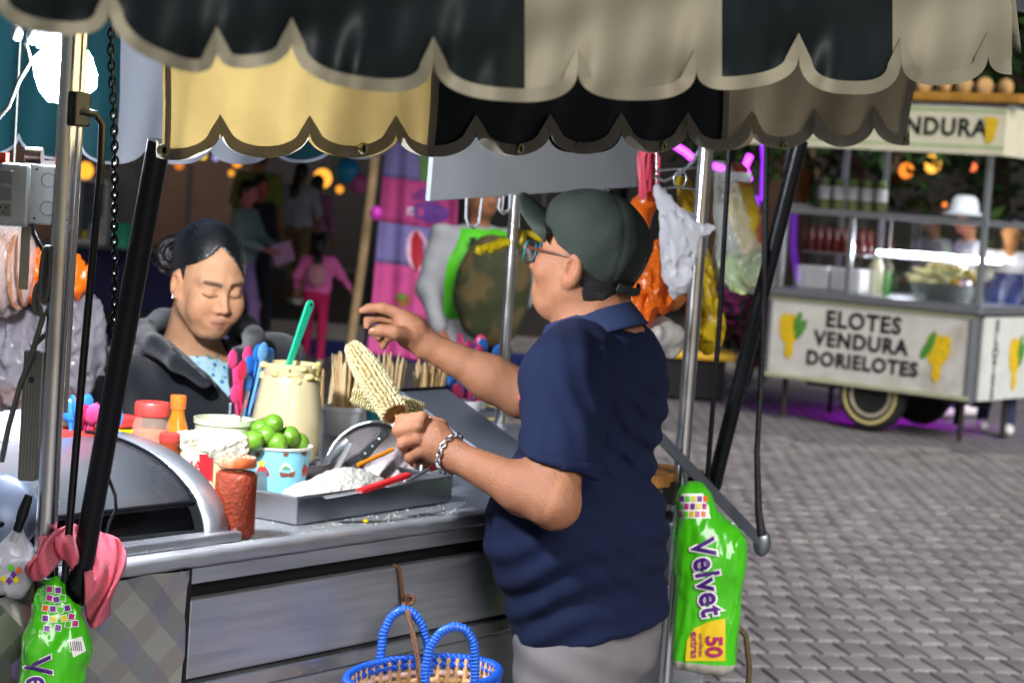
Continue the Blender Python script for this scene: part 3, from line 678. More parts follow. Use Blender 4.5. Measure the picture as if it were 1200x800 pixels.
def bg_person(label, px, Y, z0, h, face, top, bottom, skin=SK1, hair='short', arms=None, step=.12, h_vox=.012, topname='shirt', bottomname='trousers', shoe=None, lean=0., sleeves=.5, toptex=None, wide=1.0):
    """a passer-by: continuous skin body, clothing and hair as parts.  face = horizontal facing vector"""
    base = P(px, 300, Y); base = Vector((base.x, base.y, z0)); k = h / 1.70
    f = Vector((face[0], face[1], 0)).normalized(); l = Vector((-f.y, f.x, 0))
    def J(a, b, c): return base + (f * (a + lean * max(0, c - .9)) + l * b + UP * c) * k
    t = thing('person', label, 'person', base)
    arms = arms or [((-.02, .25, 1.12), (.06, .25, .88)), ((-.02, -.25, 1.12), (.06, -.25, .88))]
    sh = [J(0, .17 * wide, 1.38), J(0, -.17 * wide, 1.38)]
    el = [J(*arms[0][0]), J(*arms[1][0])]; ha = [J(*arms[0][1]), J(*arms[1][1])]
    hc = J(.02, 0, 1.585); Rm = np.array(frame(f))
    def body(p):
        d = s_ell(p, hc, (.095 * k, .075 * k, .115 * k), Rm); d = smin(d, s_ell(p, J(.06, 0, 1.53), (.05 * k, .05 * k, .055 * k), Rm), .03)
        d = smin(d, s_cap(p, J(.11, 0, 1.57), J(.122, 0, 1.55), .012 * k, .015 * k), .015)
        for s in (-1, 1): d = smin(d, s_ell(p, J(.01, s * .078, 1.58), (.02 * k, .012 * k, .032 * k), Rm), .008)
        d = smin(d, s_cap(p, J(0, 0, 1.36), J(.01, 0, 1.52), .055 * k, .05 * k), .03)
        d = smin(d, s_cap(p, J(0, 0, .98), J(0, 0, 1.34), .09 * k, .08 * k), .03)
        for i in (0, 1):
            d = smin(d, s_cap(p, J(0, 0, 1.36), sh[i], .05 * k), .03)
            d = smin(d, s_cap(p, sh[i], el[i], .043 * k, .036 * k), .02); d = smin(d, s_cap(p, el[i], ha[i], .036 * k, .024 * k), .015)
            dr = (ha[i] - el[i]).normalized(); d = smin(d, s_ell(p, ha[i] + dr * .045 * k, (.05 * k, .025 * k, .04 * k), np.array(frame(dr, l))), .012)
            sd = dr.orthogonal().normalized(); s2 = dr.cross(sd)
            for q in range(4): d = smin(d, s_cap(p, ha[i] + dr * .07 * k + s2 * (.012 * (q - 1.5)) * k, ha[i] + dr * .135 * k + s2 * (.015 * (q - 1.5)) * k + sd * .015 * k, .010 * k), .006)
        return d
    pts = [hc + UP * .16 * k, J(0, 0, .85)] + sh + el + ha + [x + (x - y).normalized() * .17 * k for x, y in zip(ha, el)]
    lo, hi = bounds(pts, .15 * k)
    blob('body', body, lo, hi, h_vox, M_SKIN, t, 1, colors=lambda V: np.tile(np.array(skin), (len(V), 1)))
    m_top = toptex or mat('cloth_' + top, top, .8, var=.2, vscale=7, bump=.2, bscale=60)
    def shirt(p):
        d = s_ell(p, J(0, 0, 1.22), (.125 * k * wide, .20 * k * wide, .24 * k), Rm); d = smin(d, s_ell(p, J(.01, 0, .98), (.13 * k * wide, .185 * k * wide, .17 * k), Rm), .06)
        for i in (0, 1):
            e = sh[i].lerp(el[i], min(1, sleeves * 2)) ; d = smin(d, s_cap(p, sh[i], e, .065 * k, .055 * k), .05)
            if sleeves > .5: d = smin(d, s_cap(p, el[i], el[i].lerp(ha[i], (sleeves - .5) * 1.9), .052 * k, .042 * k), .03)
        d = smax(d, s_plane(p, J(0, 0, .90), (0, 0, -1)), .02); d = smax(d, s_plane(p, J(0, 0, 1.44), (0, 0, 1)), .03)
        return d + .006 * fbm(p, 26, 3)
    blob(topname, shirt, lo, hi, h_vox, m_top, t, 1)
    m_bot = mat('cloth_' + bottom, bottom, .85, var=.2, vscale=7, bump=.2, bscale=60)
    ft = [J(step, .09, .05), J(-step, -.09, .05)]; kn = [J(step * .6 + .04, .095, .48), J(-step * .3 + .04, -.095, .48)]
    def trous(p):
        d = s_ell(p, J(0, 0, .93), (.118 * k, .175 * k, .13 * k), Rm)
        for i, s in ((0, 1), (1, -1)):
            d = smin(d, s_cap(p, J(0, s * .085, .88), kn[i], .088 * k, .062 * k), .03); d = smin(d, s_cap(p, kn[i], ft[i] + UP * .06 * k, .062 * k, .052 * k), .03)
        return d + .005 * fbm(p, 24, 5)
    lo2, hi2 = bounds([J(0, .25, 1.1), J(0, -.25, 0), J(.3, 0, 0), J(-.3, 0, 0)], .06); blob(bottomname, trous, lo2, hi2, h_vox, m_bot, t, 1)
    for i in (0, 1):
        g = MB(); c = ft[i] + f * .055 * k - UP * .005 * k; g.ell(c, (.13 * k, .048 * k, .048 * k), 12, frame(f)); o = g.build('shoe', shoe or M_SOLE, t, smooth=180)
    def hairf(p):
        d = s_ell(p, hc + (UP * .018 - f * .012) * k, (.104 * k, .086 * k, .112 * k), Rm)
        if hair in ('long', 'tail'):
            d = smin(d, s_cap(p, hc - f * .07 * k, J(-.15, .01, 1.36), .06 * k, .055 * k), .03); d = smin(d, s_cap(p, J(-.15, .01, 1.36), J(-.155, .01, 1.08 if hair == 'long' else 1.18), .055 * k, .03 * k), .03)
        cut = s_plane(p, hc + (f * .045 + UP * .02) * k, tuple((f * .8 - UP * .6).normalized())); d = smax(d, cut, .01)
        return d + .003 * fbm(p, 60, 9)
    if hair != 'none': blob('hair', hairf, *bounds([hc, J(-.2, 0, 1.02)], .15 * k), h_vox * .9, M_HAIR, t, 1)
    return t, J, f, l, k

# walkers on the far pavement
bg_person('person in olive shirt walking away on the pavement, behind the green-jacketed walker', 298, 22.0, .15, 1.74, (.25, 1), '#7f8a3c', '#23252e', hair='short', wide=1.15)
pB = bg_person('person in white blouse and khaki trousers with long dark hair, walking away', 347, 23.2, .15, 1.60, (.3, 1), '#b9bfd0', '#8a7550', hair='long', sleeves=.6)
bg_person('person in pale pink jacket walking beside the white blouse', 367, 23.9, .15, 1.48, (.4, 1), '#b87fa6', '#2c2430', hair='long', sleeves=.95, topname='jacket')
t, J, f, l, k = bg_person('child in pink top and magenta trousers running with arm out', 374, 17.6, 0, 1.12, (-.1, 1), '#e06ab0', '#c01f5c', hair='tail', arms=[((-.02, .27, 1.14), (.12, .27, .95)), ((.0, -.30, 1.18), (.10, -.44, 1.0))], step=.16, sleeves=.9, topname='top')
g = MB(); g.ell(J(-.17, .02, 1.18), (.07 * k, .13 * k, .16 * k), 12, frame(f)); g.build('backpack', mat('pink_pack', '#c98a9a', .7), t, smooth=180)
t, J, f, l, k = bg_person('person in grey green jacket and lilac trousers holding a paper', 284, 18.3, 0, 1.53, (.9, -.25), '#7d9a98', '#a58ac4', skin=srgb('#c87a74'), hair='short', arms=[((.10, .22, 1.14), (.32, .12, 1.06)), ((.05, -.24, 1.12), (.3, -.12, 1.04))], sleeves=.9, topname='jacket')
pc = J(.45, -.05, 1.02); g = MB(); g.box(pc, (.22 * k, .004, .2 * k), Vector((.9, -.3, .35)).normalized(), None, Vector((-.35, 0, .93)).normalized()); tag(g.build('paper_sheet', mat('lilac_paper', '#d9a6d8', .7, var=.05)), 'pale lilac sheet of paper held by the walker', 'paper')
bg_person('person in dark clothes with reddish face behind the grey green jacket', 299, 19.8, 0, 1.58, (.8, -.6), '#1c1c24', '#20202a', skin=srgb('#b4604a'), hair='short', sleeves=.9, topname='jacket')

# hi-vis worker seen under the hanging board
tw, J, f, l, k = bg_person('person in bright green vest hugging a camouflage pack beside the pink banner', 558, 10.0, 0, 1.70, (.55, -.9), '#86888e', '#8a8052', skin=srgb('#8a5a40'), hair='short', arms=[((.05, .30, 1.12), (.27, .06, 1.02)), ((.02, -.27, 1.12), (.12, -.24, .92))], sleeves=.95, topname='sweater', wide=1.15, h_vox=.010)
M_VEST = mat('vest_green', '#46b00e', .6, var=.15, vscale=10, bump=.15)
Rm = np.array(frame(f))
def vest(p):
    d = s_ell(p, J(.005, 0, 1.22), (.158 * k, .235 * k, .25 * k), Rm); d = smin(d, s_ell(p, J(.01, 0, 1.0), (.160 * k, .222 * k, .17 * k), Rm), .06)
    d = smax(d, s_plane(p, J(0, 0, .98), (0, 0, -1)), .015); d = smax(d, s_plane(p, J(0, 0, 1.42), (0, 0, 1)), .02)
    for s in (1, -1): d = smax(d, -s_cap(p, J(0, s * .30, 1.30), J(0, s * .22, 1.34), .09 * k), .02)
    return d + .004 * fbm(p, 30, 2)
blob('vest', vest, *bounds([J(.2, .25, .9), J(-.2, -.25, 1.5), J(.2, -.25, 1), J(-.2, .25, 1)], .06), .011, M_VEST, tw, 1)
for s in (1, -1):
    g = MB(); g.tube([J(.16, s * .12, 1.38), J(.185, s * .1, 1.25), J(.18, s * .1, 1.05)], .016, 6, flat=.4); g.build('strap', mat('black_strap', '#101012', .7), tw, smooth=60)
g = MB(); g.lathe([(.165 * k, 0), (.168 * k, .05), (.165 * k, .12)], J(.0, 0, .86), 20, frame(f), cap=False, wob=lambda a, z: 1 + .25 * abs(math.sin(a))); g.build('apron_band', mat('pouch_white', '#c8c8cc', .7), tw, smooth=60)
g = MB(); g.lathe([(.18 * k, 0), (.172 * k, .2), (.168 * k, .26)], J(.0, 0, .60), 20, frame(f), cap=False, wob=lambda a, z: 1 + .25 * abs(math.sin(a))); g.build('pouch_belt', mat('black_cloth', '#0d0c10', .85), tw, smooth=60)
pk = J(.27, -.05, 1.14)
def packf(p):
    d = s_ell(p, pk, (.12, .21, .27), Rm); return d + .012 * fbm(p, 18, 4)
o = blob('camouflage_pack', packf, *bounds([pk], .34), .014, mat('camouflage', '#2c3018', .85, var=.25, color2='#4a3f22', c2scale=7, c2thr=(.48, .54), bump=.3), None, 1); tag(o, 'bulging brown green camouflage pack held against the green vest', 'backpack')

# vendors at the far cart
tv, J, f, l, k = bg_person('person in white hat and shirt behind the corn cart glass', 1143, 17.0, 0, 1.74, (-1, -.15), '#dadfe6', '#26304e', hair='short', arms=[((.1, .22, 1.14), (.3, .1, 1.1)), ((.08, -.22, 1.14), (.3, -.1, 1.08))], sleeves=.5, lean=.1)
hb = J(.05, 0, 1.66); g = MB(); g.lathe([(.02, .135), (.07, .13), (.105, .10), (.118, .04), (.122, .0), (.185, -.025), (.19, -.03), (.12, -.012)], hb, 20, frame(f), cap=False); g.build('hat', mat('white_hat', '#dfe6ea', .7, var=.06), tv, smooth=60)
tv2, J, f, l, k = bg_person('person with dark hair in white shirt and blue apron leaning over the cart end', 1183, 15.9, 0, 1.68, (-.15, -.9), '#e4e6ea', '#222a44', skin=srgb('#a8703c'), hair='long', arms=[((.16, .22, 1.16), (.30, .2, 1.02)), ((.16, -.26, 1.14), (.36, -.22, 1.02))], sleeves=.95, lean=.12)
g = MB(); g.lathe([(.19 * k, -.1), (.165 * k, .1), (.15 * k, .28)], J(.0, 0, .98), 20, frame(f), cap=False, wob=lambda a, z: 1 + .3 * abs(math.sin(a))); g.build('apron', mat('blue_apron', '#1c2f7a', .7, var=.15), tv2, smooth=60)

# ================================================================== THE NEAR CART
M_STEEL = mat('stainless', '#c4c8ce', .3, .85, var=.10, vscale=6, bump=.05, bscale=30, rvar=.10)
M_STEEL2 = mat('brushed_steel', '#b6babf', .40, .72, var=.14, vscale=5, stretch=(1, 1, 14), bump=.06, bscale=24, rvar=.10)
M_POLE = mat('pole_steel', '#c2c4c8', .22, 1., var=.10, vscale=9, rvar=.1)
M_BLK = mat('black_paint', '#0b0d12', .35, .3, var=.2, vscale=30, bump=.1, bscale=160)
M_DARK = mat('dark_gap', '#08080a', .7, var=.2)
M_CORD = mat('grey_cord', '#4c4e48', .55, var=.12)
cart = thing('snack_cart', 'stainless steel snack cart with roll-top warmer, quilted panel and long counter', 'food cart', CW(.6, -.3, 0))
U0, U1, VB = -.75, 1.78, -.66
def fu(px, py=640, v=0.): return UV(PL(px, py, v))[0]
ut = fu(222, 690)
# counter slab with turned-down rim
g = MB(); g.cbox(U0, U1, VB, -.012, ZC - .02, ZC); g.build('countertop', M_STEEL2, cart, bevel=.003)
g = MB()
def rimf(a, b):
    u = U0 + (U1 - U0) * a; ph = b * math.pi / 2
    w = .0016 * math.sin(u * 57) * math.sin(u * 23 + 1)
    return CW(u, .001 + w * b, ZC + .001 - .026 * b) if b > 0 else CW(u, -.012, ZC + .0015)
g.grid(rimf, 240, 5); g.build('counter_rim', M_STEEL2, cart, smooth=180, solid=.003)
# front: face bands
zt = lambda px, py, v=0.: PL(px, py, v).z
g = MB(); g.cbox(ut + .004, U1, -.03, -.006, .955, .982); g.build('upper_strip', M_STEEL2, cart, bevel=.002)
g = MB(); g.cbox(ut + .004, U1, -.045, -.035, .925, .958); g.build('drawer_gap', M_DARK, cart)
g = MB(); g.cbox(ut + .006, U1 - .30, -.026, -.003, .800, .930); g.build('front_panel', M_STEEL2, cart, bevel=.004)
g = MB(); g.cbox(U1 - .295, U1, -.03, -.006, .800, .930); g.build('front_panel', M_STEEL2, cart, bevel=.004)
g = MB(); g.cbox(ut + .004, U1, -.028, .004, .768, .793); g.build('lower_trim', M_STEEL, cart, bevel=.003)
g = MB(); g.cbox(ut + .004, U1, -.03, -.008, .28, .764); g.build('lower_panel', M_STEEL2, cart, bevel=.003)
g = MB(); g.cbox(ut - .004, ut + .003, -.012, .001, .28, .984); g.build('seam_post', M_DARK, cart)
def quilt_panel():
    s = .062; bm = bmesh.new(); f = lambda t: abs(t % 2 - 1); V_ = {}
    for i in range(-12, 40):
        for j in range(-40, 12):
            u, z = (i + j) * s / 2, (i - j) * s / 2
            if U0 - .1 < u < ut + .1 and .2 < z < 1.1: V_[i, j] = bm.verts.new((u, z, .0090 * f(i) + .0060 * f(j)))
    for (i, j) in list(V_):
        q = [V_.get(k) for k in ((i, j), (i + 1, j), (i + 1, j + 1), (i, j + 1))]
        if all(q): bm.faces.new(q)
    for co, no in (((U0, 0, 0), (-1, 0, 0)), ((ut - .005, 0, 0), (1, 0, 0)), ((0, .30, 0), (0, -1, 0)), ((0, .982, 0), (0, 1, 0))):
        bmesh.ops.bisect_plane(bm, geom=bm.verts[:] + bm.edges[:] + bm.faces[:], plane_co=co, plane_no=no, clear_outer=True)
    bm.verts.index_update(); g = MB(); g.raw([CW(v.co.x, -.007 + v.co.z, v.co.y) for v in bm.verts], [[v.index for v in f_.verts] for f_ in bm.faces]); bm.free()
    return g.build('quilted_panel', mat('quilted_steel', '#c2c2ba', .36, .9, var=.12, vscale=3, rvar=.08), cart)
quilt_panel()
g = MB(); g.cbox(U0, U1, VB + .02, -.05, .27, .985); g.build('body', mat('cart_body', '#55585c', .5, .6), cart)
g = MB(); g.cbox(U1 + .001, U1 + .012, VB, -.01, .28, .98); g.build('end_panel', M_STEEL2, cart, bevel=.003)
for u in (.05, 1.35):
    for v in (-.08, -.58):
        w = MB(); w.lathe([(.08, -.025), (.115, -.028), (.125, 0), (.115, .028), (.08, .025)], CW(u, v, .126), 24, Matrix((AX, UP, -NO)).transposed()); q = w.build('wheel', mat('tyre', '#1c1b1a', .85), cart, smooth=40)
        w = MB(); w.lathe([(.02, .03), (.07, .024), (.08, .027)], CW(u, v, .126), 24, Matrix((AX, UP, NO)).transposed()); w.build('rim', M_STEEL2, q, smooth=40)
        w = MB(); w.cbox(u - .02, u + .02, v - .045, v + .045, .15, .27); w.build('fork', mat('dark_steel', '#3a3630', .6, .6), cart)
# raised back ledge for cups
g = MB(); g.cbox(.55, U1 - .02, VB - .10, VB + .17, 1.035, 1.065); g.build('back_ledge', M_STEEL2, cart, bevel=.004)
g = MB(); g.cbox(.55, U1 - .02, VB + .06, VB + .165, ZC + .001, 1.034); g.build('ledge_riser', M_STEEL2, cart)
# roll-top warmer
uh = fu(268, 640, -.03); hv, hz, ra, rb = -.30, ZC + .012, .255, .125
arc = lambda t, e=0.: (hv + (ra + e) * math.cos(t), hz + (rb + e) * math.sin(t))
def hoodf(t0, t1, u0, u1, e=0.):
    def fn(a, b):
        v, z = arc(t0 + (t1 - t0) * b, e); return CW(u0 + (u1 - u0) * a, v, z)
    return fn
g = MB(); g.grid(hoodf(R(24), R(96), -.72, uh - .055, .003), 2, 24); g.build('warmer_cover', mat('cover_steel', '#b4bac2', .30, .9, var=.06, vscale=4, rvar=.06), cart, smooth=180, solid=.003)
g = MB(); g.grid(hoodf(R(3), R(36), -.72, uh - .06, -.006), 2, 10); g.build('warmer_glass', mat('black_glass', '#0a0a0c', .12, var=.3, vscale=5, rvar=.08), cart, smooth=180, solid=.003)
g = MB(); g.tube([CW(-.72, arc(R(24), .006)[0], arc(R(24), .006)[1]), CW(uh - .055, arc(R(24), .006)[0], arc(R(24), .006)[1])], .005, 8); g.build('cover_lip', M_BLK, cart, smooth=60)
g = MB(); g.grid(hoodf(R(0), R(96), uh - .053, uh, .010), 3, 28); g.build('warmer_band', M_STEEL, cart, smooth=180, solid=.004)
g = MB(); g.tube([CW(uh - .056, *arc(R(t), .012)) for t in np.linspace(24, 96, 20)], .0035, 6); g.build('cover_gasket', M_BLK, cart, smooth=60)
prof = [arc(R(t), .008) for t in np.linspace(0, 96, 24)]; prof.append((hv - .03, ZC + .002)); prof[0] = (prof[0][0], ZC + .002)
g = MB(); g.poly([CW(uh - .003, v, z) for v, z in prof], -AX * .004); g.build('warmer_end', M_STEEL2, cart)
g = MB(); g.cbox(-.74, uh + .02, -.052, -.02, ZC + .001, ZC + .018); g.cbox(-.74, uh + .02, hv - .05, hv - .03, ZC + .001, ZC + .018); g.build('warmer_base', M_STEEL, cart, bevel=.003)
g = MB(); g.cbox(-.72, uh - .01, hv - .34, hv - .052, ZC + .002, ZC + .006); g.build('rear_tray', M_STEEL2, cart)
g = MB(); g.poly([CW(-.722, v, z) for v, z in prof], -AX * .004); g.build('warmer_end', M_STEEL2, cart)
# steel poles
def vline(px, py, v, z0, z1):
    p = PL(px, py, v); return Vector((p.x, p.y, z0)), Vector((p.x, p.y, z1))
PLv = .03
for px, v, r_, z0, z1 in ((66, PLv, .0157, .2, 2.28), (810, PLv, .0162, .2, 2.28)):
    a, b = vline(px, 400, v, z0, z1); g = MB(); g.tube([a, b], r_, 20); g.build('pole', M_POLE, cart, smooth=60)
poleL = vline(66, 400, PLv, 0, 1)[0]; poleR = vline(810, 400, PLv, 0, 1)[0]
a, b = vline(597, 330, -.60, 1.067, 2.28); g = MB(); g.tube([a, b], .0135, 16); g.build('pole', M_POLE, cart, smooth=60); poleM = a
a = CW(U0 + .03, -.6, ZC); g = MB(); g.tube([a, a + UP * 1.27], .0135, 12); g.build('pole', M_POLE, cart, smooth=60)
for zz in (1.0, .5):
    for pp in (poleL, poleR):
        g = MB(); q = Vector((pp.x, pp.y, zz)); g.box(q - NO * .02, (.05, .05, .05), AX, NO, UP); g.build('pole_clamp', mat('dark_steel', '#3a3630', .6, .6), cart, bevel=.004)
# second tube beside the left pole
g = MB(); p0 = poleL + AX * .028 - NO * .012; g.tube([Vector((p0.x, p0.y, 1.25)), Vector((p0.x, p0.y, 2.2))], .009, 12); g.build('inner_pole', M_POLE, cart, smooth=60)
# black inclined struts that carry the flap
def strut(x0, y0, v0, x1, y1, v1, r, name='strut', flat=1., n=14):
    g = MB(); g.tube([PL(x0, y0, v0), PL(x1, y1, v1)], r, n, flat=flat); return g.build(name, M_BLK, cart, smooth=60)
strut(92, 688, .07, 187, 165, .225, .0165); strut(836, 570, .06, 938, 165, .225, .0165)
for px, py in ((92, 690), (834, 565)):
    g = MB(); q = PL(px, py, .055); g.ell(q, (.024, .02, .026), 12); g.box(q - AX * .03 - NO * .01, (.07, .02, .03), AX, NO, UP); g.build('strut_hinge', M_BLK, cart, smooth=40)
# thin black rods
g = MB(); g.tube([PL(88, 133, .05), PL(96, 131, .055), PL(112, 134, .06), PL(120, 146, .065), PL(118, 200, .07), PL(98, 420, .075), PL(76, 680, .075)], .0058, 10); g.build('stay_rod', M_BLK, cart, smooth=60)
g = MB(); g.tube([PL(855, 170, .10), PL(843, 380, .085), PL(829, 558, .07)], .0055, 10); g.build('stay_rod', M_BLK, cart, smooth=60)
g = MB(); g.box(PL(91, 128, .045), (.03, .024, .05), AX, NO, UP); g.build('rod_clip', M_BLK, cart, bevel=.003)
# flat hand bar at the right end
p0, p1 = PL(752, 490, .055), PL(893, 636, .16)
d = (p1 - p0).normalized(); g = MB(); g.box((p0 + p1) / 2, ((p1 - p0).length, .006, .024), d, d.cross(UP).normalized(), d.cross(UP).normalized().cross(d)); g.build('hand_bar', mat('bar_steel', '#7d848a', .35, .9, var=.1), cart, bevel=.002)
g = MB(); g.ell(p1, (.02, .01, .03), 12); g.build('bar_end', mat('bar_steel', '#7d848a', .35, .9), cart, smooth=60)
# wood board end beside the right pole
g = MB(); g.cbox(U1 - .32, U1 - .1, -.10, .02, ZC + .002, ZC + .03); tag(g.build('chopping_board', mat('board_wood', '#a8743a', .6, var=.3, vscale=14, stretch=(1, 8, 8), bump=.2), bevel=.004), 'thick wooden chopping board at the counter end by the steel pole', 'board')

# ------------------------------------------------------------------ the awning
aw = thing('striped_awning', 'black and cream striped vinyl awning with scalloped valances over the cart', 'awning', CW(.7, .2, 2.3))
M_VB = mat('vinyl_black', '#0b1314', .6, spec=.3, var=.3, vscale=5, bump=.35, bscale=7, rvar=.14)
M_VC = mat('vinyl_cream', '#95804e', .5, var=.12, vscale=4, color2='#6f5c34', c2scale=5, c2thr=(.46, .78), transl=.15, bump=.12, bscale=9)
M_VG = mat('vinyl_beige', '#88836f', .78, spec=.2, var=.12, vscale=4, color2='#6f6450', c2scale=4, c2thr=(.58, .82), transl=.12, bump=.2, bscale=8)
M_TR = mat('binding_grey', '#8f8a7c', .8, spec=.25, transl=.3, var=.18, vscale=9, color2='#5d5a50', c2scale=7, c2thr=(.55, .75))
M_TEAL = mat('vinyl_teal', '#0d383f', .45, var=.15, vscale=4, transl=.12)
M_WHT = mat('vinyl_white', '#a3a9b4', .5, var=.05, vscale=4, transl=.25)
def valance(v, cusps, depth, top, panels, w, pw=2.0, fold=.012, seed=0., seams=(), trim=M_TR, ends=(None, None), ztop=None):
    xs_ = [c[0] for c in cusps]; ys_ = [c[1] for c in cusps]; x0, x1 = panels[0][0], panels[-1][1]
    def yb(x):
        i = 0
        while i < len(xs_) - 2 and x > xs_[i + 1]: i += 1
        t = 2 * (x - xs_[i]) / (xs_[i + 1] - xs_[i]) - 1; t = max(-1, min(1, t))
        return ys_[i] + (ys_[i + 1] - ys_[i]) * (t + 1) / 2 + depth[i] * (1 - abs(t) ** pw) ** (1 / pw)
    def fo(x, y):
        a = max(0, min(1, (y - top) / 160.))
        return fold * a * (math.sin(x * .045 + seed) + .5 * math.sin(x * .113 + seed * 2 + y * .02)) + .35 * fold * math.sin(y * .06 + x * .02 + seed)
    for xa, xb, m_, nm in panels:
        n = max(6, int((xb - xa) / 2.5)); N_ = 22
        def fn(a, b):
            x = xa + (xb - xa) * a; y = top + (yb(x) - top) * b
            if ztop is None: return PL(x, y, v + fo(x, y))
            q = PL(x, yb(x), v); q.z += (ztop - q.z) * (1 - b); return q + NO * fo(x, y)
        g = MB(); g.grid(fn, n, N_); g.build(nm, m_, aw, smooth=180)
    for i in range(len(xs_) - 1):
        a0, a1 = xs_[i], xs_[i + 1]
        if a1 < x0 or a0 > x1: continue
        a0c, a1c = max(a0, x0), min(a1, x1)
        n = 28; o = []; inn = []
        for k in range(n + 1):
            tt = k / n; x = a0c + (a1c - a0c) * (.5 - .5 * math.cos(math.pi * tt)); y = yb(x); e = .4
            sl = (yb(min(a1c, x + e)) - yb(max(a0c, x - e))) / (min(a1c, x + e) - max(a0c, x - e)); q = math.hypot(1, sl)
            nx, ny = sl / q, -1 / q
            xi = min(a1c, max(a0c, x + nx * w)); yi = y + ny * w
            if k == 0: xi, yi = a0c, y - w * 1.55
            if k == n: xi, yi = a1c, y - w * 1.55
            o.append((x, y + .8)); inn.append((xi, yi))
        g = MB(); vs = []
        for (xa_, ya_), (xb_, yb_) in zip(o, inn):
            vs += [PL(xa_, ya_, v + fo(xa_, ya_) + .004), PL(xb_, yb_, v + fo(xb_, yb_) + .004)]
        g.raw(vs, [(2 * k, 2 * k + 2, 2 * k + 3, 2 * k + 1) for k in range(n)]); g.build('binding', trim, aw, smooth=180)
    for xs0, xs1 in seams:
        g = MB(); g.grid(lambda a, b: (lambda q: Vector((q.x, q.y, q.z + ((ztop or q.z) - q.z) * (1 - b))) + NO * (fo(xs0, top + (yb(xs0) - top) * b) + .005))(PL(xs0 + (xs1 - xs0) * a, yb(xs0), v)), 2, 16); g.build('seam_tape', trim, aw, smooth=180)
    return yb, fo
# inner valance (lower, seen under the flap)
c2 = [(160, 158), (258, 154), (363, 155), (464, 155), (558, 154), (645, 154), (728, 152), (806, 151), (880, 150), (955, 147), (1024, 144), (1098, 142)]
yb2, fo2 = valance(.26, c2, [31, 30, 29, 29, 28, 27, 27, 26, 25, 26, 27], 8, [(183, 506, M_VC, 'cream_panel'), (506, 843, M_VB, 'black_panel'), (843, 1066, mat('vinyl_beige_thin', '#a8997c', .6, spec=.3, var=.12, vscale=4, color2='#7d6d50', c2scale=4, c2thr=(.5, .8), transl=.45), 'cream_panel')], 13, 2.0, .010, .4, seams=((183, 190), (503, 512), (840, 847), (1057, 1066)), ztop=2.11)
for x, y in ((191, 176), (425, 174), (609, 174), (777, 171), (919, 170), (1062, 165)):
    g = MB(); c_ = PL(x, y, .26 + fo2(x, y) + .010); Mx = Matrix((AX, UP, NO)).transposed(); g.lathe([(.0045, .002), (.0055, .004), (.0085, .004), (.0095, .0), (.0085, -.003), (.0045, -.003)], c_, 16, Mx, cap=False); g.build('grommet', mat('grommet_brass', '#b0a27a', .3, .9), aw, smooth=60)
    g = MB(); g.lathe([(.0044, -.003), (.0044, -.002)], c_, 12, Mx); g.build('eyelet_hole', M_DARK, aw)
# outer valance of the flap (nearest)
c1 = [(-120, -30), (-8, -14), (128, 4), (254, 54), (342, 44), (508, 66), (677, 78), (816, 78), (936, 62), (1056, 66), (1158, 60), (1250, 40)]
yb1, fo1 = valance(1.14, c1, [40, 44, 46, 30, 50, 46, 39, 33, 46, 36, 34], -60, [(-60, 615, M_VB, 'black_panel'), (615, 846, M_VG, 'cream_panel'), (846, 1046, M_VB, 'black_panel'), (1046, 1186, M_VG, 'cream_panel')], 15, 2.6, .012, 1.3, trim=mat('binding_cream', '#807b68', .8, spec=.25, var=.15, vscale=8, color2='#6d6856', c2scale=6, c2thr=(.55, .78)))
# side skirt of the flap hanging off its right corner
cor = [PL(1184, -60, 1.14), PL(1186, 60, 1.14)]
def side(a, b):
    p = cor[0].lerp(cor[1], b); q = p + (-NO) * (.55 * a) + UP * (.02 * a) ; q += AX * (.03 + .012 * math.sin(a * 9)) * b; q.z += (.05 * abs(math.sin(a * 4 * math.pi))) * (b > .9) * .6; return q
g = MB(); g.grid(side, 30, 12); g.build('side_skirt', M_VG, aw, smooth=180, solid=.002)
# roof sheets in stripes and the frame rails
zt1 = PL(600, -60, 1.14).z
ZE = lambda u: PL(60, -60, 1.14).z + (PL(1150, -60, 1.14).z - PL(60, -60, 1.14).z) * (u - UV(PL(60, -60, 1.14))[0]) / (UV(PL(1150, -60, 1.14))[0] - UV(PL(60, -60, 1.14))[0])
rl = [(1.15, zt1 - .02, 1.0), (.26, 2.12, 1.), (-.4, 2.26, 1.), (-1.0, 2.1, 1.)]
st = [-1.0, -.35, .25, .85, 1.45, 2.05, 2.75]
for i in range(len(st) - 1):
    def fn(a, b):
        u = st[i] + (st[i + 1] - st[i]) * a; q = b * (len(rl) - 1); j = min(len(rl) - 2, int(q)); t = q - j
        v = rl[j][0] + (rl[j + 1][0] - rl[j][0]) * t
        z0 = ZE(u) + .01; r0 = z0 if j == 0 else rl[j][1]
        z = r0 + (rl[j + 1][1] - r0) * t + .02 * math.sin(u * 5 + v * 3) * (b > .05)
        return CW(u, v, z)
    g = MB(); g.grid(fn, 12, 22); g.build('roof_stripe', (M_TEAL, M_WHT)[i % 2], aw, smooth=180, solid=.002)
for v, z, u0, u1 in ((.24, 2.09, -.3, 2.35), (-.6, 2.2, -.75, 1.9)):
    g = MB(); g.tube([CW(u0, v, z), CW(u1, v, z)], .011, 10); g.build('frame_rail', M_POLE, aw, smooth=60)
for u in (-.16, 1.64):
    g = MB(); g.tube([CW(u, 1.12, ZE(u) + .0), CW(u, .24, 2.06), CW(u, -.6, 2.2)], .010, 10); g.build('frame_rail', M_POLE, aw, smooth=60)
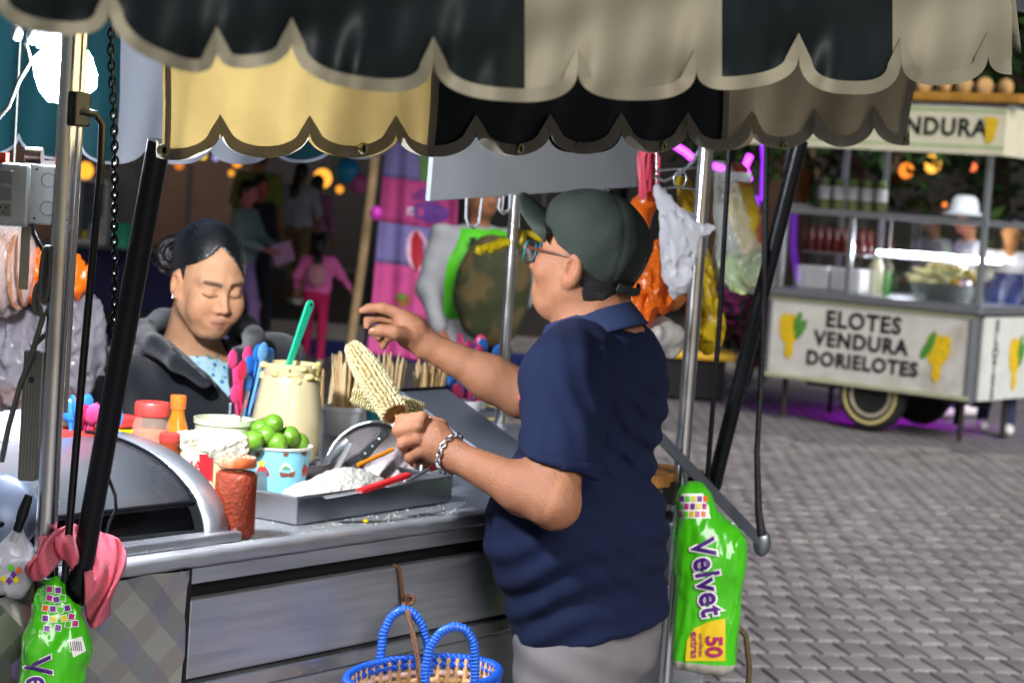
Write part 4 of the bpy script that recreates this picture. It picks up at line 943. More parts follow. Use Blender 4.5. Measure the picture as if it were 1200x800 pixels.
# back valance, teal and white, on the far side
c3 = [(-110, 168), (-40, 164), (22, 160), (95, 172), (170, 172), (246, 172), (320, 172), (392, 168), (460, 164)]
valance(-1.0, c3, [20] * 8, 30, [(-100, 133, M_TEAL, 'teal_panel'), (133, 330, M_WHT, 'white_panel'), (330, 455, M_TEAL, 'teal_panel')], 2.5, 2.0, .01, 2.2, trim=M_WHT, ztop=2.10)

# ------------------------------------------------------------------ lamp on the left pole
YL = 3.12
lp = P(76, 84, YL)
lamp = thing('led_bulb', 'glaring white LED bulb glowing behind the left steel pole', 'lamp', lp)
ld = (P(76, 100, YL) - P(60, 48, YL)).normalized(); Ml = frame(ld)
Ml = Matrix((Ml.col[1], Ml.col[2], Ml.col[0])).transposed()
g = MB(); g.lathe([(.02, -.042), (.039, -.032), (.045, -.01), (.045, .018), (.038, .036), (.02, .044), (.002, .046)], lp, 24, Ml); g.build('diffuser', mat('led_glow', '#ffffff', .4, emit='#f0f5ff', estr=400.), lamp, smooth=180)
g = MB(); g.lathe([(.018, -.12), (.022, -.115), (.024, -.08), (.03, -.05), (.03, -.046)], lp, 18, Ml); g.build('socket', mat('socket_grey', '#8a8d92', .5), lamp, smooth=50)
g = MB(); g.tube([P(44, 40, 3.1), P(30, 52, 3.1), P(36, 72, 3.1), P(22, 95, 3.1), P(10, 125, 3.1), P(-20, 160, 3.1)], .0035, 8); g.build('wire', mat('white_wire', '#141413', .6), lamp, smooth=60)
for x, y in ((20, 38), (38, 42)):
    g = MB(); g.ell(P(x, y, 3.1), (.010, .010, .014), 10); g.build('connector', mat('socket_grey', '#8a8d92', .5), lamp, smooth=180)
# chain
ch = thing('hanging_chain', 'dark metal chain hanging from the awning beside the rod', 'chain', PL(133, 28, .2))
pth = [PL(131, 20, .16), PL(130, 60, .16), PL(133, 120, .16), PL(135, 190, .16), PL(134, 280, .15), PL(134, 400, .14)]
def samp(pts, n):
    L = [0]
    for i in range(1, len(pts)): L.append(L[-1] + (pts[i] - pts[i - 1]).length)
    out = []
    for k in range(n):
        s = L[-1] * k / (n - 1); i = 1
        while i < len(L) - 1 and L[i] < s: i += 1
        out.append(pts[i - 1].lerp(pts[i], (s - L[i - 1]) / max(1e-9, L[i] - L[i - 1])))
    return out
lk = MB(); lk.tube([(.0042 * math.cos(t), 0, .0085 * math.sin(t)) for t in np.linspace(0, 2 * math.pi, 12, endpoint=False)], .0018, 6, closed=True)
sp = samp(pth, 42)
l0 = None
for k, q in enumerate(sp):
    if l0 is None: o = lk.build('link', mat('chain_iron', '#16171a', .35, .8), ch, smooth=180, origin=(0, 0, 0)); l0 = o
    else: o = l0.copy(); col.objects.link(o); o.parent = ch
    o.location = q - WLOC[ch.name]; o.rotation_euler = (0, 0, (k % 2) * R(80) + R(20))

g = MB(); g.tube([PL(121, 548, .06), PL(128, 562, .05), PL(135, 580, .03), PL(136, 597, .01), PL(128, 612, .005), PL(124, 628, .01)], .0028, 6); tag(g.build('twisted_wire', M_BLK, smooth=60), 'short twisted black wire hanging over the warmer glass', 'wire')
# ------------------------------------------------------------------ hanging board and hooks
bd = thing('hanging_board', 'blank grey back of a hanging sign board under the awning', 'sign', PL(625, 235, -.45))
q = [PL(503, 236, -.45), PL(747, 219, -.45), PL(750, 120, -.45), PL(512, 130, -.45)]
g = MB(); g.poly(q, -NO * .012); g.build('board', mat('board_grey', '#c6cdd2', .45, var=.05, vscale=3, color2='#b4bcc2', c2scale=2.5), bd, bevel=.002)
for pts in ([(547, 232), (546, 255), (549, 264), (555, 267), (561, 262), (563, 246), (565, 232)], [(586, 232), (584, 244), (590, 251), (597, 245), (598, 228)], [(590, 230), (588, 246), (594, 249), (600, 240), (601, 228)]):
    g = MB(); g.tube([PL(x, y, -.435) for x, y in pts], .0032, 8); g.build('cord_loop', mat('white_rope', '#d8dade', .7, bump=.5, bscale=300), bd, smooth=60)
for x in (530, 730):
    g = MB(); g.tube([PL(x, 126, -.455), PL(x, 20, -.46)], .003, 6); g.build('hanger', M_POLE, bd)

# ================================================================== ON THE COUNTER
def spot(px, v, z=ZC):                    # stand a thing at pixel column px, v behind the front edge, height z
    d = ray(px, 560); k = None
    p = PL(px, 560, v)
    for _ in range(6):                    # refine the row so that roll is respected
        w = Vector((p.x, p.y, z)); c = w - CAM; py = 400 - FPX * c.dot(_CU) / c.dot(_F); p = PL(px, py, v)
    return Vector((p.x, p.y, z))
def scale_at(p): return FPX / (Vector(p) - CAM).dot(_F)      # pixels per metre there
def hgt(p, py):                            # height above p at which the pixel row py lies
    k = scale_at(p); c = Vector(p) - CAM; y0 = 400 - k * c.dot(_CU); return (y0 - py) / k
M_GLASSY = mat('clear_plastic', '#e6e6e0', .12, var=.05, alpha=.35, spec=.6)
M_REDLID = mat('red_lid', '#c23a34', .4, var=.12, vscale=20); M_PINK = mat('spoon_pink', '#e0457e', .3, var=.05); M_BLUE = mat('spoon_blue', '#2a6ec2', .3, var=.05); M_YEL = mat('bright_yellow', '#e8c81a', .4, var=.08)
def spoon_mesh():
    g = MB(); g.tube([(0, 0, 0), (0, .001, .05), (0, .0, .085)], [.0028, .0026, .003], 6, flat=.5)
    g.ell((0, .0, .105), (.0135, .004, .022), 12); return g
sp_p = spoon_mesh(); SPM = None
def spoons(parent_base, n, spread, z0, cols_, group, labels, seed, h=1.0, tilt=.35):
    rr = random.Random(seed)
    for k in range(n):
        a = rr.uniform(0, 6.28); r_ = spread * rr.uniform(.15, 1); m_ = cols_[k % len(cols_)]
        g = spoon_mesh(); o = g.build('plastic_spoon', m_, smooth=60, origin=(0, 0, 0))
        o.location = parent_base + Vector((r_ * math.cos(a), r_ * math.sin(a), z0 + rr.uniform(-.01, .012)))
        o.rotation_euler = (rr.uniform(-tilt, tilt), rr.uniform(-tilt, tilt), rr.uniform(-1.2, 1.2)); o.scale = (1.15 * h, 1.15 * h, h)
        tag(o, labels[k % len(cols_)], 'spoon', group)

# red cup with spoons behind the left pole
p = spot(88, -.40); t = thing('red_cup', 'red plastic cup holding pink and blue spoons behind the left pole', 'cup', p)
k = scale_at(p); ht = hgt(p, 501)
g = MB(); g.lathe([(.028, 0), (.036, ht), (.034, ht), (.026, .004)], p, 20); g.build('cup', mat('cup_red', '#d8433c', .35, var=.08), t, smooth=40)
spoons(p, 11, .022, ht - .075, [M_PINK, M_BLUE, mat('spoon_red', '#d02a50', .3)], 'spoons in the red cup', ['pink plastic spoon standing in the red cup', 'blue plastic spoon standing in the red cup', 'crimson plastic spoon standing in the red cup'], 3)
# yellow tub with red lid
p = spot(139, -.46); ht = hgt(p, 486); t = thing('yellow_tub', 'yellow plastic tub with red lid behind the warmer', 'tub', p)
g = MB(); g.box(p + UP * (ht - .02) / 2, (.046, .046, ht - .02), AX, NO, UP); g.build('tub', M_YEL, t, bevel=.005)
for zz in (.25, .5, .75):
    g = MB(); g.box(p + UP * (ht - .02) * zz, (.0475, .0475, .003), AX, NO, UP); g.build('rib', mat('yellow_dark', '#c9a010', .4), t)
g = MB(); g.box(p + UP * (ht - .01), (.05, .05, .02), AX, NO, UP); g.build('lid', M_REDLID, t, bevel=.003)
def shaker(px, v, ytop, rad, lidr, lidh, label, fill, lidm, ybot_fill=None, body=None, z=ZC, fillz=.6):
    p = spot(px, v, z); ht = hgt(p, ytop) ; t = thing('spice_jar', label, 'jar', p)
    hb = ht - lidh
    w = lambda a, z_: 1 + .012 * math.cos(8 * a)
    g = MB(); g.lathe([(rad * .9, 0), (rad, .006), (rad, hb * .25), (rad * .97, hb * .5), (rad, hb * .80), (rad * .97, hb * .90), (lidr * .97, hb * .96), (lidr * .95, hb - .002), (lidr * .95, hb)], p, 28, wob=w); o = g.build('jar', body or M_GLASSY, t, smooth=60)
    g = MB(); g.lathe([(rad * .88, .004), (rad * .97, .008), (rad * .97, hb * .25), (rad * .95, hb * .5), (rad * .96, hb * (fillz - .06)), (rad * .8, hb * fillz)], p, 28, wob=lambda a, z_: .985 + .006 * math.sin(3 * a + z_ * 90)); g.build('powder', fill, t, smooth=60)
    g = MB(); g.lathe([(lidr, 0), (lidr * 1.02, .003), (lidr, lidh - .003), (lidr * .94, lidh), (.001, lidh + .0005)], p + UP * hb, 28); l_ = g.build('lid', lidm, t, smooth=40)
    for i in range(13):
        a = i * 2.4; r_ = lidr * .8 * math.sqrt((i + .5) / 13); g = MB(); g.lathe([(.0016, 0), (.0016, .0012)], p + UP * ht + Vector((r_ * math.cos(a), r_ * math.sin(a), .0003)), 6); g.build('shaker_hole', mat('lid_hole', '#7a1c12', .7), l_)
    return t
M_PAP = mat('paprika', '#b8532c', .85, var=.25, vscale=60, bump=.5, bscale=200); M_CHI = mat('chilli_powder', '#8f3214', .6, var=.25, vscale=50, bump=.5, bscale=160)
shaker(172, -.36, 470, .035, .031, .024, 'clear jar half full of orange powder with red shaker lid behind the warmer', M_PAP, M_REDLID, fillz=.86, body=mat('jar_film', '#d8b8a4', .1, alpha=.25, spec=1.))
shaker(273, -.06, 534, .0365, .032, .016, 'tall jar full of red chilli powder with dusty white lid beside the tray', M_CHI, mat('dusty_lid', '#c69478', .5, color2='#b8562a', c2scale=18, c2thr=(.45, .6)), body=mat('chilli_glass', '#8a3c20', .08, alpha=.22, spec=1., var=.02, coat=1.), fillz=.93)
p = spot(194, -.30); ht = hgt(p, 508); t = thing('small_jar', 'small jar with plain red lid beside the cheese carton', 'jar', p)
g = MB(); g.lathe([(.017, 0), (.018, ht - .012)], p, 20); g.build('jar', mat('brown_sauce', '#8a3a1e', .25), t, smooth=40)
g = MB(); g.lathe([(.0185, 0), (.019, .002), (.0185, .013), (.016, .0145), (.001, .0145)], p + UP * (ht - .012), 20); g.build('lid', M_REDLID, t, smooth=40)
# orange sauce bottle
p = spot(203, -.46); ht = hgt(p, 462); t = thing('sauce_bottle', 'orange hot sauce bottle with orange cap behind the spice jar', 'bottle', p)
g = MB(); g.lathe([(.024, 0), (.026, .005), (.026, ht * .5), (.022, ht * .64), (.013, ht * .80), (.0125, ht * .86)], p, 22); g.build('bottle', mat('sauce_orange', '#c8701c', .12, var=.1, coat=.5), t, smooth=60)
g = MB(); g.lathe([(.0145, 0), (.0145, ht * .05), (.0155, ht * .055), (.0155, ht * .13), (.0135, ht * .14), (.001, ht * .14)], p + UP * ht * .86, 20); g.build('cap', mat('cap_orange', '#e8702a', .35), t, smooth=40)
# cheese carton
p = spot(243, -.27); t = thing('cheese_carton', 'open carton of white crumbled cheese with printed red and green label', 'carton', p)
dX = (AX * .55 - NO * .0 + Vector((.75, -.1, 0))).normalized(); dX = Vector((.93, .37, 0)).normalized(); dY = Vector((-dX.y, dX.x, 0))
k = scale_at(p); wX, wY, hZ = .118, .07, hgt(p, 520)
g = MB(); g.box(p + UP * hZ / 2, (wX, wY, hZ), dX, dY, UP); g.build('carton', mat('carton_cream', '#cfc492', .55, var=.1, vscale=12), t, bevel=.004)
fx = lambda a, z: p + dX * a - dY * (wY / 2 + .0018) + UP * z
M_LR = mat('label_red', '#b8202a', .5, var=.1); M_LG = mat('label_green', '#2f8a4a', .5); M_LY = mat('label_yellow', '#d8cc3a', .5, var=.15)
def patch(pts, m_, parent, o=0., nm='label_print'):
    g = MB(); g.raw([fx(a, z) - dY * o for a, z in pts], [tuple(range(len(pts)))]); return g.build(nm, m_, parent)
patch([(-.058, .02), (-.004, .0), (-.004, hZ - .012), (-.058, hZ - .006)], mat('label_pale', '#ead9c4', .5), t)
patch([(-.026, hZ * .52), (-.004, hZ * .5), (-.004, hZ - .012), (-.03, hZ - .012)], M_LR, t, .0008); patch([(-.02, .01), (-.004, .008), (-.004, .03), (-.014, .034)], M_LR, t, .0008)
patch([(.002, .0), (.056, .0), (.056, hZ * .42), (.03, hZ * .52), (.01, hZ * .45)], M_LY, t); patch([(.008, .006), (.05, .006), (.05, hZ * .3), (.03, hZ * .4)], mat('label_olive', '#a9ad2a', .5, var=.3, vscale=50), t, .0008)
lettering('RIA', fx(-.042, hZ * .72) - dY * .002, dX, UP, .024, M_LR, t, bold=.0006); lettering('enti', fx(-.03, hZ * .42) - dY * .003, (dX + UP * -.15).normalized(), UP, .026, M_LG, t, bold=.0006)
def cheese_top(pp):
    d = s_box(pp, p + UP * (hZ + .004), (wX / 2 + .002, wY / 2, .016), np.array(Matrix((dX, dY, UP)).transposed()), .008)
    d = smin(d, s_ell(pp, p + dX * .02 - dY * .034 + UP * (hZ - .008), (.034, .010, .026), np.array(Matrix((dX, dY, UP)).transposed())), .012)
    return d + .0028 * fbm(pp, 190, 4) + .0016 * fbm(pp, 420, 8)
o = blob('crumbled_cheese', cheese_top, *bounds([p + UP * hZ], .09), .0022, mat('cheese_white', '#bdb8a2', .75, var=.06, vscale=40, bump=.4, bscale=220), t, 1)
# pale green tub with ladle
p = spot(258, -.44); ht = hgt(p, 489); t = thing('sauce_tub', 'pale green round tub of sauce with brown stained rim', 'tub', p)
k = scale_at(p); rt = 35 / k
g = MB(); g.lathe([(rt * .8, 0), (rt * .97, ht - .012), (rt * 1.02, ht - .01), (rt * 1.02, ht), (rt * .95, ht), (rt * .93, ht - .02)], p, 32, cap=False); g.build('tub', mat('tub_green', '#c9d2b0', .4, var=.06), t, smooth=40)
g = MB(); g.lathe([(rt * .94, 0), (rt * .93, .0005), (.001, .001)], p + UP * (ht - .012), 32, cap=False); g.build('sauce', mat('brown_salsa', '#7a4a24', .35, var=.3, vscale=60, bump=.6, bscale=120), t)
for dx in (.0, .006, .012):
    g = MB(); g.box(p + Vector((rt * .62 + dx, -rt * .75, ht * .35)), (.0012, .0012, ht * .3)); g.build('tick_mark', M_INK, t)
lp2 = spot(284, -.44, ZC + .06); g = MB(); g.tube([PL(280, 500, -.44), PL(288, 470, -.46), PL(291, 458, -.465)], [.0055, .0085, .007], 10, flat=.35); lad = g.build('ladle', M_STEEL, smooth=60); tag(lad, 'steel ladle handle leaning out of the sauce tub', 'ladle')
g = MB(); g.tube([PL(286.5, 478, -.443), PL(288.8, 468, -.446)], .0022, 8, flat=.5); g.build('slot', mat('slot_red', '#a83040', .5), lad)
# spoon cluster behind the mayonnaise jar
p = spot(284, -.56, 1.067); cupt = MB(); cupt.lathe([(.026, 0), (.033, .06), (.031, .06), (.024, .004)], p, 18); tag(cupt.build('spoon_cup', mat('foam_white', '#eef0f2', .7, var=.03, vscale=90), smooth=40), 'white foam cup of spoons behind the mayonnaise jar', 'cup')
for k_, (x, y, c, an) in enumerate(((273, 421, M_PINK, -.15), (290, 416, M_PINK, .1), (292, 428, M_BLUE, .0), (302, 414, M_BLUE, .15), (315, 418, M_BLUE, .35), (279, 440, M_PINK, -.1), (290, 449, M_BLUE, .05), (276, 462, M_PINK, -.2), (308, 412, mat('spoon_sky', '#6aa6e0', .3), .2), (284, 434, mat('spoon_red', '#d02a50', .3), 0))):
    g = MB(); c0 = PL(x, y, -.57 + .004 * k_); up = (UP + AX * an).normalized(); sd = up.cross(NO).normalized(); Mx = Matrix((sd, -NO, up)).transposed()
    g.ell(c0, (.0145, .004, .020), 12, Mx); g.tube([c0 - up * .017, c0 - up * .06, p + UP * .02], [.0035, .003, .0025], 6); o = g.build('plastic_spoon', c, smooth=60)
    tag(o, {'spoon_pink': 'pink spoon bowl standing beside the mayonnaise jar', 'spoon_blue': 'blue spoon bowl standing beside the mayonnaise jar', 'spoon_sky': 'light blue spoon behind the mayonnaise jar rim', 'spoon_red': 'crimson spoon between the pink and blue ones by the mayonnaise jar'}[c.name], 'spoon', 'spoons behind the mayonnaise jar')
# big mayonnaise jar with teal spatula
p = spot(333, -.50); k = scale_at(p); ht = hgt(p, 424); rj = 43 / k; t = thing('mayonnaise_jar', 'big open jar of creamy mayonnaise with smeared rim', 'jar', p)
facet = lambda a, z_: 1 + .014 * abs(math.cos(5 * a)) * (1 if z_ > ht * .45 else 0)
g = MB(); g.lathe([(rj * .9, 0), (rj, .01), (rj, ht * .38), (rj * .99, ht * .42), (rj * 1.005, ht * .45), (rj * .96, ht * .52), (rj * .80, ht * .82), (rj * .76, ht * .87), (rj * .74, ht * .89), (rj * .76, ht * .90), (rj * .76, ht), (rj * .72, ht), (rj * .70, ht * .9)], p, 60, cap=False, wob=facet); g.build('glass', mat('mayo_glass', '#cfc094', .18, var=.04, vscale=14, coat=.7), t, smooth=50)
g = MB(); g.lathe([(rj * .71, 0), (rj * .5, .004), (.001, .006)], p + UP * ht * .93, 30, cap=False); g.build('mayonnaise', mat('mayo', '#eee2b4', .4, var=.05, bump=.3), t, smooth=60)
def smear(pp):
    d = np.full(len(pp), 1., np.float32); rr = random.Random(5)
    for i in range(34):
        a = rr.uniform(-3.3, .4); z_ = ht * rr.uniform(.86, 1.005); r_ = rj * .765
        d = smin(d, s_ell(pp, p + Vector((r_ * math.cos(a), r_ * math.sin(a), z_)), (.009 * rr.uniform(.4, 1), .009 * rr.uniform(.4, 1), .006 * rr.uniform(.4, 1.1))), .006)
    return d + .0012 * fbm(pp, 300, 2)
blob('smear', smear, *bounds([p + UP * ht], .085), .0024, mat('mayo_crust', '#e6d488', .5, var=.15, vscale=80), t, 1)
for (x, y, r_) in ((332, 461, .0022), (327, 452, .0013), (318, 458, .0012), (345, 470, .0012), (340, 446, .0015)):
    pass
g = MB(); a0, a1 = PL(338, 432, -.51), PL(364, 358, -.49); d = (a1 - a0).normalized()
sd = d.cross(-NO).normalized(); pts = [a0 - sd * .0075, a0 + sd * .0075, a1 + sd * .0115] + [a1 + sd * (.0115 * math.cos(t_)) + d * (.0115 * math.sin(t_)) for t_ in np.linspace(.3, 2.84, 8)] + [a1 - sd * .0115]
g.poly(pts, -NO * .006); sp_ = g.build('spatula', mat('teal_plastic', '#1fb890', .35, var=.05), bevel=.002); tag(sp_, 'teal green plastic spatula standing in the mayonnaise jar', 'spatula')
g = MB(); c_ = a1 + d * .002 + NO * .0008; g.lathe([(.003, 0), (.003, .0008)], c_, 12, Matrix((sd, d, NO)).transposed()); g.build('hang_hole', M_DARK, sp_)
# printed paper bowl of limes
p = spot(322, -.345); k = scale_at(p); ht = hgt(p, 521); rb_ = 40 / k; t = thing('paper_bowl', 'light blue paper bowl printed with cupcakes, full of limes', 'bowl', p)
bowl_prof = [(rb_ * .84, 0), (rb_ * .97, ht - .004), (rb_ * 1.02, ht - .002), (rb_ * 1.02, ht + .002), (rb_ * .97, ht + .002), (rb_ * .93, ht - .006), (rb_ * .77, .006)]
g = MB(); g.lathe(bowl_prof[:2], p, 48, cap=False, wob=lambda a, z_: 1 + .004 * math.cos(48 * a / 2)); bw = g.build('bowl', mat('paper_cyan', '#7fc4dc', .5, var=.1, vscale=3, stretch=(1, 1, .2)), t, smooth=60)
g = MB(); g.lathe(bowl_prof[1:] + [(.001, .006)], p, 48, cap=False); g.build('bowl_rim', mat('paper_white', '#ece8da', .6), t, smooth=60)
def onbowl(x, y, o=.0012):
    d = ray(x, y); lo_, hi_ = 0., 1.                       # march to the bowl cone
    c0 = CAM; tt = ((p.y - rb_ * 1.3)) / d.y
    for _ in range(400):
        q = c0 + d * tt; z_ = q.z - p.z; r_ = rb_ * (.84 + .13 * max(0, min(1, z_ / (ht - .004)))) + o
        if math.hypot(q.x - p.x, q.y - p.y) < r_: break
        tt += .0008
    return q
def bowl_print(pts, m_, o=.0012):
    c = (sum(a for a, b in pts) / len(pts), sum(b for a, b in pts) / len(pts)); g = MB(); q = [onbowl(a, b, o) for a, b in [c] + pts]
    g.raw(q, [(0, i + 1, (i + 1) % len(pts) + 1) for i in range(len(pts))]); g.build('print', m_, bw)
M_P1 = mat('pr_brown', '#7a4a34', .6); M_P2 = mat('pr_red', '#b83a3a', .6, var=.3, vscale=90); M_P3 = mat('pr_yellow', '#e2c23a', .6); M_P4 = mat('pr_white', '#e8eee2', .6, var=.1, vscale=90); M_P5 = mat('pr_green', '#5aa05a', .6)
def star(cx, cy, r1, r2, n=5, a0=-math.pi / 2): return [(cx + (r1 if i % 2 == 0 else r2) * math.cos(a0 + math.pi * i / n), cy + (r1 if i % 2 == 0 else r2) * math.sin(a0 + math.pi * i / n)) for i in range(2 * n)]
for sx, sy in ((302, 532), (335, 532), (357, 531), (291, 530)): bowl_print(star(sx, sy, 4.5, 2.2, 8), M_P1)
bowl_print([(300, 553), (303, 547), (310, 545), (315, 552), (316, 558), (300, 558)], M_P2); bowl_print(star(306, 543, 6, 2.6), M_P3, .002)
bowl_print([(326, 553), (330, 545), (334, 541), (339, 544), (345, 553)], M_P4); bowl_print([(329, 550), (335, 545), (342, 550), (336, 549)], M_P5, .002); bowl_print([(327, 553), (346, 552), (344, 559), (329, 559)], M_P1, .0016)
bowl_print([(354, 551), (357, 543), (361, 548), (360, 557), (355, 558)], M_P2)
M_LIME = mat('lime_skin', '#5c8f1e', .42, var=.25, vscale=22, bump=.12, bscale=320, color2='#8aa838', c2scale=14, c2thr=(.5, .75), coat=.2)
limes = [(297, 516, 0, 'dark lime'), (312, 510, 0, ''), (320, 497, 0, ''), (339, 511, 0, ''), (325, 519, 0, ''), (306, 503, 1, ''), (350, 519, 0, ''), (334, 520, 1, ''), (303, 521, 1, ''), (322, 508, 1, '')]
lm = None
names = ['glossy green lime at the left rim of the blue bowl', 'green lime leaning on the topmost lime', 'topmost green lime on the heap in the blue bowl', 'green lime on the mayonnaise side of the heap', 'green lime in front at the centre of the blue bowl', 'pale lime half hidden behind the topmost lime', 'pale yellowish lime at the bowl rim by the scoop', 'lime low in the blue bowl under the heap', 'lime low in the blue bowl under the heap', 'lime low in the blue bowl under the heap']
for i, (x, y, bk, _) in enumerate(limes):
    r_ = 12.4 / k; c_ = PL(x, y, -.335 - .03 * bk - .012 * (i in (2,)) + (.018 if i == 4 else 0))
    if lm is None:
        g = MB(); g.lathe([(.0005, -1.13), (.12, -1.08), (.3, -.97)] + [(math.cos(t_), math.sin(t_)) for t_ in np.linspace(-1.2, 1.2, 11)] + [(.3, .97), (.14, 1.07), (.09, 1.13), (.0005, 1.14)], (0, 0, 0), 18); lm = g.build('lime', M_LIME, smooth=180, origin=(0, 0, 0)); o = lm
    else: o = lm.copy(); col.objects.link(o)
    o.location = c_; o.scale = (r_,) * 3; o.rotation_euler = (random.uniform(.6, 2.2), random.uniform(-1, 1), random.uniform(0, 6)); tag(o, names[i], 'lime', 'limes in the blue bowl')
# cups of wooden sticks
M_FOAM = mat('foam_white', '#e4e6ea', .7, var=.03, vscale=90); M_STK = mat('stick_wood', '#cda872', .75, var=.22, vscale=6, bump=.2); M_STK2 = mat('stick_pale', '#dcc294', .75, var=.2, vscale=6)
def stick_cup(px, v, ybase, ytop, ystick, rpx, label, n, seed, glabel):
    p = PL(px, ybase, v); k = scale_at(p); ht = (ybase - ytop) / k; r_ = rpx / k
    g = MB(); g.lathe([(r_ * .78, 0), (r_ * .92, ht * .82), (r_ * .99, ht * .84), (r_ * .99, ht), (r_ * .92, ht), (r_ * .76, .005)], p, 28); tag(g.build('foam_cup', M_FOAM, smooth=40), label, 'cup', 'white foam cups of sticks')
    rr = random.Random(seed); L = (ybase - ystick) / k
    for i in range(n):
        a = rr.uniform(0, 6.28); q = r_ * .72 * math.sqrt(rr.random()); b0 = p + Vector((q * .7 * math.cos(a), q * .7 * math.sin(a), .007)); h_ = L * rr.uniform(.78, 1.0)
        tp = p + Vector((q * 1.25 * math.cos(a) + rr.uniform(-.006, .006), q * 1.25 * math.sin(a) + rr.uniform(-.006, .006), h_)); d = (tp - b0)
        g = MB(); g.tube([b0, b0 + d * .94, tp], [.003, .003, .0008], 6); tag(g.build('wooden_stick', (M_STK, M_STK2)[i % 2]), glabel, 'stick', 'wooden sticks in ' + label[-30:])
stick_cup(402, -.55, 509, 475, 410, 23, 'white foam cup of wooden sticks beside the mayonnaise jar', 46, 1, 'pointed wooden stick in the foam cup by the mayonnaise jar')
stick_cup(452, -.66, 500, 466, 410, 22, 'white foam cup of wooden sticks hidden behind the corn cob', 38, 2, 'pointed wooden stick in the foam cup behind the corn cob')
stick_cup(499, -.66, 500, 467, 420, 24, 'white foam cup of pale wooden sticks behind the fist', 46, 3, 'pale wooden stick in the foam cup behind the fist')
stick_cup(376, -.66, 505, 475, 430, 16, 'white foam cup of short sticks tucked behind the mayonnaise jar', 9, 4, 'short wooden stick behind the mayonnaise jar')
p = PL(437, 505, -.60); k = scale_at(p); g = MB(); g.lathe([(.014, 0), (.019, .055), (.017, .055), (.012, .004)], p, 18); tag(g.build('aqua_cup', mat('cup_aqua', '#4ab8cc', .45), smooth=40), 'little aqua cup under the lying corn ear', 'cup')
for px, v, y0, y1, lb, n, sd in ((543, -.69, 500, 468, 'white foam cup of blue and red spoons beside the pale sticks', 12, 7), (556, -.78, 478, 420, 'white foam cup of pink and blue spoons behind the pointing arm', 12, 8)):
    p = PL(px, y0, v); k = scale_at(p); ht = (y0 - y1) / k; g = MB(); g.lathe([(.028, 0), (.040, ht), (.038, ht), (.026, .004)], p, 22); tag(g.build('foam_cup', M_FOAM, smooth=40), lb, 'cup', 'white foam cups of sticks')
    if sd == 8:
        g = MB(); g.lathe([(.05, 0), (.05, .02)], Vector((p.x, p.y, p.z - .021)), 14); 
    spoons(p, n, .028, ht - .075, [M_BLUE, M_PINK], 'spoons in the foam cups', [('blue plastic spoon in the cup beside the pale sticks', 'pink plastic spoon in the cup beside the pale sticks'), ('blue plastic spoon behind the pointing arm', 'pink plastic spoon behind the pointing arm')][sd - 7], sd, 1.05, .5)
# rack that carries the rear cup
p = PL(556, 478, -.78); g = MB(); g.box(p - UP * .01, (.16, .1, .016), AX, NO, UP); rk = g.build('rear_shelf', M_STEEL2, cart, bevel=.003)
for s in (-.06, .06):
    g = MB(); q = p + AX * s; g.tube([Vector((q.x, q.y, p.z - .018)), Vector((q.x, q.y, 1.07))], .006, 8); g.build('shelf_leg', M_STEEL2, cart)

# ------------------------------------------------------------------ steel tray of cheese
A_ = G(347, 616, ZC); B_ = G(528, 588, ZC); ex = Vector((B_.x - A_.x, B_.y - A_.y, 0)); TL = ex.length; ex.normalize()
C_ = G(298, 604, ZC); ey = Vector((-ex.y, ex.x, 0)); TD = .23
th = hgt(Vector((A_.x, A_.y, ZC)), 585)
tr = thing('cheese_tray', 'rectangular steel tray of white grated cheese on the counter edge', 'tray', Vector((A_.x, A_.y, ZC)) + ex * TL / 2 + ey * TD / 2)
TP = lambda a, b, z: Vector((A_.x, A_.y, ZC)) + ex * a + ey * b + UP * z
M_TRAY = mat('tray_steel', '#a8abb0', .33, 1., var=.15, vscale=8, rvar=.12)
g = MB(); g.box(TP(TL / 2, TD / 2, .004), (TL, TD, .004), ex, ey, UP); g.build('base', M_TRAY, tr)
for a0, b0, a1, b1 in ((0, 0, TL, 0), (TL, 0, TL, TD), (TL, TD, 0, TD), (0, TD, 0, 0)):
    q0, q1 = TP(a0, b0, 0), TP(a1, b1, 0); d = (q1 - q0).normalized(); nn = d.cross(UP)
    g = MB(); fl = .010
    g.raw([q0 + UP * .003, q1 + UP * .003, q1 + UP * th + nn * .0, q0 + UP * th, q1 + UP * (th + .003), q0 + UP * (th + .003)], [(0, 1, 2, 3), (3, 2, 4, 5)]); g.build('side', M_TRAY, tr, solid=.0022)
    g = MB(); g.tube([q0 + UP * (th + .003), q1 + UP * (th + .003)], .0028, 8); g.build('rolled_edge', M_TRAY, tr, smooth=60)
def cheese(pp):
    Rm_ = np.array(Matrix((ex, ey, UP)).transposed())
    d = s_ell(pp, TP(.075, .07, .006), (.075, .05, .036), Rm_); d = smin(d, s_ell(pp, TP(.23, .115, .006), (.12, .07, .042), Rm_), .02); d = smin(d, s_ell(pp, TP(.33, .15, .008), (.11, .06, .048), Rm_), .02)
    d = smax(d, s_plane(pp, TP(0, 0, .0065), (0, 0, -1)), .002)
    for c_, n_ in ((TP(.004, 0, 0), -ex), (TP(TL - .004, 0, 0), ex), (TP(0, .004, 0), -ey), (TP(0, TD - .004, 0), ey)): d = smax(d, s_plane(pp, c_, n_), .002)
    return d + .0022 * fbm(pp, 260, 4) + .0018 * fbm(pp, 520, 6)
o = blob('grated_cheese', cheese, *bounds([TP(0, 0, 0), TP(TL, TD, .07), TP(TL, 0, 0), TP(0, TD, 0)], .01), .0025, mat('grated_white', '#d2cfc4', .8, var=.08, vscale=70, bump=.7, bscale=330), None, 1); tag(o, 'heaped white grated cheese lying in the steel tray', 'cheese', kind=None)
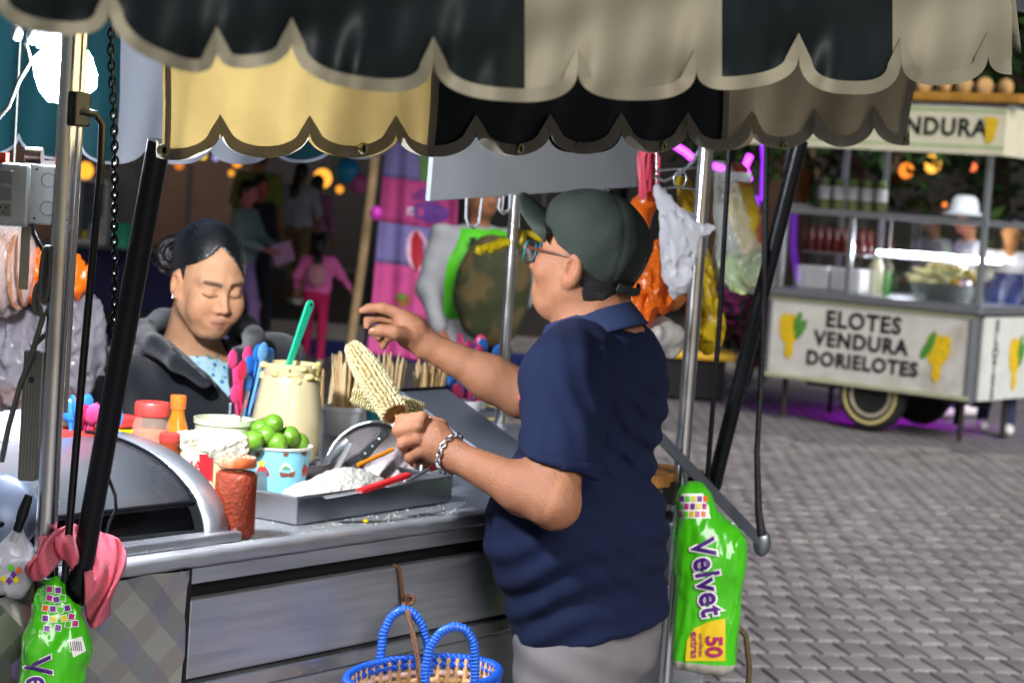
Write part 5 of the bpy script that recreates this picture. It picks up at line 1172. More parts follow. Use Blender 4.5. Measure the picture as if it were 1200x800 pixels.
# crumbs on the counter
cr_ = MB(); rr = random.Random(3)
for i in range(420):
    u, v = rr.uniform(.05, .98), -.005 - abs(rr.gauss(0, .05)); 
    if v < -.3: continue
    s = rr.uniform(.0006, .0019); cr_.box(CW(u, v, ZC + .0012 + s * .5), (s * 1.6, s, s), Vector((math.cos(i), math.sin(i), 0)), Vector((-math.sin(i), math.cos(i), 0)))
tag(cr_.build('cheese_crumbs', mat('grated_white', '#e9e6dc', .8)), 'scattered white cheese crumbs along the counter edge', 'crumbs', kind='stuff')
g = MB(); g.ell(G(428, 610, ZC + .004), (.006, .004, .004), 8); tag(g.build('corn_kernel', M_YEL, smooth=180), 'single yellow corn kernel on the counter below the tray', 'kernel')
# red handled spatula and red handled tool in the tray
def flatbar(p0, p1, w, th_, name, m_, parent=None, up=UP, taper=1.0):
    d = (p1 - p0).normalized(); s = d.cross(up).normalized(); n_ = s.cross(d)
    g = MB(); g.raw([p0 - s * w + n_ * th_, p0 + s * w + n_ * th_, p1 + s * w * taper + n_ * th_, p1 - s * w * taper + n_ * th_, p0 - s * w - n_ * th_, p0 + s * w - n_ * th_, p1 + s * w * taper - n_ * th_, p1 - s * w * taper - n_ * th_], [(0, 1, 2, 3), (7, 6, 5, 4), (0, 4, 5, 1), (1, 5, 6, 2), (2, 6, 7, 3), (3, 7, 4, 0)])
    return g.build(name, m_, parent, bevel=min(w, th_) * .6)
YT = TP(.2, .05, 0).y
t = thing('red_knife', 'spreading knife with long red handle lying on the grated cheese', 'knife', P(450, 566, 3.62))
flatbar(P(420, 576, 3.60), P(479, 556, 3.70), .0075, .005, 'handle', mat('handle_red', '#b8242a', .35, var=.08), t)
flatbar(P(380, 583, 3.58), P(423, 575, 3.605), .012, .0008, 'blade', M_STEEL, t)
t = thing('cheese_spreader', 'small server with red tip and bright steel shaft leaning on the tray', 'server', P(500, 552, 3.8))
g = MB(); g.tube([P(474, 565, 3.72), P(490, 556, 3.76), P(504, 549, 3.80)], .0032, 8); g.build('shaft', M_STEEL, t, smooth=60)
flatbar(P(452, 570, 3.67), P(476, 564, 3.72), .011, .0008, 'blade', M_STEEL, t)
g = MB(); g.tube([P(505, 548.5, 3.80), P(514, 545, 3.825)], [.0065, .007], 10); g.build('red_tip', mat('handle_red', '#b8242a', .35), t, smooth=60)
g = MB(); g.tube([P(514, 545, 3.825), P(532, 553, 3.83)], [.006, .007], 10); g.build('grip', M_BLK, t, smooth=60)
# scoop
t = thing('steel_scoop', 'dull steel ice cream scoop leaning on the back of the tray', 'scoop', P(385, 545, 4.0))
g = MB(); g.ell(P(374, 545, 4.0), (.022, .02, .017), 16); g.build('bowl', mat('dull_steel', '#9a9da2', .4, .9), t, smooth=180)
g = MB(); g.tube([P(382, 543, 3.99), P(398, 524, 3.98), P(408, 516, 3.98)], [.008, .010, .009], 10, flat=.6); g.build('handle', mat('dull_steel', '#9a9da2', .4, .9), t, smooth=60)
flatbar(P(394, 550, 3.96), P(411, 519, 3.97), .010, .003, 'lever', mat('scoop_grey', '#b4b8b8', .4, .6), t)
# round steel lid standing on its edge
lc = P(437, 548, 4.02); t = thing('round_lid', 'round steel pan lid standing behind the knife', 'lid', Vector((lc.x, lc.y, ZC)))
nrm = (CAM - lc); nrm.z = 0; nrm = (nrm.normalized() * .9 + UP * .45 + Vector((-.25, 0, 0))).normalized(); ax1 = UP.cross(nrm).normalized(); ax2 = nrm.cross(ax1); Mx = Matrix((ax1, ax2, nrm)).transposed()
k = scale_at(lc); rl_ = 58 / k
g = MB(); g.lathe([(rl_, -.004), (rl_, 0), (rl_ * .97, .003), (rl_ * .85, .005), (.001, .012)], lc, 48, Mx, cap=False); g.build('lid_plate', mat('lid_steel', '#7d7270', .24, 1., var=.12, vscale=7, rvar=.1), t, smooth=60)
g = MB(); g.tube([lc + ax1 * (rl_ * math.cos(a)) + ax2 * (rl_ * math.sin(a)) for a in np.linspace(0, 2 * math.pi, 40, endpoint=False)], .0035, 8, closed=True); g.build('lid_rim', M_STEEL, t, smooth=60)
# black handled knife
t = thing('chef_knife', 'kitchen knife with black riveted handle standing against the round lid', 'knife', P(440, 520, 3.93))
p0, p1 = P(423, 536, 3.92), P(459, 499, 3.95); d = (p1 - p0).normalized(); to = (CAM - p0).normalized(); s = d.cross(to).normalized()
out = [(-.001, -.011), (.02, -.010), (.045, -.008), (.062, -.012), (.072, -.012), (.076, 0), (.072, .010), (.05, .008), (.02, .010), (-.001, .011)]
g = MB(); g.poly([p0 + d * a + s * b for a, b in out], to * -.016); h_ = g.build('handle', mat('handle_black', '#17181a', .45, var=.25, vscale=60), t, bevel=.003)
for a in (.012, .032, .052):
    g = MB(); g.lathe([(.0022, 0), (.0020, .0012), (.001, .0016)], p0 + d * a + to * .0002, 10, Matrix((d, s, to)).transposed()); g.build('rivet', M_STEEL, h_)
g = MB(); g.poly([p1 + s * -.011 , p1 + d * .022 - s * .010, p1 + d * .020 + s * .009, p1 + s * .010], to * -.002); g.build('blade', M_STEEL, t)
g = MB(); g.tube([P(419, 545, 3.90), P(461, 526, 3.96)], .0045, 8, flat=.5); tag(g.build('orange_stick', mat('orange_plastic', '#f08a12', .4), smooth=60), 'flat orange plastic stick propped below the black knife', 'stick')
flatbar(P(395, 560, 3.98), P(505, 541, 4.16), .03, .006, 'cardboard', mat('card_brown', '#8a6242', .8, var=.15)); tag(bpy.data.objects['cardboard'], 'brown cardboard strip lying behind the cheese tray', 'cardboard')
# steel splash box with sloped lid on the right
t = thing('sloped_steel_box', 'stainless steel box with sloping lid behind the fist', 'box', spot(560, -.35))
ua, ub = fu(452, 520, -.3), 1.45
cs = [(-.22, ZC + .002), (-.22, ZC + .018), (-.53, ZC + .155), (-.56, ZC + .155), (-.56, ZC + .002)]
ua = UV(PL(480, 500, -.5))[0]
g = MB(); g.poly([CW(ua, v, z) for v, z in cs], AX * (ub - ua)); g.build('box', mat('lid_blue_steel', '#a6abb6', .45, .75, var=.14, vscale=4, rvar=.1), t, bevel=.004)
g = MB(); g.tube([CW(ua, -.53, ZC + .157), CW(ub, -.53, ZC + .157)], .004, 8); g.build('hinge_edge', M_BLK, t)
g = MB(); g.tube([CW(ua, -.21, ZC + .02), CW(ub, -.21, ZC + .02)], .005, 8); g.build('front_lip', M_STEEL, t, smooth=60)
# pink cloth on the left corner: a rag thrown over the edge, one folded sheet
def rag(a, b):
    ang = (a - .5) * 2; fall = b
    x = 88 + ang * (44 + 10 * math.sin(3 * b)) + 9 * math.sin(b * 5 + a * 7); y = 640 - 26 * math.cos(ang * 1.2) + fall * (66 + 22 * math.sin(a * 9 + .6) + (26 if a > .62 else -34 if a < .35 else 0))
    v = .035 + .045 * math.sin(min(1., b * 1.6) * 1.57) + .016 * math.sin(a * 26 + b * 4) * (.35 + b) + .007 * math.sin(a * 57 + b * 11)
    return PL(x, y, v)
g = MB(); g.grid(rag, 90, 50); o = g.build('cloth_rag', mat('pink_terry', '#dc4866', .95, var=.12, vscale=30, bump=.8, bscale=420, sheen=.3), smooth=180, solid=.004); tag(o, 'crumpled salmon pink cloth draped over the cart corner', 'cloth')

# ================================================================== THE CUSTOMER AND THE VENDOR
def rgbmix(C, w, c): return C * (1 - w[:, None]) + np.array(c)[None] * w[:, None]
def head_sdf(q, female=False, smile=0.):
    """q in head coordinates: x forward, y left, z up, eyes at z = 0, in metres for a 0.23 m head"""
    qa = q.copy(); qa[:, 1] = np.abs(qa[:, 1])
    d = s_ell(q, (-.012, 0, .030), (.098, .077, .088))
    d = smin(d, s_ell(q, (.022, 0, -.034), (.068, .063, .080)), .03)
    d = smin(d, s_ell(q, (.058, 0, -.094), (.032, .031, .024)), .03)
    d = smin(d, s_cap(qa, (.000, .054, -.055), (.046, .026, -.096), .018, .018), .03)
    d = smin(d, s_cap(qa, (.082, .012, .018), (.066, .046, .020), .011, .011), .016)
    d = smin(d, s_ell(qa, (.062, .040, -.030), (.026, .024, .026)), .022)
    if female: d = smin(d, s_ell(qa, (.058, .040, -.050), (.026, .026, .030)), .025)
    d = smax(d, -s_ell(qa, (.098, .032, .001), (.020, .020, .014)), .012)
    d = smin(d, s_ell(qa, (.0735, .032, -.001), (.0150, .0165, .0145)), .004)
    d = smin(d, s_cap(q, (.084, 0, .008), (.106, 0, -.034), .0075, .0105), .010)
    d = smin(d, s_ell(qa, (.096, .0125, -.039), (.0105, .0085, .0085)), .006)
    d = smin(d, s_ell(q, (.080, 0, -.070), (.018, .030, .020)), .016)
    d = smin(d, s_cap(qa, (.0955, .001, -.0635), (.084, .029, -.0668), .0052, .0030), .004)
    d = smin(d, s_cap(qa, (.0935, .001, -.0770), (.083, .028, -.0690), .0068, .0032), .004)
    d = smax(d, -s_cap(qa, (.107, .0, -.0698), (.092, .027, -.0685), .0036, .0020), .003)
    ear = s_ell(qa, (-.008, .081, -.014), (.019, .010, .033)); ear = smax(ear, -s_ell(qa, (-.003, .093, -.010), (.011, .014, .020)), .004)
    ear = smin(ear, s_ell(qa, (.002, .079, -.040), (.009, .007, .010)), .006)
    d = smin(d, ear, .006)
    return d
def head_color(q, base, lip=None, brow=(.012, .009, .008), female=False):
    qa = q.copy(); qa[:, 1] = np.abs(qa[:, 1]); C = np.tile(np.array(base), (len(q), 1))
    red = np.array(base) * np.array([1.12, .86, .80])
    w = np.clip(np.exp(-(s_ell(qa, (.07, .045, -.035), (.02, .02, .02)) / .018) ** 2), 0, 1) * .35; C = rgbmix(C, w, red)
    w = np.clip(np.exp(-(np.maximum(0, s_ell(qa, (.1, .0, -.036), (.012, .014, .012))) / .006) ** 2), 0, 1) * .3; C = rgbmix(C, w, red)
    w = np.clip(np.exp(-(np.maximum(0, s_ell(qa, (-.004, .085, -.014), (.015, .010, .030))) / .006) ** 2), 0, 1) * .35; C = rgbmix(C, w, red)
    dl = np.minimum(s_cap(qa, (.100, .0, -.0640), (.088, .025, -.0672), .0052, .0025), s_cap(qa, (.098, .0, -.0772), (.087, .024, -.0700), .0070, .003))
    w = np.clip(1 - np.maximum(0, dl) / .0025, 0, 1) * .65; C = rgbmix(C, w, lip or np.array(base) * np.array([.85, .5, .5]))
    w = np.clip(1 - np.maximum(0, s_cap(qa, (.1, 0, -.0695), (.090, .024, -.0688), .0018, .0008)) / .0022, 0, 1) * .75; C = rgbmix(C, w, (.05, .018, .016))
    db = s_cap(qa, (.098, .016, .0195), (.080, .052, .0215), .0026 if female else .006, .0012); w = np.clip(1 - np.maximum(0, db - (.0035 if female else .005)) / .003, 0, 1) * (.82 if female else .78)
    w = w * (q[:, 0] > .05); C = rgbmix(C, w, brow)
    dy = (qa[:, 1] - .032) / .0165; ez = -.0075 - .0035 * (1 - dy ** 2)
    w = np.clip(1 - np.abs(q[:, 2] - ez) / .0036, 0, 1) * (np.abs(dy) < 1.1) * (q[:, 0] > .058); C = rgbmix(C, np.minimum(1, w * 1.4) * .88, (.012, .009, .009))
    w = np.clip(1 - np.abs(q[:, 2] - .0065) / .003, 0, 1) * (np.abs(dy) < 1.) * (q[:, 0] > .06) * .4; C = rgbmix(C, w, np.array(base) * .45)
    return C

def caster(o):
    me = o.data; mw = WLOC[o.name]; bv = BVHTree.FromPolygons([v.co + mw for v in me.vertices], [tuple(p.vertices) for p in me.polygons])
    def hit(x, y, off=.002):
        d = ray(x, y).normalized(); h_ = bv.ray_cast(CAM, d)
        if h_[0] is None: return None
        return h_[0] - d * off
    return hit

# ------------------------------------------------------------------ the man pointing over the cart
YM = 3.80
mf = Vector((-.94, .34, 0)).normalized(); ml = Vector((-mf.y, mf.x, 0)); MR = np.array(frame(mf))
hfw = Vector((-.90, .42, .15)).normalized(); HM = frame(hfw); HMn = np.array(HM); Hc = P(689, 306, YM); HS = .985
man = thing('person', 'person in navy polo shirt and dark green cap pointing over the cart', 'person', Vector((P(690, 700, YM).x, P(690, 700, YM).y, 0)))
def toH(p): return ((p - _a(Hc)) @ HMn.astype(np.float32)) / HS
def fromH(a): return Hc + (HM @ Vector(a)) * HS
shN, elN, wrN = P(664, 444, 3.62), P(650, 590, 3.50), P(533, 534, 3.625)
shF, elF, wrF = P(712, 440, 3.99), P(612, 462, 4.02), P(500, 404, 4.02)
def chain(p, pts, rs, k=.006, d=None):
    for i in range(len(pts) - 1):
        e = s_cap(p, pts[i], pts[i + 1], rs[i], rs[i + 1]); d = e if d is None else smin(d, e, k)
    return d
fist = [([(495, 489, 3.632), (471, 492, 3.650), (474, 503, 3.690), (486, 505, 3.697)], (.0122, .0112, .0102, .0095)),
        ([(490, 500, 3.622), (467, 504, 3.645), (472, 514, 3.688), (485, 516, 3.695)], (.0124, .0114, .0104, .0095)),
        ([(489, 514, 3.622), (472, 520, 3.643), (477, 528, 3.685), (488, 528, 3.692)], (.0120, .0110, .0100, .0092)),
        ([(493, 529, 3.628), (480, 536, 3.645), (485, 541, 3.682), (493, 540, 3.688)], (.0108, .0098, .0090, .0084))]
point = [([(470, 369, 4.005), (449, 361, 4.00), (433, 361, 4.00), (424, 364, 4.00)], (.0135, .0110, .0096, .0078)),
         ([(468, 376, 4.03), (448, 371, 4.03), (432, 375, 4.02), (430, 382, 4.01)], (.0125, .0106, .0098, .0085)),
         ([(470, 384, 4.05), (450, 381, 4.055), (438, 388, 4.045), (443, 395, 4.035)], (.0120, .0105, .0096, .0084)),
         ([(476, 392, 4.055), (460, 393, 4.06), (449, 400, 4.05), (449, 406, 4.045)], (.0112, .0098, .0090, .0078)),
         ([(488, 395, 4.0), (463, 389, 3.968), (446, 387, 3.966), (436, 389, 3.968)], (.0150, .0138, .0118, .0092))]
fist = [([P(*a) for a in pts], rs) for pts, rs in fist]; point = [([P(*a) for a in pts], rs) for pts, rs in point]
FD_ = (P(497, 512, 3.65) - wrN).normalized(); FRm = np.array(frame(FD_))
bbH = bounds([Hc], .20)
def man_body(p):
    d = np.full(len(p), 1., np.float32)
    m = ((p > _a(bbH[0])) & (p < _a(bbH[1]))).all(1)
    if m.any(): d[m] = head_sdf(toH(p[m])) * HS
    d = smin(d, s_cap(p, fromH((-.022, 0, -.05)), P(708, 392, YM), .060, .068), .035)
    d = smin(d, s_ell(p, P(695, 470, YM), (.10, .16, .17), MR), .05)
    d = smin(d, s_cap(p, P(690, 440, YM), shN, .06, .06), .04); d = smin(d, s_cap(p, P(700, 440, YM), shF, .06, .06), .04)
    mid = shN.lerp(elN, .55)
    d = smin(d, s_cap(p, shN, mid, .050, .047), .03); d = smin(d, s_cap(p, mid, elN, .047, .039), .03)
    fa = elN.lerp(wrN, .30)
    d = smin(d, s_cap(p, elN, fa, .039, .041), .03); d = smin(d, s_cap(p, fa, wrN, .041, .027), .03)
    hd = s_cap(p, wrN, P(512, 522, 3.637), .029, .032)
    hd = smin(hd, s_ell(p, P(505, 513, 3.648), (.040, .026, .036), FRm), .02)
    hd = smin(hd, s_cap(p, P(516, 500, 3.68), P(497, 493, 3.692), .016, .013), .012); hd = smin(hd, s_cap(p, P(497, 493, 3.692), P(478, 490, 3.694), .013, .0105), .008)
    for pts, rs in fist: hd = smin(hd, chain(p, pts, rs), .0045)
    d = smin(d, hd, .012)
    fb = elF.lerp(wrF, .32)
    d = smin(d, s_cap(p, shF, elF, .05, .042), .03); d = smin(d, s_cap(p, elF, fb, .042, .041), .03); d = smin(d, s_cap(p, fb, wrF, .041, .027), .03)
    h2 = s_cap(p, wrF, P(482, 388, 4.02), .0285, .031); h2 = smin(h2, s_cap(p, P(482, 388, 4.01), P(472, 374, 4.01), .029, .020), .02); h2 = smin(h2, s_cap(p, P(484, 390, 4.03), P(474, 382, 4.045), .026, .018), .02)
    for pts, rs in point: h2 = smin(h2, chain(p, pts, rs), .0045)
    d = smin(d, h2, .012)
    return d + .0008 * fbm(p, 140, 1)
MSK = srgb('#96664a')
def man_col(V):
    C = head_color(toH(V.astype(np.float32)), MSK, lip=srgb('#94604e')); q = toH(V.astype(np.float32))
    far = (q[:, 0] < -.25) | (np.abs(q).max(1) > .22); C[far] = np.array(MSK)
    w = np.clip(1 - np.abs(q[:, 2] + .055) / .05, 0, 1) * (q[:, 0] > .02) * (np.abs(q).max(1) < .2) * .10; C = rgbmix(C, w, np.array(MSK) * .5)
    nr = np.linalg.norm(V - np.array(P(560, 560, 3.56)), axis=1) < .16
    C[nr] = C[nr] * np.array([.80, .76, .74])  # shade painted into the near forearm's skin colour
    return C
lo, hi = bounds([P(418, 352, 4.0), P(420, 410, 4.1), P(470, 560, 3.6), P(660, 640, 3.45), P(760, 210, 3.7), P(770, 500, 4.0), Hc + UP * .17, P(700, 560, 3.8), P(712, 430, 4.09)], .02)
lo[1] = 3.42; hi[1] = 4.12
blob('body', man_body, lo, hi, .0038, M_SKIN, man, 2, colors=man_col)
# nails
M_NAIL = mat('nail', '#b48468', .3, var=.03)
for (x, y, Y_), d_ in (((437, 387, 3.958), (-1, .1, .1)),):
    g = MB(); g.ell(P(x, y, Y_), (.0062, .0022, .0042), 10); g.build('nail', M_NAIL, man, smooth=180)
# polo shirt
M_POLO = mat('polo_navy', '#0d1733', .85, var=.14, vscale=9, bump=.35, bscale=700, spec=.25)
hem_n = None
hb0, hb1 = P(600, 766, 3.70), P(789, 712, 3.82)
hem_nrm = Vector(((hb1 - hb0).z, 0, -(hb1 - hb0).x)).normalized()
if hem_nrm.z > 0: hem_nrm = -hem_nrm
sl_dir = (elN - shN).normalized(); sl_end = P(656, 546, 3.545)
sn = (P(697, 558, 3.54) - P(614, 534, 3.54)).normalized(); sl_n = sn.cross(Vector((0, 1, 0))); sl_n = (sl_n if sl_n.dot(sl_dir) > 0 else -sl_n).normalized()
def torso(p):
    d = s_ell(p, P(693, 464, YM), (.122, .20, .165), MR)
    d = smin(d, s_cap(p, shN + UP * .005, shF + UP * .005, .074, .074), .05)
    d = smin(d, s_ell(p, P(676, 622, YM - .02), (.172, .195, .175), MR), .07)
    d = smin(d, s_ell(p, P(692, 722, YM), (.148, .190, .13), MR), .06)
    d = smin(d, s_ell(p, P(738, 475, YM + .03), (.05, .13, .14), MR), .05)
    return d
def folds(p):
    w1 = np.exp(-((p - _a(P(745, 560, YM))) ** 2).sum(1) / .035); w2 = np.exp(-((p - _a(P(620, 690, 3.65))) ** 2).sum(1) / .03); w3 = np.exp(-((p - _a(P(725, 480, 3.62))) ** 2).sum(1) / .02)
    f1 = np.sin(p[:, 2] * 120 + p[:, 0] * 70 + 1.5 * np.sin(p[:, 0] * 30)); f2 = np.sin(p[:, 2] * 95 - p[:, 0] * 45 + 1.2 * np.sin(p[:, 0] * 25 + 1)); f3 = np.sin(p[:, 0] * 150 + p[:, 2] * 55 + np.sin(p[:, 2] * 40))
    return .0065 * w1 * f1 + .0055 * w2 * f2 + .0045 * w3 * f3 + .0035 * fbm(p, 22, 8) + .0018 * fbm(p, 55, 5)
def polo(p):
    d = torso(p)
    hem = s_plane(p, hb0, hem_nrm)
    d = smax(d, hem, .008)
    d = smax(d, s_plane(p, P(690, 398, 3.72), tuple((Vector((-.28, 0, 1))).normalized())), .02) if False else d
    s1 = s_cap(p, shN, sl_end, .080, .069); s1 = smax(s1, s_plane(p, sl_end, sl_n), .004); d = smin(d, s1, .03)
    s2 = s_cap(p, shF, shF.lerp(elF, .62), .072, .062); d = smin(d, s2, .03)
    d = d + folds(p)
    d = smax(d, -(s_cap(p, fromH((-.03, 0, -.10)), P(706, 380, YM), .064, .070)), .006)
    return d
lo, hi = bounds([P(560, 600, 3.6), P(795, 780, 3.8), P(700, 355, 3.8)], .03); lo[1] = 3.44; hi[1] = 4.10; lo[0] -= .02
blob('polo_shirt', polo, lo, hi, .0052, M_POLO, man, 2)
def sleeveband(p):
    s1 = s_cap(p, shN, sl_end, .0835, .0725); a = s_plane(p, sl_end - sl_n * -.0005, sl_n); b = -s_plane(p, sl_end - sl_n * .026, sl_n)
    return smax(smax(s1, a, .002), b, .002) + folds(p)
blob('sleeve_band', sleeveband, *bounds([sl_end], .11), .0045, M_POLO, man, 2)
cn = P(690, 368, YM); ce1 = (mf * .93 - UP * .34).normalized(); ce2 = ml; cen = ce1.cross(ce2).normalized(); cen = cen if cen.z > 0 else -cen
def collar(a, b):
    t = R(14) + a * R(332); r1 = .082 + .022 * b ** 1.3; r2 = .070 + .026 * b ** 1.3; fl = 1 + .05 * math.sin(3 * t) * b
    tip = .028 * max(0, 1 - abs(math.sin(t / 2)) * 3.2) * b
    return cn + ce1 * (r1 * fl * math.cos(t) + tip) + ce2 * (r2 * math.sin(t)) - cen * (.046 * b + tip * .9) + cen * .006 * math.sin(b * math.pi)
g = MB(); g.grid(collar, 70, 10); g.build('collar', mat('collar_navy', '#122244', .8, var=.12, vscale=10, bump=.3, bscale=700), man, smooth=180, solid=.005)
# stitched badge in green and pink on the chest
for (x0, y0, x1, y1, c) in ((617, 446, 613, 455, '#6ab83a'), (612, 458, 609, 468, '#c83a5a')):
    g = MB(); g.tube([P(x0, y0, 3.64), P(x1, y1, 3.64)], .003, 6, flat=.4); g.build('badge_stitch', mat('stitch_' + c, c, .7), man)
for (x, y) in ((622, 413), (616, 436)):
    g = MB(); g.ell(P(x, y, 3.66), (.004, .002, .004), 10); g.build('button', mat('button_white', '#c8ccd4', .4), man, smooth=180)
# trousers and shoes
M_TRS = mat('trousers_grey', '#6a6668', .85, var=.12, vscale=10, bump=.3, bscale=500)
bx_, by_ = WLOC[man.name].x, WLOC[man.name].y
def MP(a, b, z): return Vector((bx_, by_, 0)) + mf * a + ml * b + UP * z
def trs(p):
    d = s_ell(p, MP(0, 0, .80), (.135, .175, .14), MR)
    for s in (1, -1):
        d = smin(d, s_cap(p, MP(0, s * .09, .76), MP(.03, s * .1, .44), .098, .075), .03); d = smin(d, s_cap(p, MP(.03, s * .1, .44), MP(0, s * .11, .08), .075, .062), .03)
    return d + .004 * fbm(p, 26, 6) + .003 * np.sin(p[:, 2] * 90 + p[:, 0] * 40) * np.exp(-((p[:, 2] - .72) / .12) ** 2)
blob('trousers', trs, *bounds([MP(.2, .25, 0), MP(-.2, -.25, .98), MP(.2, -.25, .5), MP(-.2, .25, .5)], .04), .0075, M_TRS, man, 1)
for s in (1, -1):
    g = MB(); g.ell(MP(.06, s * .11, .045), (.15, .052, .05), 14, frame(mf)); g.build('shoe', mat('black_shoe', '#16161a', .5), man, smooth=180)
# hair, cap, glasses, bracelet
def mhair(p):
    q = toH(p); d = smin(head_sdf(q), s_cap(q, (-.022, 0, -.05), (-.034, 0, -.16), .060, .066), .03) - .0035
    d = smax(d, s_plane(q, (-.014, 0, 0), (1, 0, -.25)), .004); d = smax(d, -(q[:, 2] + .064 + .25 * (q[:, 0] + .06)), .006); qa = q.copy(); qa[:, 1] = np.abs(qa[:, 1]); d = smax(d, -s_ell(qa, (-.004, .088, -.014), (.026, .022, .042)), .004)
    return (d + .0012 * fbm(q, 420, 3)) * HS
blob('hair', mhair, *bounds([Hc], .16), .0034, M_HAIR, man, 1)
M_CAP = mat('cap_green', '#262e27', .75, var=.15, vscale=14, bump=.4, bscale=600, spec=.35)
cpl = Vector((.60, 0, -1.0)).normalized()
def capf(p):
    q = toH(p)
    d = s_ell(q, (-.008, 0, .034), (.1055, .0885, .101)); d = smin(d, s_ell(q, (.045, 0, .085), (.05, .06, .035)), .03)
    cut = s_plane(q, (.078, 0, .052), (.51, 0, -.86)); d = smax(d, cut, .003)
    d = smax(d, -s_ell(q, (-.106, 0, -.008), (.036, .040, .021)), .003)
    seam = np.minimum(np.abs(q[:, 1]), np.abs(np.abs(q[:, 1]) * .72 - np.abs(q[:, 0] + .012) * .55)); d = d + .0016 * np.exp(-(seam / .0028) ** 2)
    return (d + .0022 * fbm(q, 36, 4) + .0015 * np.sin(q[:, 0] * 90 + q[:, 2] * 60) * np.exp(-((q[:, 1] - .06) / .03) ** 2)) * HS
cp = blob('cap', capf, *bounds([Hc], .165), .0034, M_CAP, man, 2)
def visor(a, b, o=0.):
    w = (a - .5) * 2; L = .082 * (1 - abs(w) ** 3.0) ** .5 if abs(w) < 1 else 0
    y = w * .073; x0 = .052 + .044 * math.sqrt(max(0, 1 - (w * .86) ** 2)); z0 = .047 + .020 * (1 - w * w)
    x = x0 - .012 + L * b * .93; z = z0 - .006 + L * b * .42 - .020 * w * w * b
    return fromH((x, y, z + o))
g = MB(); g.grid(lambda a, b: visor(a, b), 26, 10); g.build('visor', mat('cap_visor', '#28312a', .7, var=.1, vscale=14, bump=.3, bscale=600), cp, smooth=180, solid=.005)
g = MB(); g.ell(fromH((-.012, 0, .139)), (.006, .006, .004), 10); g.build('cap_button', M_CAP, cp, smooth=180)
g = MB(); g.tube([fromH((-.103 * math.cos(t) - .006, .085 * math.sin(t), -.034 + .03 * (1 - math.cos(t)))) for t in np.linspace(-.62, .62, 14)], .008, 8, flat=.35); g.build('cap_strap', M_CAP, cp, smooth=60)
M_TEALR = mat('rim_teal', '#14606e', .3, var=.05); gl = None
for s in (1, -1):
    pts = [fromH((.106 - .10 * (abs(.033 * s + .026 * math.copysign(abs(math.cos(t)) ** .6, math.cos(t))) - .0) ** 1 * .25, s * .034 + .027 * math.copysign(abs(math.cos(t)) ** .6, math.cos(t)), -.006 + .021 * math.copysign(abs(math.sin(t)) ** .6, math.sin(t)))) for t in np.linspace(0, 2 * math.pi, 28, endpoint=False)]
    g = MB(); g.tube(pts, .0021, 8, closed=True)
    if gl is None: gl = g.build('glasses', M_TEALR, man, smooth=180)
    else: g.build('rim', M_TEALR, gl, smooth=180)
    g = MB(); g.raw(pts, [tuple(range(28))]); g.build('lens', mat('lens', '#dfeaf0', .03, alpha=.18, spec=.6, var=0), gl)
    g = MB(); g.tube([fromH((.100, s * .064, .004)), fromH((.06, s * .077, .006)), fromH((.0, s * .083, .008)), fromH((-.018, s * .083, -.004)), fromH((-.026, s * .082, -.02))], [.0026, .0024, .0022, .002, .0018], 8); g.build('temple', mat('temple_brown', '#5a2c1a', .3, var=.2, vscale=40), gl, smooth=60)
g = MB(); g.tube([fromH((.108, .010, .002)), fromH((.113, 0, .004)), fromH((.108, -.010, .002))], .0018, 6); g.build('bridge', M_TEALR, gl, smooth=60)
bc = wrN.lerp(P(512, 522, 3.637), .25); bd_ = (wrN - elN).normalized(); b1 = bd_.orthogonal().normalized(); b2 = bd_.cross(b1); br = None
for i in range(26):
    a = 2 * math.pi * i / 26; c_ = bc + (b1 * math.cos(a) + b2 * math.sin(a)) * .0345; tn = (-b1 * math.sin(a) + b2 * math.cos(a)); rd = (b1 * math.cos(a) + b2 * math.sin(a)); sd = bd_ if i % 2 else rd
    g = MB(); g.tube([c_ + tn * (.0058 * math.cos(t)) + sd * (.0048 * math.sin(t)) for t in np.linspace(0, 2 * math.pi, 10, endpoint=False)], .0016, 6, closed=True)
    if br is None: br = g.build('bracelet', mat('silver', '#d4d6da', .18, 1.), man, smooth=180)
    else: g.build('link', mat('silver', '#d4d6da', .18, 1.), br, smooth=180)

# ------------------------------------------------------------------ corn cob in the fist and the second ear
def cob(label, tip, base, r, m_k, seed, name='corn_cob', stick=None, rows=18):
    t = thing(name, label, 'corn cob', base); d = (tip - base); L = d.length; d.normalize(); a = d.orthogonal().normalized(); b = d.cross(a)
    rad = lambda s: r * (1 - .10 * (1 - s) ** 3) * (1 - max(0, (s - .35) / .65) ** 2.6 * .55)
    g = MB(); g.tube([base + d * (L * s) for s in np.linspace(0, .985, 10)], [rad(s) * .82 for s in np.linspace(0, .985, 10)], 16); g.build('cob_core', mat('core_' + name, '#7a5a2a', .8, var=.3, vscale=40, bump=.5), t, smooth=60)
    g = MB(); rr = random.Random(seed); n = int(L / (r * .195))
    for i in range(n):
        s = (i + .3) / n; R_ = rad(s) * .90
        for j in range(rows):
            an = 2 * math.pi * (j + .08 * math.sin(i * .4) + .13 * rr.uniform(-1, 1)) / rows; o = a * math.cos(an) + b * math.sin(an); tg = -a * math.sin(an) + b * math.cos(an)
            Mx = Matrix((tg, d, o)).transposed(); g.ell(base + d * (L * s + r * .03 * rr.uniform(-1, 1)) + o * (R_ * rr.uniform(.97, 1.02)), (2 * math.pi * R_ / rows * .46, r * .084, r * .17 * rr.uniform(.85, 1.1)), 6, Mx)
    o = g.build('kernels', m_k, t, smooth=180); o['kind'] = 'stuff'
    if stick:
        g = MB(); g.tube([base + d * .02] + stick, .0028, 8); g.build('stick', M_STK, t, smooth=60)
    return t
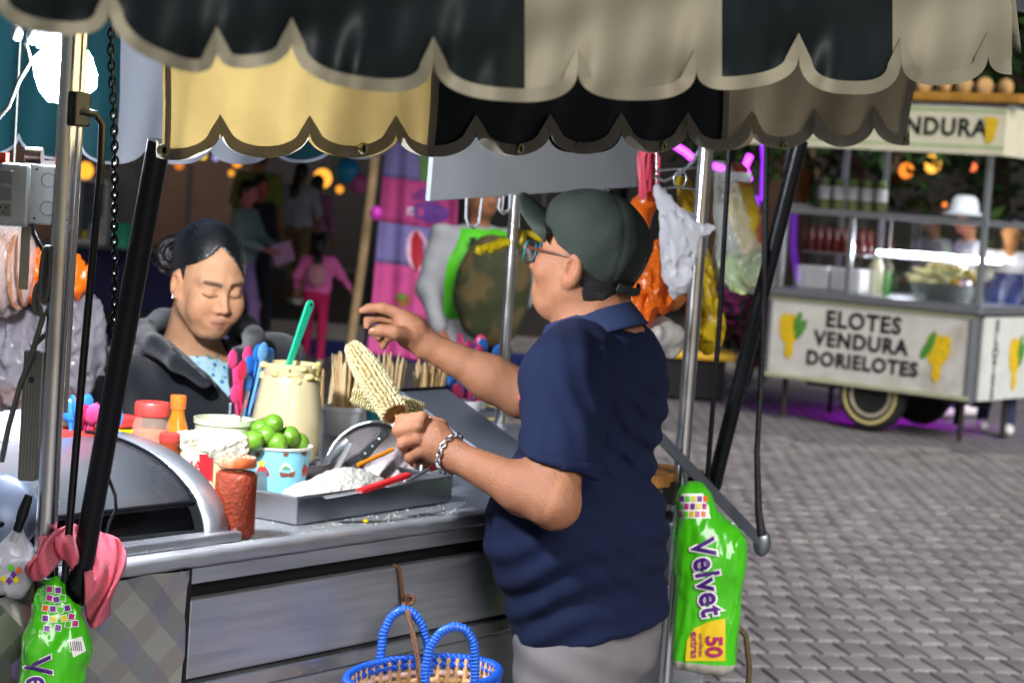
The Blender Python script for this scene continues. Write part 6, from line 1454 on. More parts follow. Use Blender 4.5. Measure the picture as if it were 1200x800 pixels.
M_KER = mat('kernel_cream', '#c4ba90', .35, var=.18, vscale=60, coat=.25); M_KER2 = mat('kernel_pale', '#ddd29c', .35, var=.12, vscale=60, coat=.25)
cob('steamed pale corn cob held upright on a stick in the fist', P(412, 405, 3.82), P(463, 485, 3.69), .0285, M_KER, 1, stick=[P(472, 500, 3.672), P(486, 546, 3.665)])
cob('paler corn cob lying behind the held cob', P(411, 462, 3.98), P(494, 484, 4.0), .0235, M_KER2, 2)

# ------------------------------------------------------------------ the vendor woman
YW = 4.45
ph = R(33); th_ = R(16)
wf = Vector((math.sin(ph) * math.cos(th_), -math.cos(ph) * math.cos(th_), -math.sin(th_))); WH = frame(wf); WHn = np.array(WH); Wc = P(245, 328, YW); WS = .955
woman = thing('person', 'person in dark hooded jacket with slicked black hair looking down over the counter', 'person', Vector((P(235, 500, 4.55).x, P(235, 500, 4.55).y, 0)))
def toW(p): return ((p - _a(Wc)) @ WHn.astype(np.float32)) / _a((WS, WS * .94, WS))
def fromW(a): return Wc + (WH @ Vector((a[0], a[1] * .94, a[2]))) * WS
wsR, wsL = P(138, 455, 4.46), P(322, 432, 4.68); wbf = Vector((.42, -.91, 0)).normalized(); WB = np.array(frame(wbf))
neckb = P(222, 408, 4.55)
weR, weL = P(122, 600, 4.42), P(335, 590, 4.60); whR, whL = P(225, 640, 4.12), P(300, 600, 4.18)
whR.z = whL.z = ZC + .05
bbW = bounds([Wc], .20)
def wom_body(p):
    d = np.full(len(p), 1., np.float32); m = ((p > _a(bbW[0])) & (p < _a(bbW[1]))).all(1)
    if m.any(): d[m] = head_sdf(toW(p[m]), True) * WS
    d = smin(d, s_cap(p, fromW((-.03, 0, -.05)), neckb, .052, .060), .03)
    d = smin(d, s_ell(p, P(230, 520, 4.57), (.120, .165, .22), WB), .06)
    for a, e, h in ((wsR, weR, whR), (wsL, weL, whL)):
        d = smin(d, s_cap(p, neckb - UP * .08, a, .05), .03); d = smin(d, s_cap(p, a, e, .045, .038), .02); d = smin(d, s_cap(p, e, h, .038, .026), .02)
        dr = (h - e).normalized(); d = smin(d, s_ell(p, h + dr * .04, (.045, .035, .02), np.array(frame(dr))), .015); sd = dr.cross(UP).normalized()
        for i in range(4): d = smin(d, s_cap(p, h + dr * .07 + sd * (.017 * (i - 1.5)), h + dr * (.12 - .006 * abs(i - 1.3)) + sd * (.019 * (i - 1.5)) - UP * .015, .0085, .0075), .004)
        d = smin(d, s_cap(p, h + dr * .03 + sd * .03, h + dr * .075 + sd * .055, .0095, .008), .006)
    return d + .0006 * fbm(p, 140, 1)
WSK = srgb('#cb9873')
def wom_col(V):
    q = toW(V.astype(np.float32)); C = head_color(q, WSK, lip=srgb('#a2605a'), female=True); far = np.abs(q).max(1) > .2; C[far] = np.array(WSK); return C
lo, hi = bounds([Wc + UP * .15, P(120, 600, 4.4), P(340, 590, 4.65), whR, whL, P(225, 500, 4.6), fromW((.13, 0, -.1))], .07)
blob('body', wom_body, lo, hi, .0036, M_SKIN, woman, 2, colors=wom_col)
M_WHAIR = mat('sleek_hair', '#0d0b0d', .26, var=.35, vscale=50, stretch=(1, 14, 14), bump=.35, bscale=26, spec=.8, coat=.6)
def whair(p):
    q = toW(p); d = s_ell(q, (-.014, 0, .032), (.1045, .0825, .0925)); d = smin(d, s_ell(q, (-.03, 0, .05), (.085, .078, .082)), .02); qa = q.copy(); qa[:, 1] = np.abs(qa[:, 1])
    yy = np.abs(q[:, 1] + .012); c_ = np.maximum(q[:, 2] - (.098 - .72 * yy - 3.0 * yy * yy), .012 + .10 * (q[:, 2] + .02) - q[:, 0]); d = smax(d, -c_, .003)
    d = smax(d, -(q[:, 2] + .052 - .5 * (q[:, 0] + .02)), .006)
    d = smax(d, -s_ell(qa, (-.006, .088, -.012), (.024, .020, .038)), .004)
    d = smax(d, -s_cap(q, (.088, -.012, .088), (.030, -.010, .132), .0050, .0036), .0015)
    gr = np.sin(np.arctan2(q[:, 2] - .02, np.abs(q[:, 1]) + .02) * 64 + 3 * np.sin(q[:, 0] * 18)); return (d + .0008 * gr) * WS
wh_ = blob('hair', whair, *bounds([Wc], .15), .0032, M_WHAIR, woman, 1)
bunc = fromW((-.118, -.020, .010)); bunc = P(206, 300, 4.50)
def bunf(p):
    d = s_ell(p, bunc, (.040, .036, .042)); d = smin(d, s_cap(p, bunc, fromW((-.09, 0, .03)), .03, .045), .03)
    r_ = p - _a(bunc); an = np.arctan2(r_[:, 2], r_[:, 0]); rr_ = np.linalg.norm(r_[:, [0, 2]], axis=1); return d + .0045 * np.sin(an * 2 + rr_ * 330) + .003 * fbm(p, 170, 5)
blob('bun', bunf, *bounds([bunc, fromW((-.09, 0, .03))], .08), .003, mat('bun_hair', '#171216', .35, var=.4, vscale=60, bump=.6, bscale=120, spec=.6), wh_, 1)
rr = random.Random(9)
for i in range(16):
    a = rr.uniform(1.5, 4.9); c_ = bunc + Vector((math.cos(a) * .034, rr.uniform(-.025, .02), math.sin(a) * .036)); r_ = rr.uniform(.006, .013)
    g = MB(); g.tube([c_ + Vector((r_ * math.cos(t) * (1 + .3 * t), .004 * t, r_ * math.sin(t))) for t in np.linspace(0, rr.uniform(3, 5), 9)], .0011, 5); g.build('curl', mat('bun_hair', '#171216', .35), wh_, smooth=180)
def eyeplane(x0, y0, x1, y1, inside):
    n = ray(x0, y0).cross(ray(x1, y1)).normalized(); n = n if n.dot(ray(*inside)) < 0 else -n
    return n
VH = [eyeplane(196, 396, 267, 461, (250, 410)), eyeplane(267, 392, 267, 461, (250, 410))]; VT = [eyeplane(207, 388, 251, 420, (240, 395)), eyeplane(257, 390, 251, 420, (240, 395))]
def vee(p, ns):
    c = _a(CAM); return np.maximum(np.maximum((p - c) @ _a(ns[0]), (p - c) @ _a(ns[1])), p[:, 1] - 4.56)
M_HOOD = mat('hoodie_charcoal', '#1b1e24', .88, var=.16, vscale=14, bump=.5, bscale=380, sheen=.4, spec=.25)
hoodpath = [P(268, 448, 4.37), P(282, 418, 4.38), P(298, 396, 4.50), P(287, 384, 4.62), P(240, 372, 4.70), P(190, 374, 4.66), P(168, 388, 4.55), P(180, 404, 4.42), P(206, 424, 4.37), P(240, 446, 4.37)]
def hoodie(p):
    d = s_ell(p, P(228, 560, 4.56), (.15, .205, .27), WB); d = smin(d, s_cap(p, wsR, wsL, .080, .072), .06); d = smin(d, s_cap(p, P(228, 440, 4.56), neckb - UP * .03, .13, .085), .05)
    for a, e, h in ((wsR, weR, whR), (wsL, weL, whL)): d = smin(d, s_cap(p, a, e, .080, .066), .03); d = smin(d, s_cap(p, e, e.lerp(h, .93), .064, .043), .03)
    d = smax(d, s_plane(p, P(230, 640, 4.5), (0, 0, -1)), .01) if False else d
    d = smin(d, s_ell(p, P(230, 700, 4.56), (.15, .20, .2), WB), .06)
    d = smax(d, -s_cap(p, P(232, 385, 4.42), fromW((-.03, 0, -.07)), .062, .06), .006)
    hd = None
    for i in range(len(hoodpath) - 1):
        r0 = .015 + .010 * math.sin(math.pi * i / (len(hoodpath) - 1)); r1 = .015 + .010 * math.sin(math.pi * (i + 1) / (len(hoodpath) - 1)); e = s_cap(p, hoodpath[i], hoodpath[i + 1], r0, r1); hd = e if hd is None else smin(hd, e, .02)
    d = smin(d, hd, .012)
    d = smax(d, -vee(p, VH), .004)
    w = np.exp(-((p - _a(P(150, 500, 4.4))) ** 2).sum(1) / .02)
    return d + .004 * fbm(p, 24, 5) + .0025 * fbm(p, 52, 7) + .005 * w * np.sin(p[:, 0] * 85 + p[:, 2] * 40)
lo, hi = bounds([P(100, 480, 4.35), P(350, 480, 4.75), P(228, 365, 4.75), whR, whL, P(228, 780, 4.6)], .05); lo[2] = .72
blob('hooded_jacket', hoodie, lo, hi, .0055, M_HOOD, woman, 2)
def printmat():
    m = bpy.data.materials.new('printed_top'); m.use_nodes = True; nt = m.node_tree; N = nt.nodes; L = nt.links; b = N['Principled BSDF']; b.inputs['Roughness'].default_value = .8
    tc = N.new('ShaderNodeTexCoord'); v = N.new('ShaderNodeTexVoronoi'); v.inputs['Scale'].default_value = 62; L.new(tc.outputs['Object'], v.inputs['Vector'])
    r = N.new('ShaderNodeValToRGB'); e = r.color_ramp.elements; e[0].color = (*srgb('#3c7ab8'), 1); e[0].position = .0; e[1].color = (*srgb('#8cc860'), 1); e[1].position = .9
    r.color_ramp.interpolation = 'CONSTANT'; q = r.color_ramp.elements.new(.45); q.color = (*srgb('#8fc4dc'), 1); L.new(v.outputs['Color'], r.inputs[0])
    lt = N.new('ShaderNodeMath'); lt.operation = 'LESS_THAN'; lt.inputs[1].default_value = .36; L.new(v.outputs['Distance'], lt.inputs[0])
    mx = N.new('ShaderNodeMix'); mx.data_type = 'RGBA'; L.new(lt.outputs[0], mx.inputs[0]); mx.inputs[6].default_value = (*srgb('#b4d8e0'), 1); L.new(r.outputs[0], mx.inputs[7]); L.new(mx.outputs[2], b.inputs['Base Color']); return m
def topf(p):
    d = s_ell(p, P(230, 535, 4.575), (.128, .172, .235), WB); d = smin(d, s_cap(p, P(228, 450, 4.57), neckb - UP * .04, .11, .075), .05)
    d = smax(d, -vee(p, VT), .003); d = smax(d, -s_cap(p, P(232, 385, 4.42), fromW((-.03, 0, -.07)), .060, .06), .005); return d + .002 * fbm(p, 40, 4)
blob('printed_top', topf, *bounds([P(228, 400, 4.5), P(228, 620, 4.5)], .2), .0048, printmat(), woman, 1)
def lay(hit, pts, off): return [q for q in (hit(x, y, off) for x, y in pts) if q is not None]
def px_line(pts, n=10): return [(a[0] + (b[0] - a[0]) * i / n, a[1] + (b[1] - a[1]) * i / n) for a, b in zip(pts, pts[1:]) for i in range(n + 1)]
for nm, ob_, pl_, r_, m_ in (('neck_trim', 'printed_top', [(209, 391), (248, 420)], .0026, mat('teal_trim', '#1f8a8a', .7)), ('neck_trim', 'printed_top', [(254, 419), (260, 396)], .0026, mat('teal_trim', '#1f8a8a', .7)), ('zip', 'hooded_jacket', [(202, 408), (234, 436), (264, 462), (270, 474)], .0022, mat('zip_dark', '#4a4c50', .4, .8))):
    q_ = lay(caster(bpy.data.objects[ob_]), px_line(pl_), .002)
    if len(q_) > 2:
        g = MB(); g.tube(q_, r_, 6); g.build(nm, m_, woman, smooth=60)
zq = caster(bpy.data.objects['hooded_jacket'])(270, 474, .006) or P(270, 474, 4.33)
g = MB(); g.box(zq - UP * .014, (.005, .003, .02)); g.box(zq, (.007, .004, .0085)); g.build('zip_pull', mat('silver', '#d4d6da', .18, 1.), woman, bevel=.001)
for s, z_ in ((-1, -.043), (-1, -.036), (1, -.043)):
    g = MB(); g.ell(fromW((.005 if z_ < -.04 else .001, s * .089, z_)), .0032, 8); g.build('earring', mat('silver', '#d4d6da', .18, 1.), woman, smooth=180)
wb = WLOC[woman.name]
def wtrs(p):
    d = s_ell(p, Vector((wb.x, wb.y, .84)), (.13, .19, .15), WB); l_ = Vector((-wbf.y, wbf.x, 0))
    for s in (1, -1): d = smin(d, s_cap(p, wb + l_ * s * .09 + UP * .78, wb + l_ * s * .1 + UP * .06, .09, .058), .03)
    return d
blob('trousers', wtrs, *bounds([wb + UP * 1.0, wb], .26), .012, mat('dark_denim', '#1c2230', .85, var=.15), woman, 1)
for s in (1, -1):
    g = MB(); l_ = Vector((-wbf.y, wbf.x, 0)); g.ell(wb + l_ * s * .1 + wbf * .05 + UP * .04, (.13, .048, .045), 12, frame(wbf)); g.build('shoe', M_SOLE, woman, smooth=180)

# ================================================================== BAGS, BOXES, CORDS AND THE BASKET
def plastic(name, c, alpha=.85, rough=.25, transl=.3, var=.08): return mat(name, c, rough, var=var, vscale=6, alpha=alpha, transl=transl, spec=.6, bump=.15, bscale=40)
def px_prim(kind, *a): return (kind, a)
def bag(name, label, cat, prims, m_, h=.005, nz=.006, nf=48, seed=1, k=.02, group=None, sm=1, colors=None, cut=None, zs=.55):
    pts = []
    for kd, a in prims:
        if kd in 'eb': pts += [a[0] + Vector(a[1]), a[0] - Vector(a[1])]
        else: pts += [a[0] + Vector((a[2],) * 3), a[0] - Vector((a[2],) * 3), a[1] + Vector((a[3],) * 3), a[1] - Vector((a[3],) * 3)]
    def f(p):
        d = None
        for kd, a in prims:
            e = s_ell(p, a[0], a[1], a[2] if len(a) > 2 else None) if kd == 'e' else s_box(p, a[0], a[1], a[2], .03) if kd == 'b' else s_cap(p, *a)
            d = e if d is None else smin(d, e, k)
        q = p * _a((1, 1, zs)); return d + nz * (2.6 * np.abs(fbm(q, nf * .8, seed)) - 1) + nz * .5 * (2.4 * np.abs(fbm(q, nf * 1.9, seed + 5)) - .8)
    lo, hi = bounds(pts, .015 + 2 * nz); o = blob(name, f, lo, hi, h, m_, None, sm, colors=colors)
    return tag(o, label, cat, group) if label else o
E = lambda c, r, Rm=None: ('e', (c, r, Rm) if Rm is not None else (c, r)); K = lambda a, b, ra, rb: ('k', (a, b, ra, rb))
# bags hanging round the right pole
bag('white_bag', 'knotted white carrier bag hanging on the right steel pole', 'plastic bag', [E(P(800, 295, 4.36), (.048, .035, .075)), K(P(797, 270, 4.36), P(771, 222, 4.38), .035, .008), K(P(812, 275, 4.35), P(838, 268, 4.33), .028, .006), K(P(795, 330, 4.36), P(786, 342, 4.36), .03, .014)], plastic('bag_thin_white', '#ececf0', .85, .35, .5), .0036, .0052, 95, 2)
bag('orange_bag', 'bright orange tied bag hanging behind the white bag', 'plastic bag', [E(P(752, 250, 4.55), (.026, .03, .045)), K(P(755, 245, 4.55), P(762, 228, 4.55), .022, .010)], plastic('bag_orange', '#ee7414', .95, .28, .35), .0045, .005, 70, 3)
bag('orange_bag', 'bulging orange bag below the white bag beside the polo shirt', 'plastic bag', [E(P(765, 348, 4.48), (.045, .035, .04)), E(P(752, 365, 4.48), (.03, .03, .028)), K(P(765, 330, 4.48), P(772, 290, 4.5), .03, .012)], plastic('bag_orange', '#ee7414', .95, .28, .35), .0038, .007, 95, 4)
bag('kraft_bag', 'tan paper bag between the orange bag and the steel pole', 'paper bag', [E(P(790, 348, 4.56), (.024, .03, .03))], mat('kraft', '#c87a3a', .8, var=.15, bump=.4, bscale=60), .005, .004, 60, 5)
bag('grey_bag', 'grey white rumpled bag of napkins below the orange bag', 'plastic bag', [E(P(780, 392, 4.52), (.042, .04, .036)), K(P(770, 395, 4.52), P(785, 408, 4.52), .035, .02)], plastic('bag_grey', '#b9b4ac', .97, .4, .2), .005, .005, 55, 6)
bag('yellow_bag', 'long yellow plastic bag hanging behind the right steel pole', 'plastic bag', [E(P(830, 385, 4.62), (.034, .03, .055)), K(P(826, 350, 4.62), P(800, 215, 4.66), .03, .014)], plastic('bag_yellow', '#cfae14', .92, .28, .35), .0042, .007, 85, 7)
bag('crisp_bag', 'yellow and red printed crisp bag hanging behind the clear bag', 'packet', [K(P(862, 205, 4.78), P(872, 255, 4.78), .028, .034), K(P(872, 255, 4.78), P(880, 300, 4.78), .034, .034)], mat('crisp_foil', '#d8b82a', .3, var=.2, color2='#c0502a', c2scale=9, c2thr=(.46, .54), coat=.4), .0055, .004, 60, 8)
g = MB(); a, b = P(846, 208, 4.72), P(880, 206, 4.72); g.box((a + b) / 2, ((b - a).length, .012, .022)); g.build('header_strip', mat('white_plastic', '#dcdce2', .4), bpy.data.objects['crisp_bag'])
cab_ = MB(); 
for i, (x, y, r_) in enumerate(((856, 315, .034), (873, 322, .036), (888, 308, .030), (868, 332, .026))):
    g = MB(); c_ = P(x, y, 4.66); o = None
    lo, hi = bounds([c_], r_ * 1.5)
    o = blob('lettuce_piece', lambda p: s_ell(p, c_, (r_, r_ * .9, r_)) + .004 * fbm(p, 90, 20 + i) + .003 * np.sin(np.linalg.norm(p - _a(c_ + Vector((.01, -.02, 0))), axis=1) * 420), lo, hi, .0045, mat('lettuce', '#9ab86a', .5, var=.3, vscale=20, color2='#c8d6a2', c2scale=16), None, 1)
    tag(o, ('pale lettuce piece low in the clear bag', 'round lettuce piece in the middle of the clear bag', 'rolled lettuce leaf at the outer side of the clear bag', 'pale lettuce piece at the bottom of the clear bag')[i], 'lettuce', 'lettuce in the clear bag')
bag('clear_bag', 'clear plastic bag of lettuce hanging right of the steel pole', 'plastic bag', [E(P(870, 315, 4.66), (.066, .05, .055)), K(P(866, 300, 4.66), P(846, 200, 4.68), .05, .022), E(P(895, 318, 4.66), (.028, .035, .045))], mat('bag_clear', '#dfe8e2', .15, var=.04, alpha=.32, spec=.9, bump=.3, bscale=40), .005, .005, 52, 9, k=.03)
rr = random.Random(21); rf = thing('raffia_bundle', 'bundle of coral pink plastic ribbons hanging from the hook', 'ribbons', P(760, 170, 4.5))
for i in range(22):
    x = 748 + rr.uniform(0, 26); y1 = rr.uniform(205, 236); Yq = 4.5 + rr.uniform(-.02, .02)
    g = MB(); g.tube([P(760 + rr.uniform(-5, 5), 160, Yq), P(x, 185, Yq - .01), P(x + rr.uniform(-4, 4), y1, Yq)], .0035, 4, flat=.25); g.build('ribbon', mat('ribbon_coral', '#e8506a', .35, var=.15, vscale=20, transl=.3), rf, smooth=60)
rk_ = thing('hook_rack', 'chromed wire hook rack clamped on the right steel pole', 'rack', P(800, 195, 4.44))
for pts, r_ in (([(818, 196), (790, 198), (768, 200)], .0035), ([(818, 222), (790, 219), (770, 222)], .003), ([(822, 170), (812, 190), (795, 205), (778, 212), (766, 206)], .0042), ([(770, 160), (769, 210), (771, 224)], .003)):
    g = MB(); g.tube([P(x, y, 4.44) for x, y in pts], r_, 8); g.build('wire', M_POLE, rk_, smooth=60)
g = MB(); c_ = P(797, 210, 4.42); g.tube([c_ + Vector((.0135 * math.cos(t), .0, .018 * math.sin(t))) for t in np.linspace(0, 2 * math.pi, 20, endpoint=False)], .0022, 8, closed=True); g.build('ring', M_POLE, rk_, smooth=60)
g = MB(); g.tube([P(899, 100, 4.3), P(898, 200, 4.3), P(896, 300, 4.29), P(893, 420, 4.28), P(887, 530, 4.26), P(889, 600, 4.25), P(893, 628, 4.24)], [.006] * 5 + [.008, .010], 8); tag(g.build('black_cable', mat('cable_black', '#121316', .6, var=.2, vscale=60, bump=.4, bscale=200), smooth=60), 'black cable hanging down to the end of the hand bar', 'cable')
g = MB(); g.tube([P(862, 730, 4.2), P(874, 745, 4.2), P(878, 780, 4.2), P(876, 830, 4.2)], .006, 8); tag(g.build('brown_hose', mat('hose_brown', '#4a3a22', .6), smooth=60), 'brown hose looping below the green napkin packet', 'hose')
# yellow plastic strip knotted on the rear pole
yk = bag('yellow_tie', 'yellow plastic strip knotted round the rear steel pole', 'tie', [E(P(607, 281, 4.90), (.024, .024, .024)), K(P(600, 284, 4.88), P(562, 293, 4.82), .011, .010), K(P(620, 272, 4.92), P(634, 278, 4.92), .006, .012), E(P(590, 285, 4.86), (.02, .012, .012))], plastic('tie_yellow', '#ecd21a', .97, .35, .2), .0036, .004, 110, 11, k=.008)

# green napkin packets with print: stick flat shapes on them by casting from the photo direction
def sticker(hit, pts, m_, parent, name='print', off=.002, n=7):
    """fill an outline given in photo pixels with a grid so that it follows the surface"""
    xs_ = [a for a, b in pts]; ys_ = [b for a, b in pts]; g = MB(); c = (sum(xs_) / len(pts), sum(ys_) / len(pts)); rows = []
    for t in np.linspace(0.02, 1, n): rows.append([hit(c[0] + (a - c[0]) * t, c[1] + (b - c[1]) * t, off) for a, b in pts])
    if any(q is None for r_ in rows for q in r_): return None
    N_ = len(pts); vs = [q for r_ in rows for q in r_]
    g.raw(vs, [(i * N_ + j, i * N_ + (j + 1) % N_, (i + 1) * N_ + (j + 1) % N_, (i + 1) * N_ + j) for i in range(n - 1) for j in range(N_)]); return g.build(name, m_, parent, smooth=180)
def textprint(hit, s, cx, cy, size, ang, m_, parent, bold=0., off=.003, spacing=1., sx=1.):
    v, f = text_mesh(s, size, bold * size, spacing=spacing); ca, sa = math.cos(ang), math.sin(ang); q = []
    for a, b in v:
        a *= sx; h_ = hit(cx + a * ca + b * sa, cy + a * sa - b * ca, off); q.append(h_)
    if any(x is None for x in q):
        ok = [x for x in q if x is not None]
        if not ok: return
        f = [t for t in f if all(q[i] is not None for i in t)]; q = [x if x is not None else ok[0] for x in q]
    g = MB(); g.raw(q, f); g.build('lettering', m_, parent)
def densify(pts, n=5):
    out = []
    for i in range(len(pts)):
        a, b = pts[i], pts[(i + 1) % len(pts)]
        for t in range(n): out.append((a[0] + (b[0] - a[0]) * t / n, a[1] + (b[1] - a[1]) * t / n))
    return out
M_PUR = mat('ink_purple', '#4a1f7a', .4); M_PWH = mat('ink_white', '#e8e8e4', .4); M_PYE = mat('ink_yellow', '#d8b81c', .4, var=.1); M_PMA = mat('ink_magenta', '#a01f5a', .4)
M_PGR = mat('packet_green', '#3fb81a', .28, var=.08, vscale=5, attr='Col', coat=.5, transl=.12)
def packet_col(y_of, x0, xw):
    def f(V):
        C = np.tile(np.array(srgb('#46bc14')), (len(V), 1)); w = ((V[:, 2] < y_of)[:, None]); return np.where(w, np.array(srgb('#b0aca0'))[None], C)
    return f
zb = P(830, 772, 4.17).z
Rp = np.array(frame(Vector((-.1, -1, 0))))
vb_ = bag('napkin_packet', 'green napkin packet with purple lettering hanging at the right cart end', 'packet', [('b', (P(830, 703, 4.17), (.044, .066, .150), Rp)), K(P(826, 655, 4.17), P(813, 584, 4.17), .056, .036), K(P(845, 660, 4.17), P(842, 625, 4.17), .034, .016)], M_PGR, .0038, .0023, 85, 31, k=.045, zs=.3, colors=packet_col(zb, 0, 0))
hv_ = caster(vb_)
for dx, dy in ((0, 0),):
    textprint(hv_, 'Velvet', 828, 676, 40, R(81), M_PWH, vb_, .075, .0062, 1.06, .84); textprint(hv_, 'Velvet', 828, 676, 40, R(81), M_PUR, vb_, .02, .0085, 1.06, .84)
o = sticker(hv_, densify([(803, 774), (805, 750), (813, 736), (830, 728), (850, 724), (850, 774)]), M_PYE, vb_)
textprint(hv_, '50', 836, 757, 27, R(90), M_PMA, vb_, .03, .0055, 1.0, .95); textprint(hv_, 'servilletas', 821.5, 755, 7, R(90), M_PMA, vb_, .01, .0055); textprint(hv_, 'extras', 814, 755, 12.5, R(90), M_PMA, vb_, .02, .0055)
colsq = ['#a82a7a', '#6a2a8a', '#d8641c', '#4ab81c', '#d8c41c', '#a82a7a']
rr = random.Random(5)
o = sticker(hv_, densify([(799, 578), (824, 578), (833, 607), (794, 607)]), M_PWH, vb_, off=.0014)
for j, y in enumerate((584, 593, 602)):
    for i in range(5):
        x = 799 + i * 7 - j * 1.2; c = colsq[(i * 2 + j * 3 + rr.randrange(2)) % 6]; sticker(hv_, densify([(x - 2.6, y - 3.4), (x + 2.6, y - 3.4), (x + 2.6, y + 3.4), (x - 2.6, y + 3.4)], 2), mat('sq_' + c, c, .4), vb_, off=.0032, n=3)
# second packet at the left pole
lv = bag('napkin_packet', 'green napkin packet tied to the left steel pole under the pink cloth', 'packet', [K(P(62, 690, 2.93), P(62, 760, 2.93), .020, .040), K(P(62, 760, 2.93), P(58, 830, 2.93), .045, .052), K(P(78, 715, 2.92), P(88, 760, 2.92), .016, .018)], M_PGR, .0042, .0045, 66, 33, k=.02, colors=lambda V: np.tile(np.array(srgb('#46bc14')), (len(V), 1)))
hl = caster(lv)
for (x, y, a) in [(58, 700, .2), (66, 702, -.2), (73, 700, .1), (53, 712, .2), (62, 713, 0), (71, 714, .3), (79, 712, -.2), (84, 722, .2), (53, 724, .1), (63, 725, 0), (75, 724, -.2), (80, 731, .2), (68, 735, .2), (55, 736, .1), (88, 730, 0), (58, 690, 0), (68, 691, 0)]:
    c = colsq[rr.randrange(6)]; pts = [(x + 4.6 * math.cos(a + math.pi / 2 * i + .78), y + 4.6 * math.sin(a + math.pi / 2 * i + .78)) for i in range(4)]; pb = [(x + 5.8 * math.cos(a + math.pi / 2 * i + .78), y + 5.8 * math.sin(a + math.pi / 2 * i + .78)) for i in range(4)]
    sticker(hl, densify(pb, 2), M_PWH, lv, off=.0018, n=3); sticker(hl, densify(pts, 2), mat('sq_' + c, c, .4), lv, off=.0032, n=3)
textprint(hl, 'Velvet', 46, 815, 46, R(84), M_PWH, lv, .05, .005, 1., .78); textprint(hl, 'Velvet', 46, 815, 46, R(84), M_PUR, lv, .012, .0075, 1., .78)
sticker(hl, densify([(79, 750), (96, 745), (101, 762), (86, 770)]), M_PWH, lv)
for i in range(6):
    x = 82 + i * 2.4; sticker(hl, densify([(x, 751), (x + .9, 751), (x + 2.4, 762), (x + 1.5, 762)], 2), M_INK, lv, off=.0035, n=3)
# clear bag with printed pieces and the violet bag at the far left
bag('clear_bag', 'small clear bag with bright printed shapes beside the left pole', 'plastic bag', [E(P(20, 665, 2.95), (.04, .03, .045)), K(P(18, 650, 2.95), P(22, 625, 2.95), .03, .01)], mat('bag_clear2', '#dfe0ec', .15, var=.05, alpha=.45, spec=.9, bump=.3), .005, .004, 70, 41)
hc_ = caster(bpy.data.objects['clear_bag.001'])
for (x, y, c) in ((13, 665, '#4ab81c'), (22, 668, '#d8641c'), (4, 678, '#d8c41c'), (11, 680, '#6a2a8a'), (19, 679, '#d8c41c'), (16, 673, '#6a2a8a')): sticker(hc_, densify([(x, y - 5), (x + 4, y), (x, y + 5), (x - 4, y)], 2), mat('sq_' + c, c, .4), bpy.data.objects['clear_bag.001'], off=.003, n=3)
bag('violet_bag', 'violet grey plastic bag hanging low beside the left napkin packet', 'plastic bag', [E(P(6, 770, 3.0), (.05, .04, .07)), K(P(10, 740, 3.0), P(0, 800, 3.0), .04, .05)], plastic('bag_violet', '#7a6a94', .9, .3, .25), .006, .005, 50, 42)

# ------------------------------------------------------------------ left pole: outlet box, cords, power strip
ob = thing('outlet_box', 'grey metal outlet box with sockets strapped to the left pole', 'outlet box', P(40, 230, 3.02))
c0, c1 = P(30, 194, 3.02), P(70, 262, 3.02)
w_ = (P(70, 230, 3.02) - P(30, 230, 3.02)).length; h_ = (P(40, 193, 3.02) - P(40, 263, 3.02)).length
cb = P(50, 228, 3.05); bxX = Vector((.96, .28, 0)).normalized(); bxY = Vector((-.28, .96, 0)).normalized(); M_OB = mat('box_grey', '#8d9294', .42, .5, var=.12, vscale=12)
g = MB(); g.box(cb, (w_, .06, h_), bxX, bxY, UP); g.build('box', M_OB, ob, bevel=.003)
for zz in (.25, -.22):
    g = MB(); g.tube([cb - bxY * .031 + bxX * (.006 + .0105 * math.cos(t)) + UP * (h_ * zz + .0105 * math.sin(t)) for t in np.linspace(0, 2 * math.pi, 20, endpoint=False)], .0008, 5, closed=True); g.build('knock_out', mat('box_dark', '#6d7274', .5, .4), ob)
for zz in (.42, -.40):
    g = MB(); g.lathe([(.002, 0), (.002, .001)], cb - bxY * .031 - bxX * .012 + UP * h_ * zz, 8, Matrix((bxX, UP, -bxY)).transposed()); g.build('screw', M_DARK, ob)
ca_ = P(16, 228, 3.02); aX = Vector((.80, -.60, 0)).normalized(); aX = Vector((.9, .0, 0)); 
g = MB(); g.box(ca_, (.046, .07, h_ * 1.05), Vector((.97, .24, 0)).normalized(), Vector((-.24, .97, 0)).normalized(), UP); g.build('cover', M_OB, ob, bevel=.006)
for zz in (.29, .02, -.25):
    g = MB(); g.box(ca_ + Vector((-.004, -.037, h_ * zz)), (.022, .006, .02)); s_ = g.build('socket', mat('socket_face', '#787c7c', .5), ob, bevel=.002)
    if zz < 0:
        for a, b in ((-.004, .003), (.004, .003), (0, -.004)):
            g = MB(); g.box(ca_ + Vector((-.004 + a, -.0405, h_ * zz + b)), (.0015, .002, .004)); g.build('slot', M_DARK, s_)
g = MB(); g.lathe([(.012, -.012), (.012, .012)], P(40, 182, 3.03), 16, Matrix(((0, 0, 1), (1, 0, 0), (0, 1, 0)))); g.build('clamp_ring', mat('ring_brown', '#5a4c46', .35, .8), ob, smooth=40)
g = MB(); g.box(P(3, 205, 3.0), (.012, .02, .065)); g.build('red_tag', mat('tag_red', '#c8321c', .5), ob)
g = MB(); g.box(P(29, 302, 3.05), (.014, .004, .095)); g.build('strap_plate', mat('plate_grey', '#8a8678', .45, .6), ob, bevel=.001)
g = MB(); g.tube([P(38, 262, 3.0), P(41, 275, 3.0), P(48, 288, 2.99), P(52, 295, 2.985)], .0035, 8); g.build('lead', M_BLK, ob, smooth=60)
cc_ = thing('coiled_cord', 'grey electric cord coiled and tied to the left pole', 'cord', P(58, 330, 2.95))
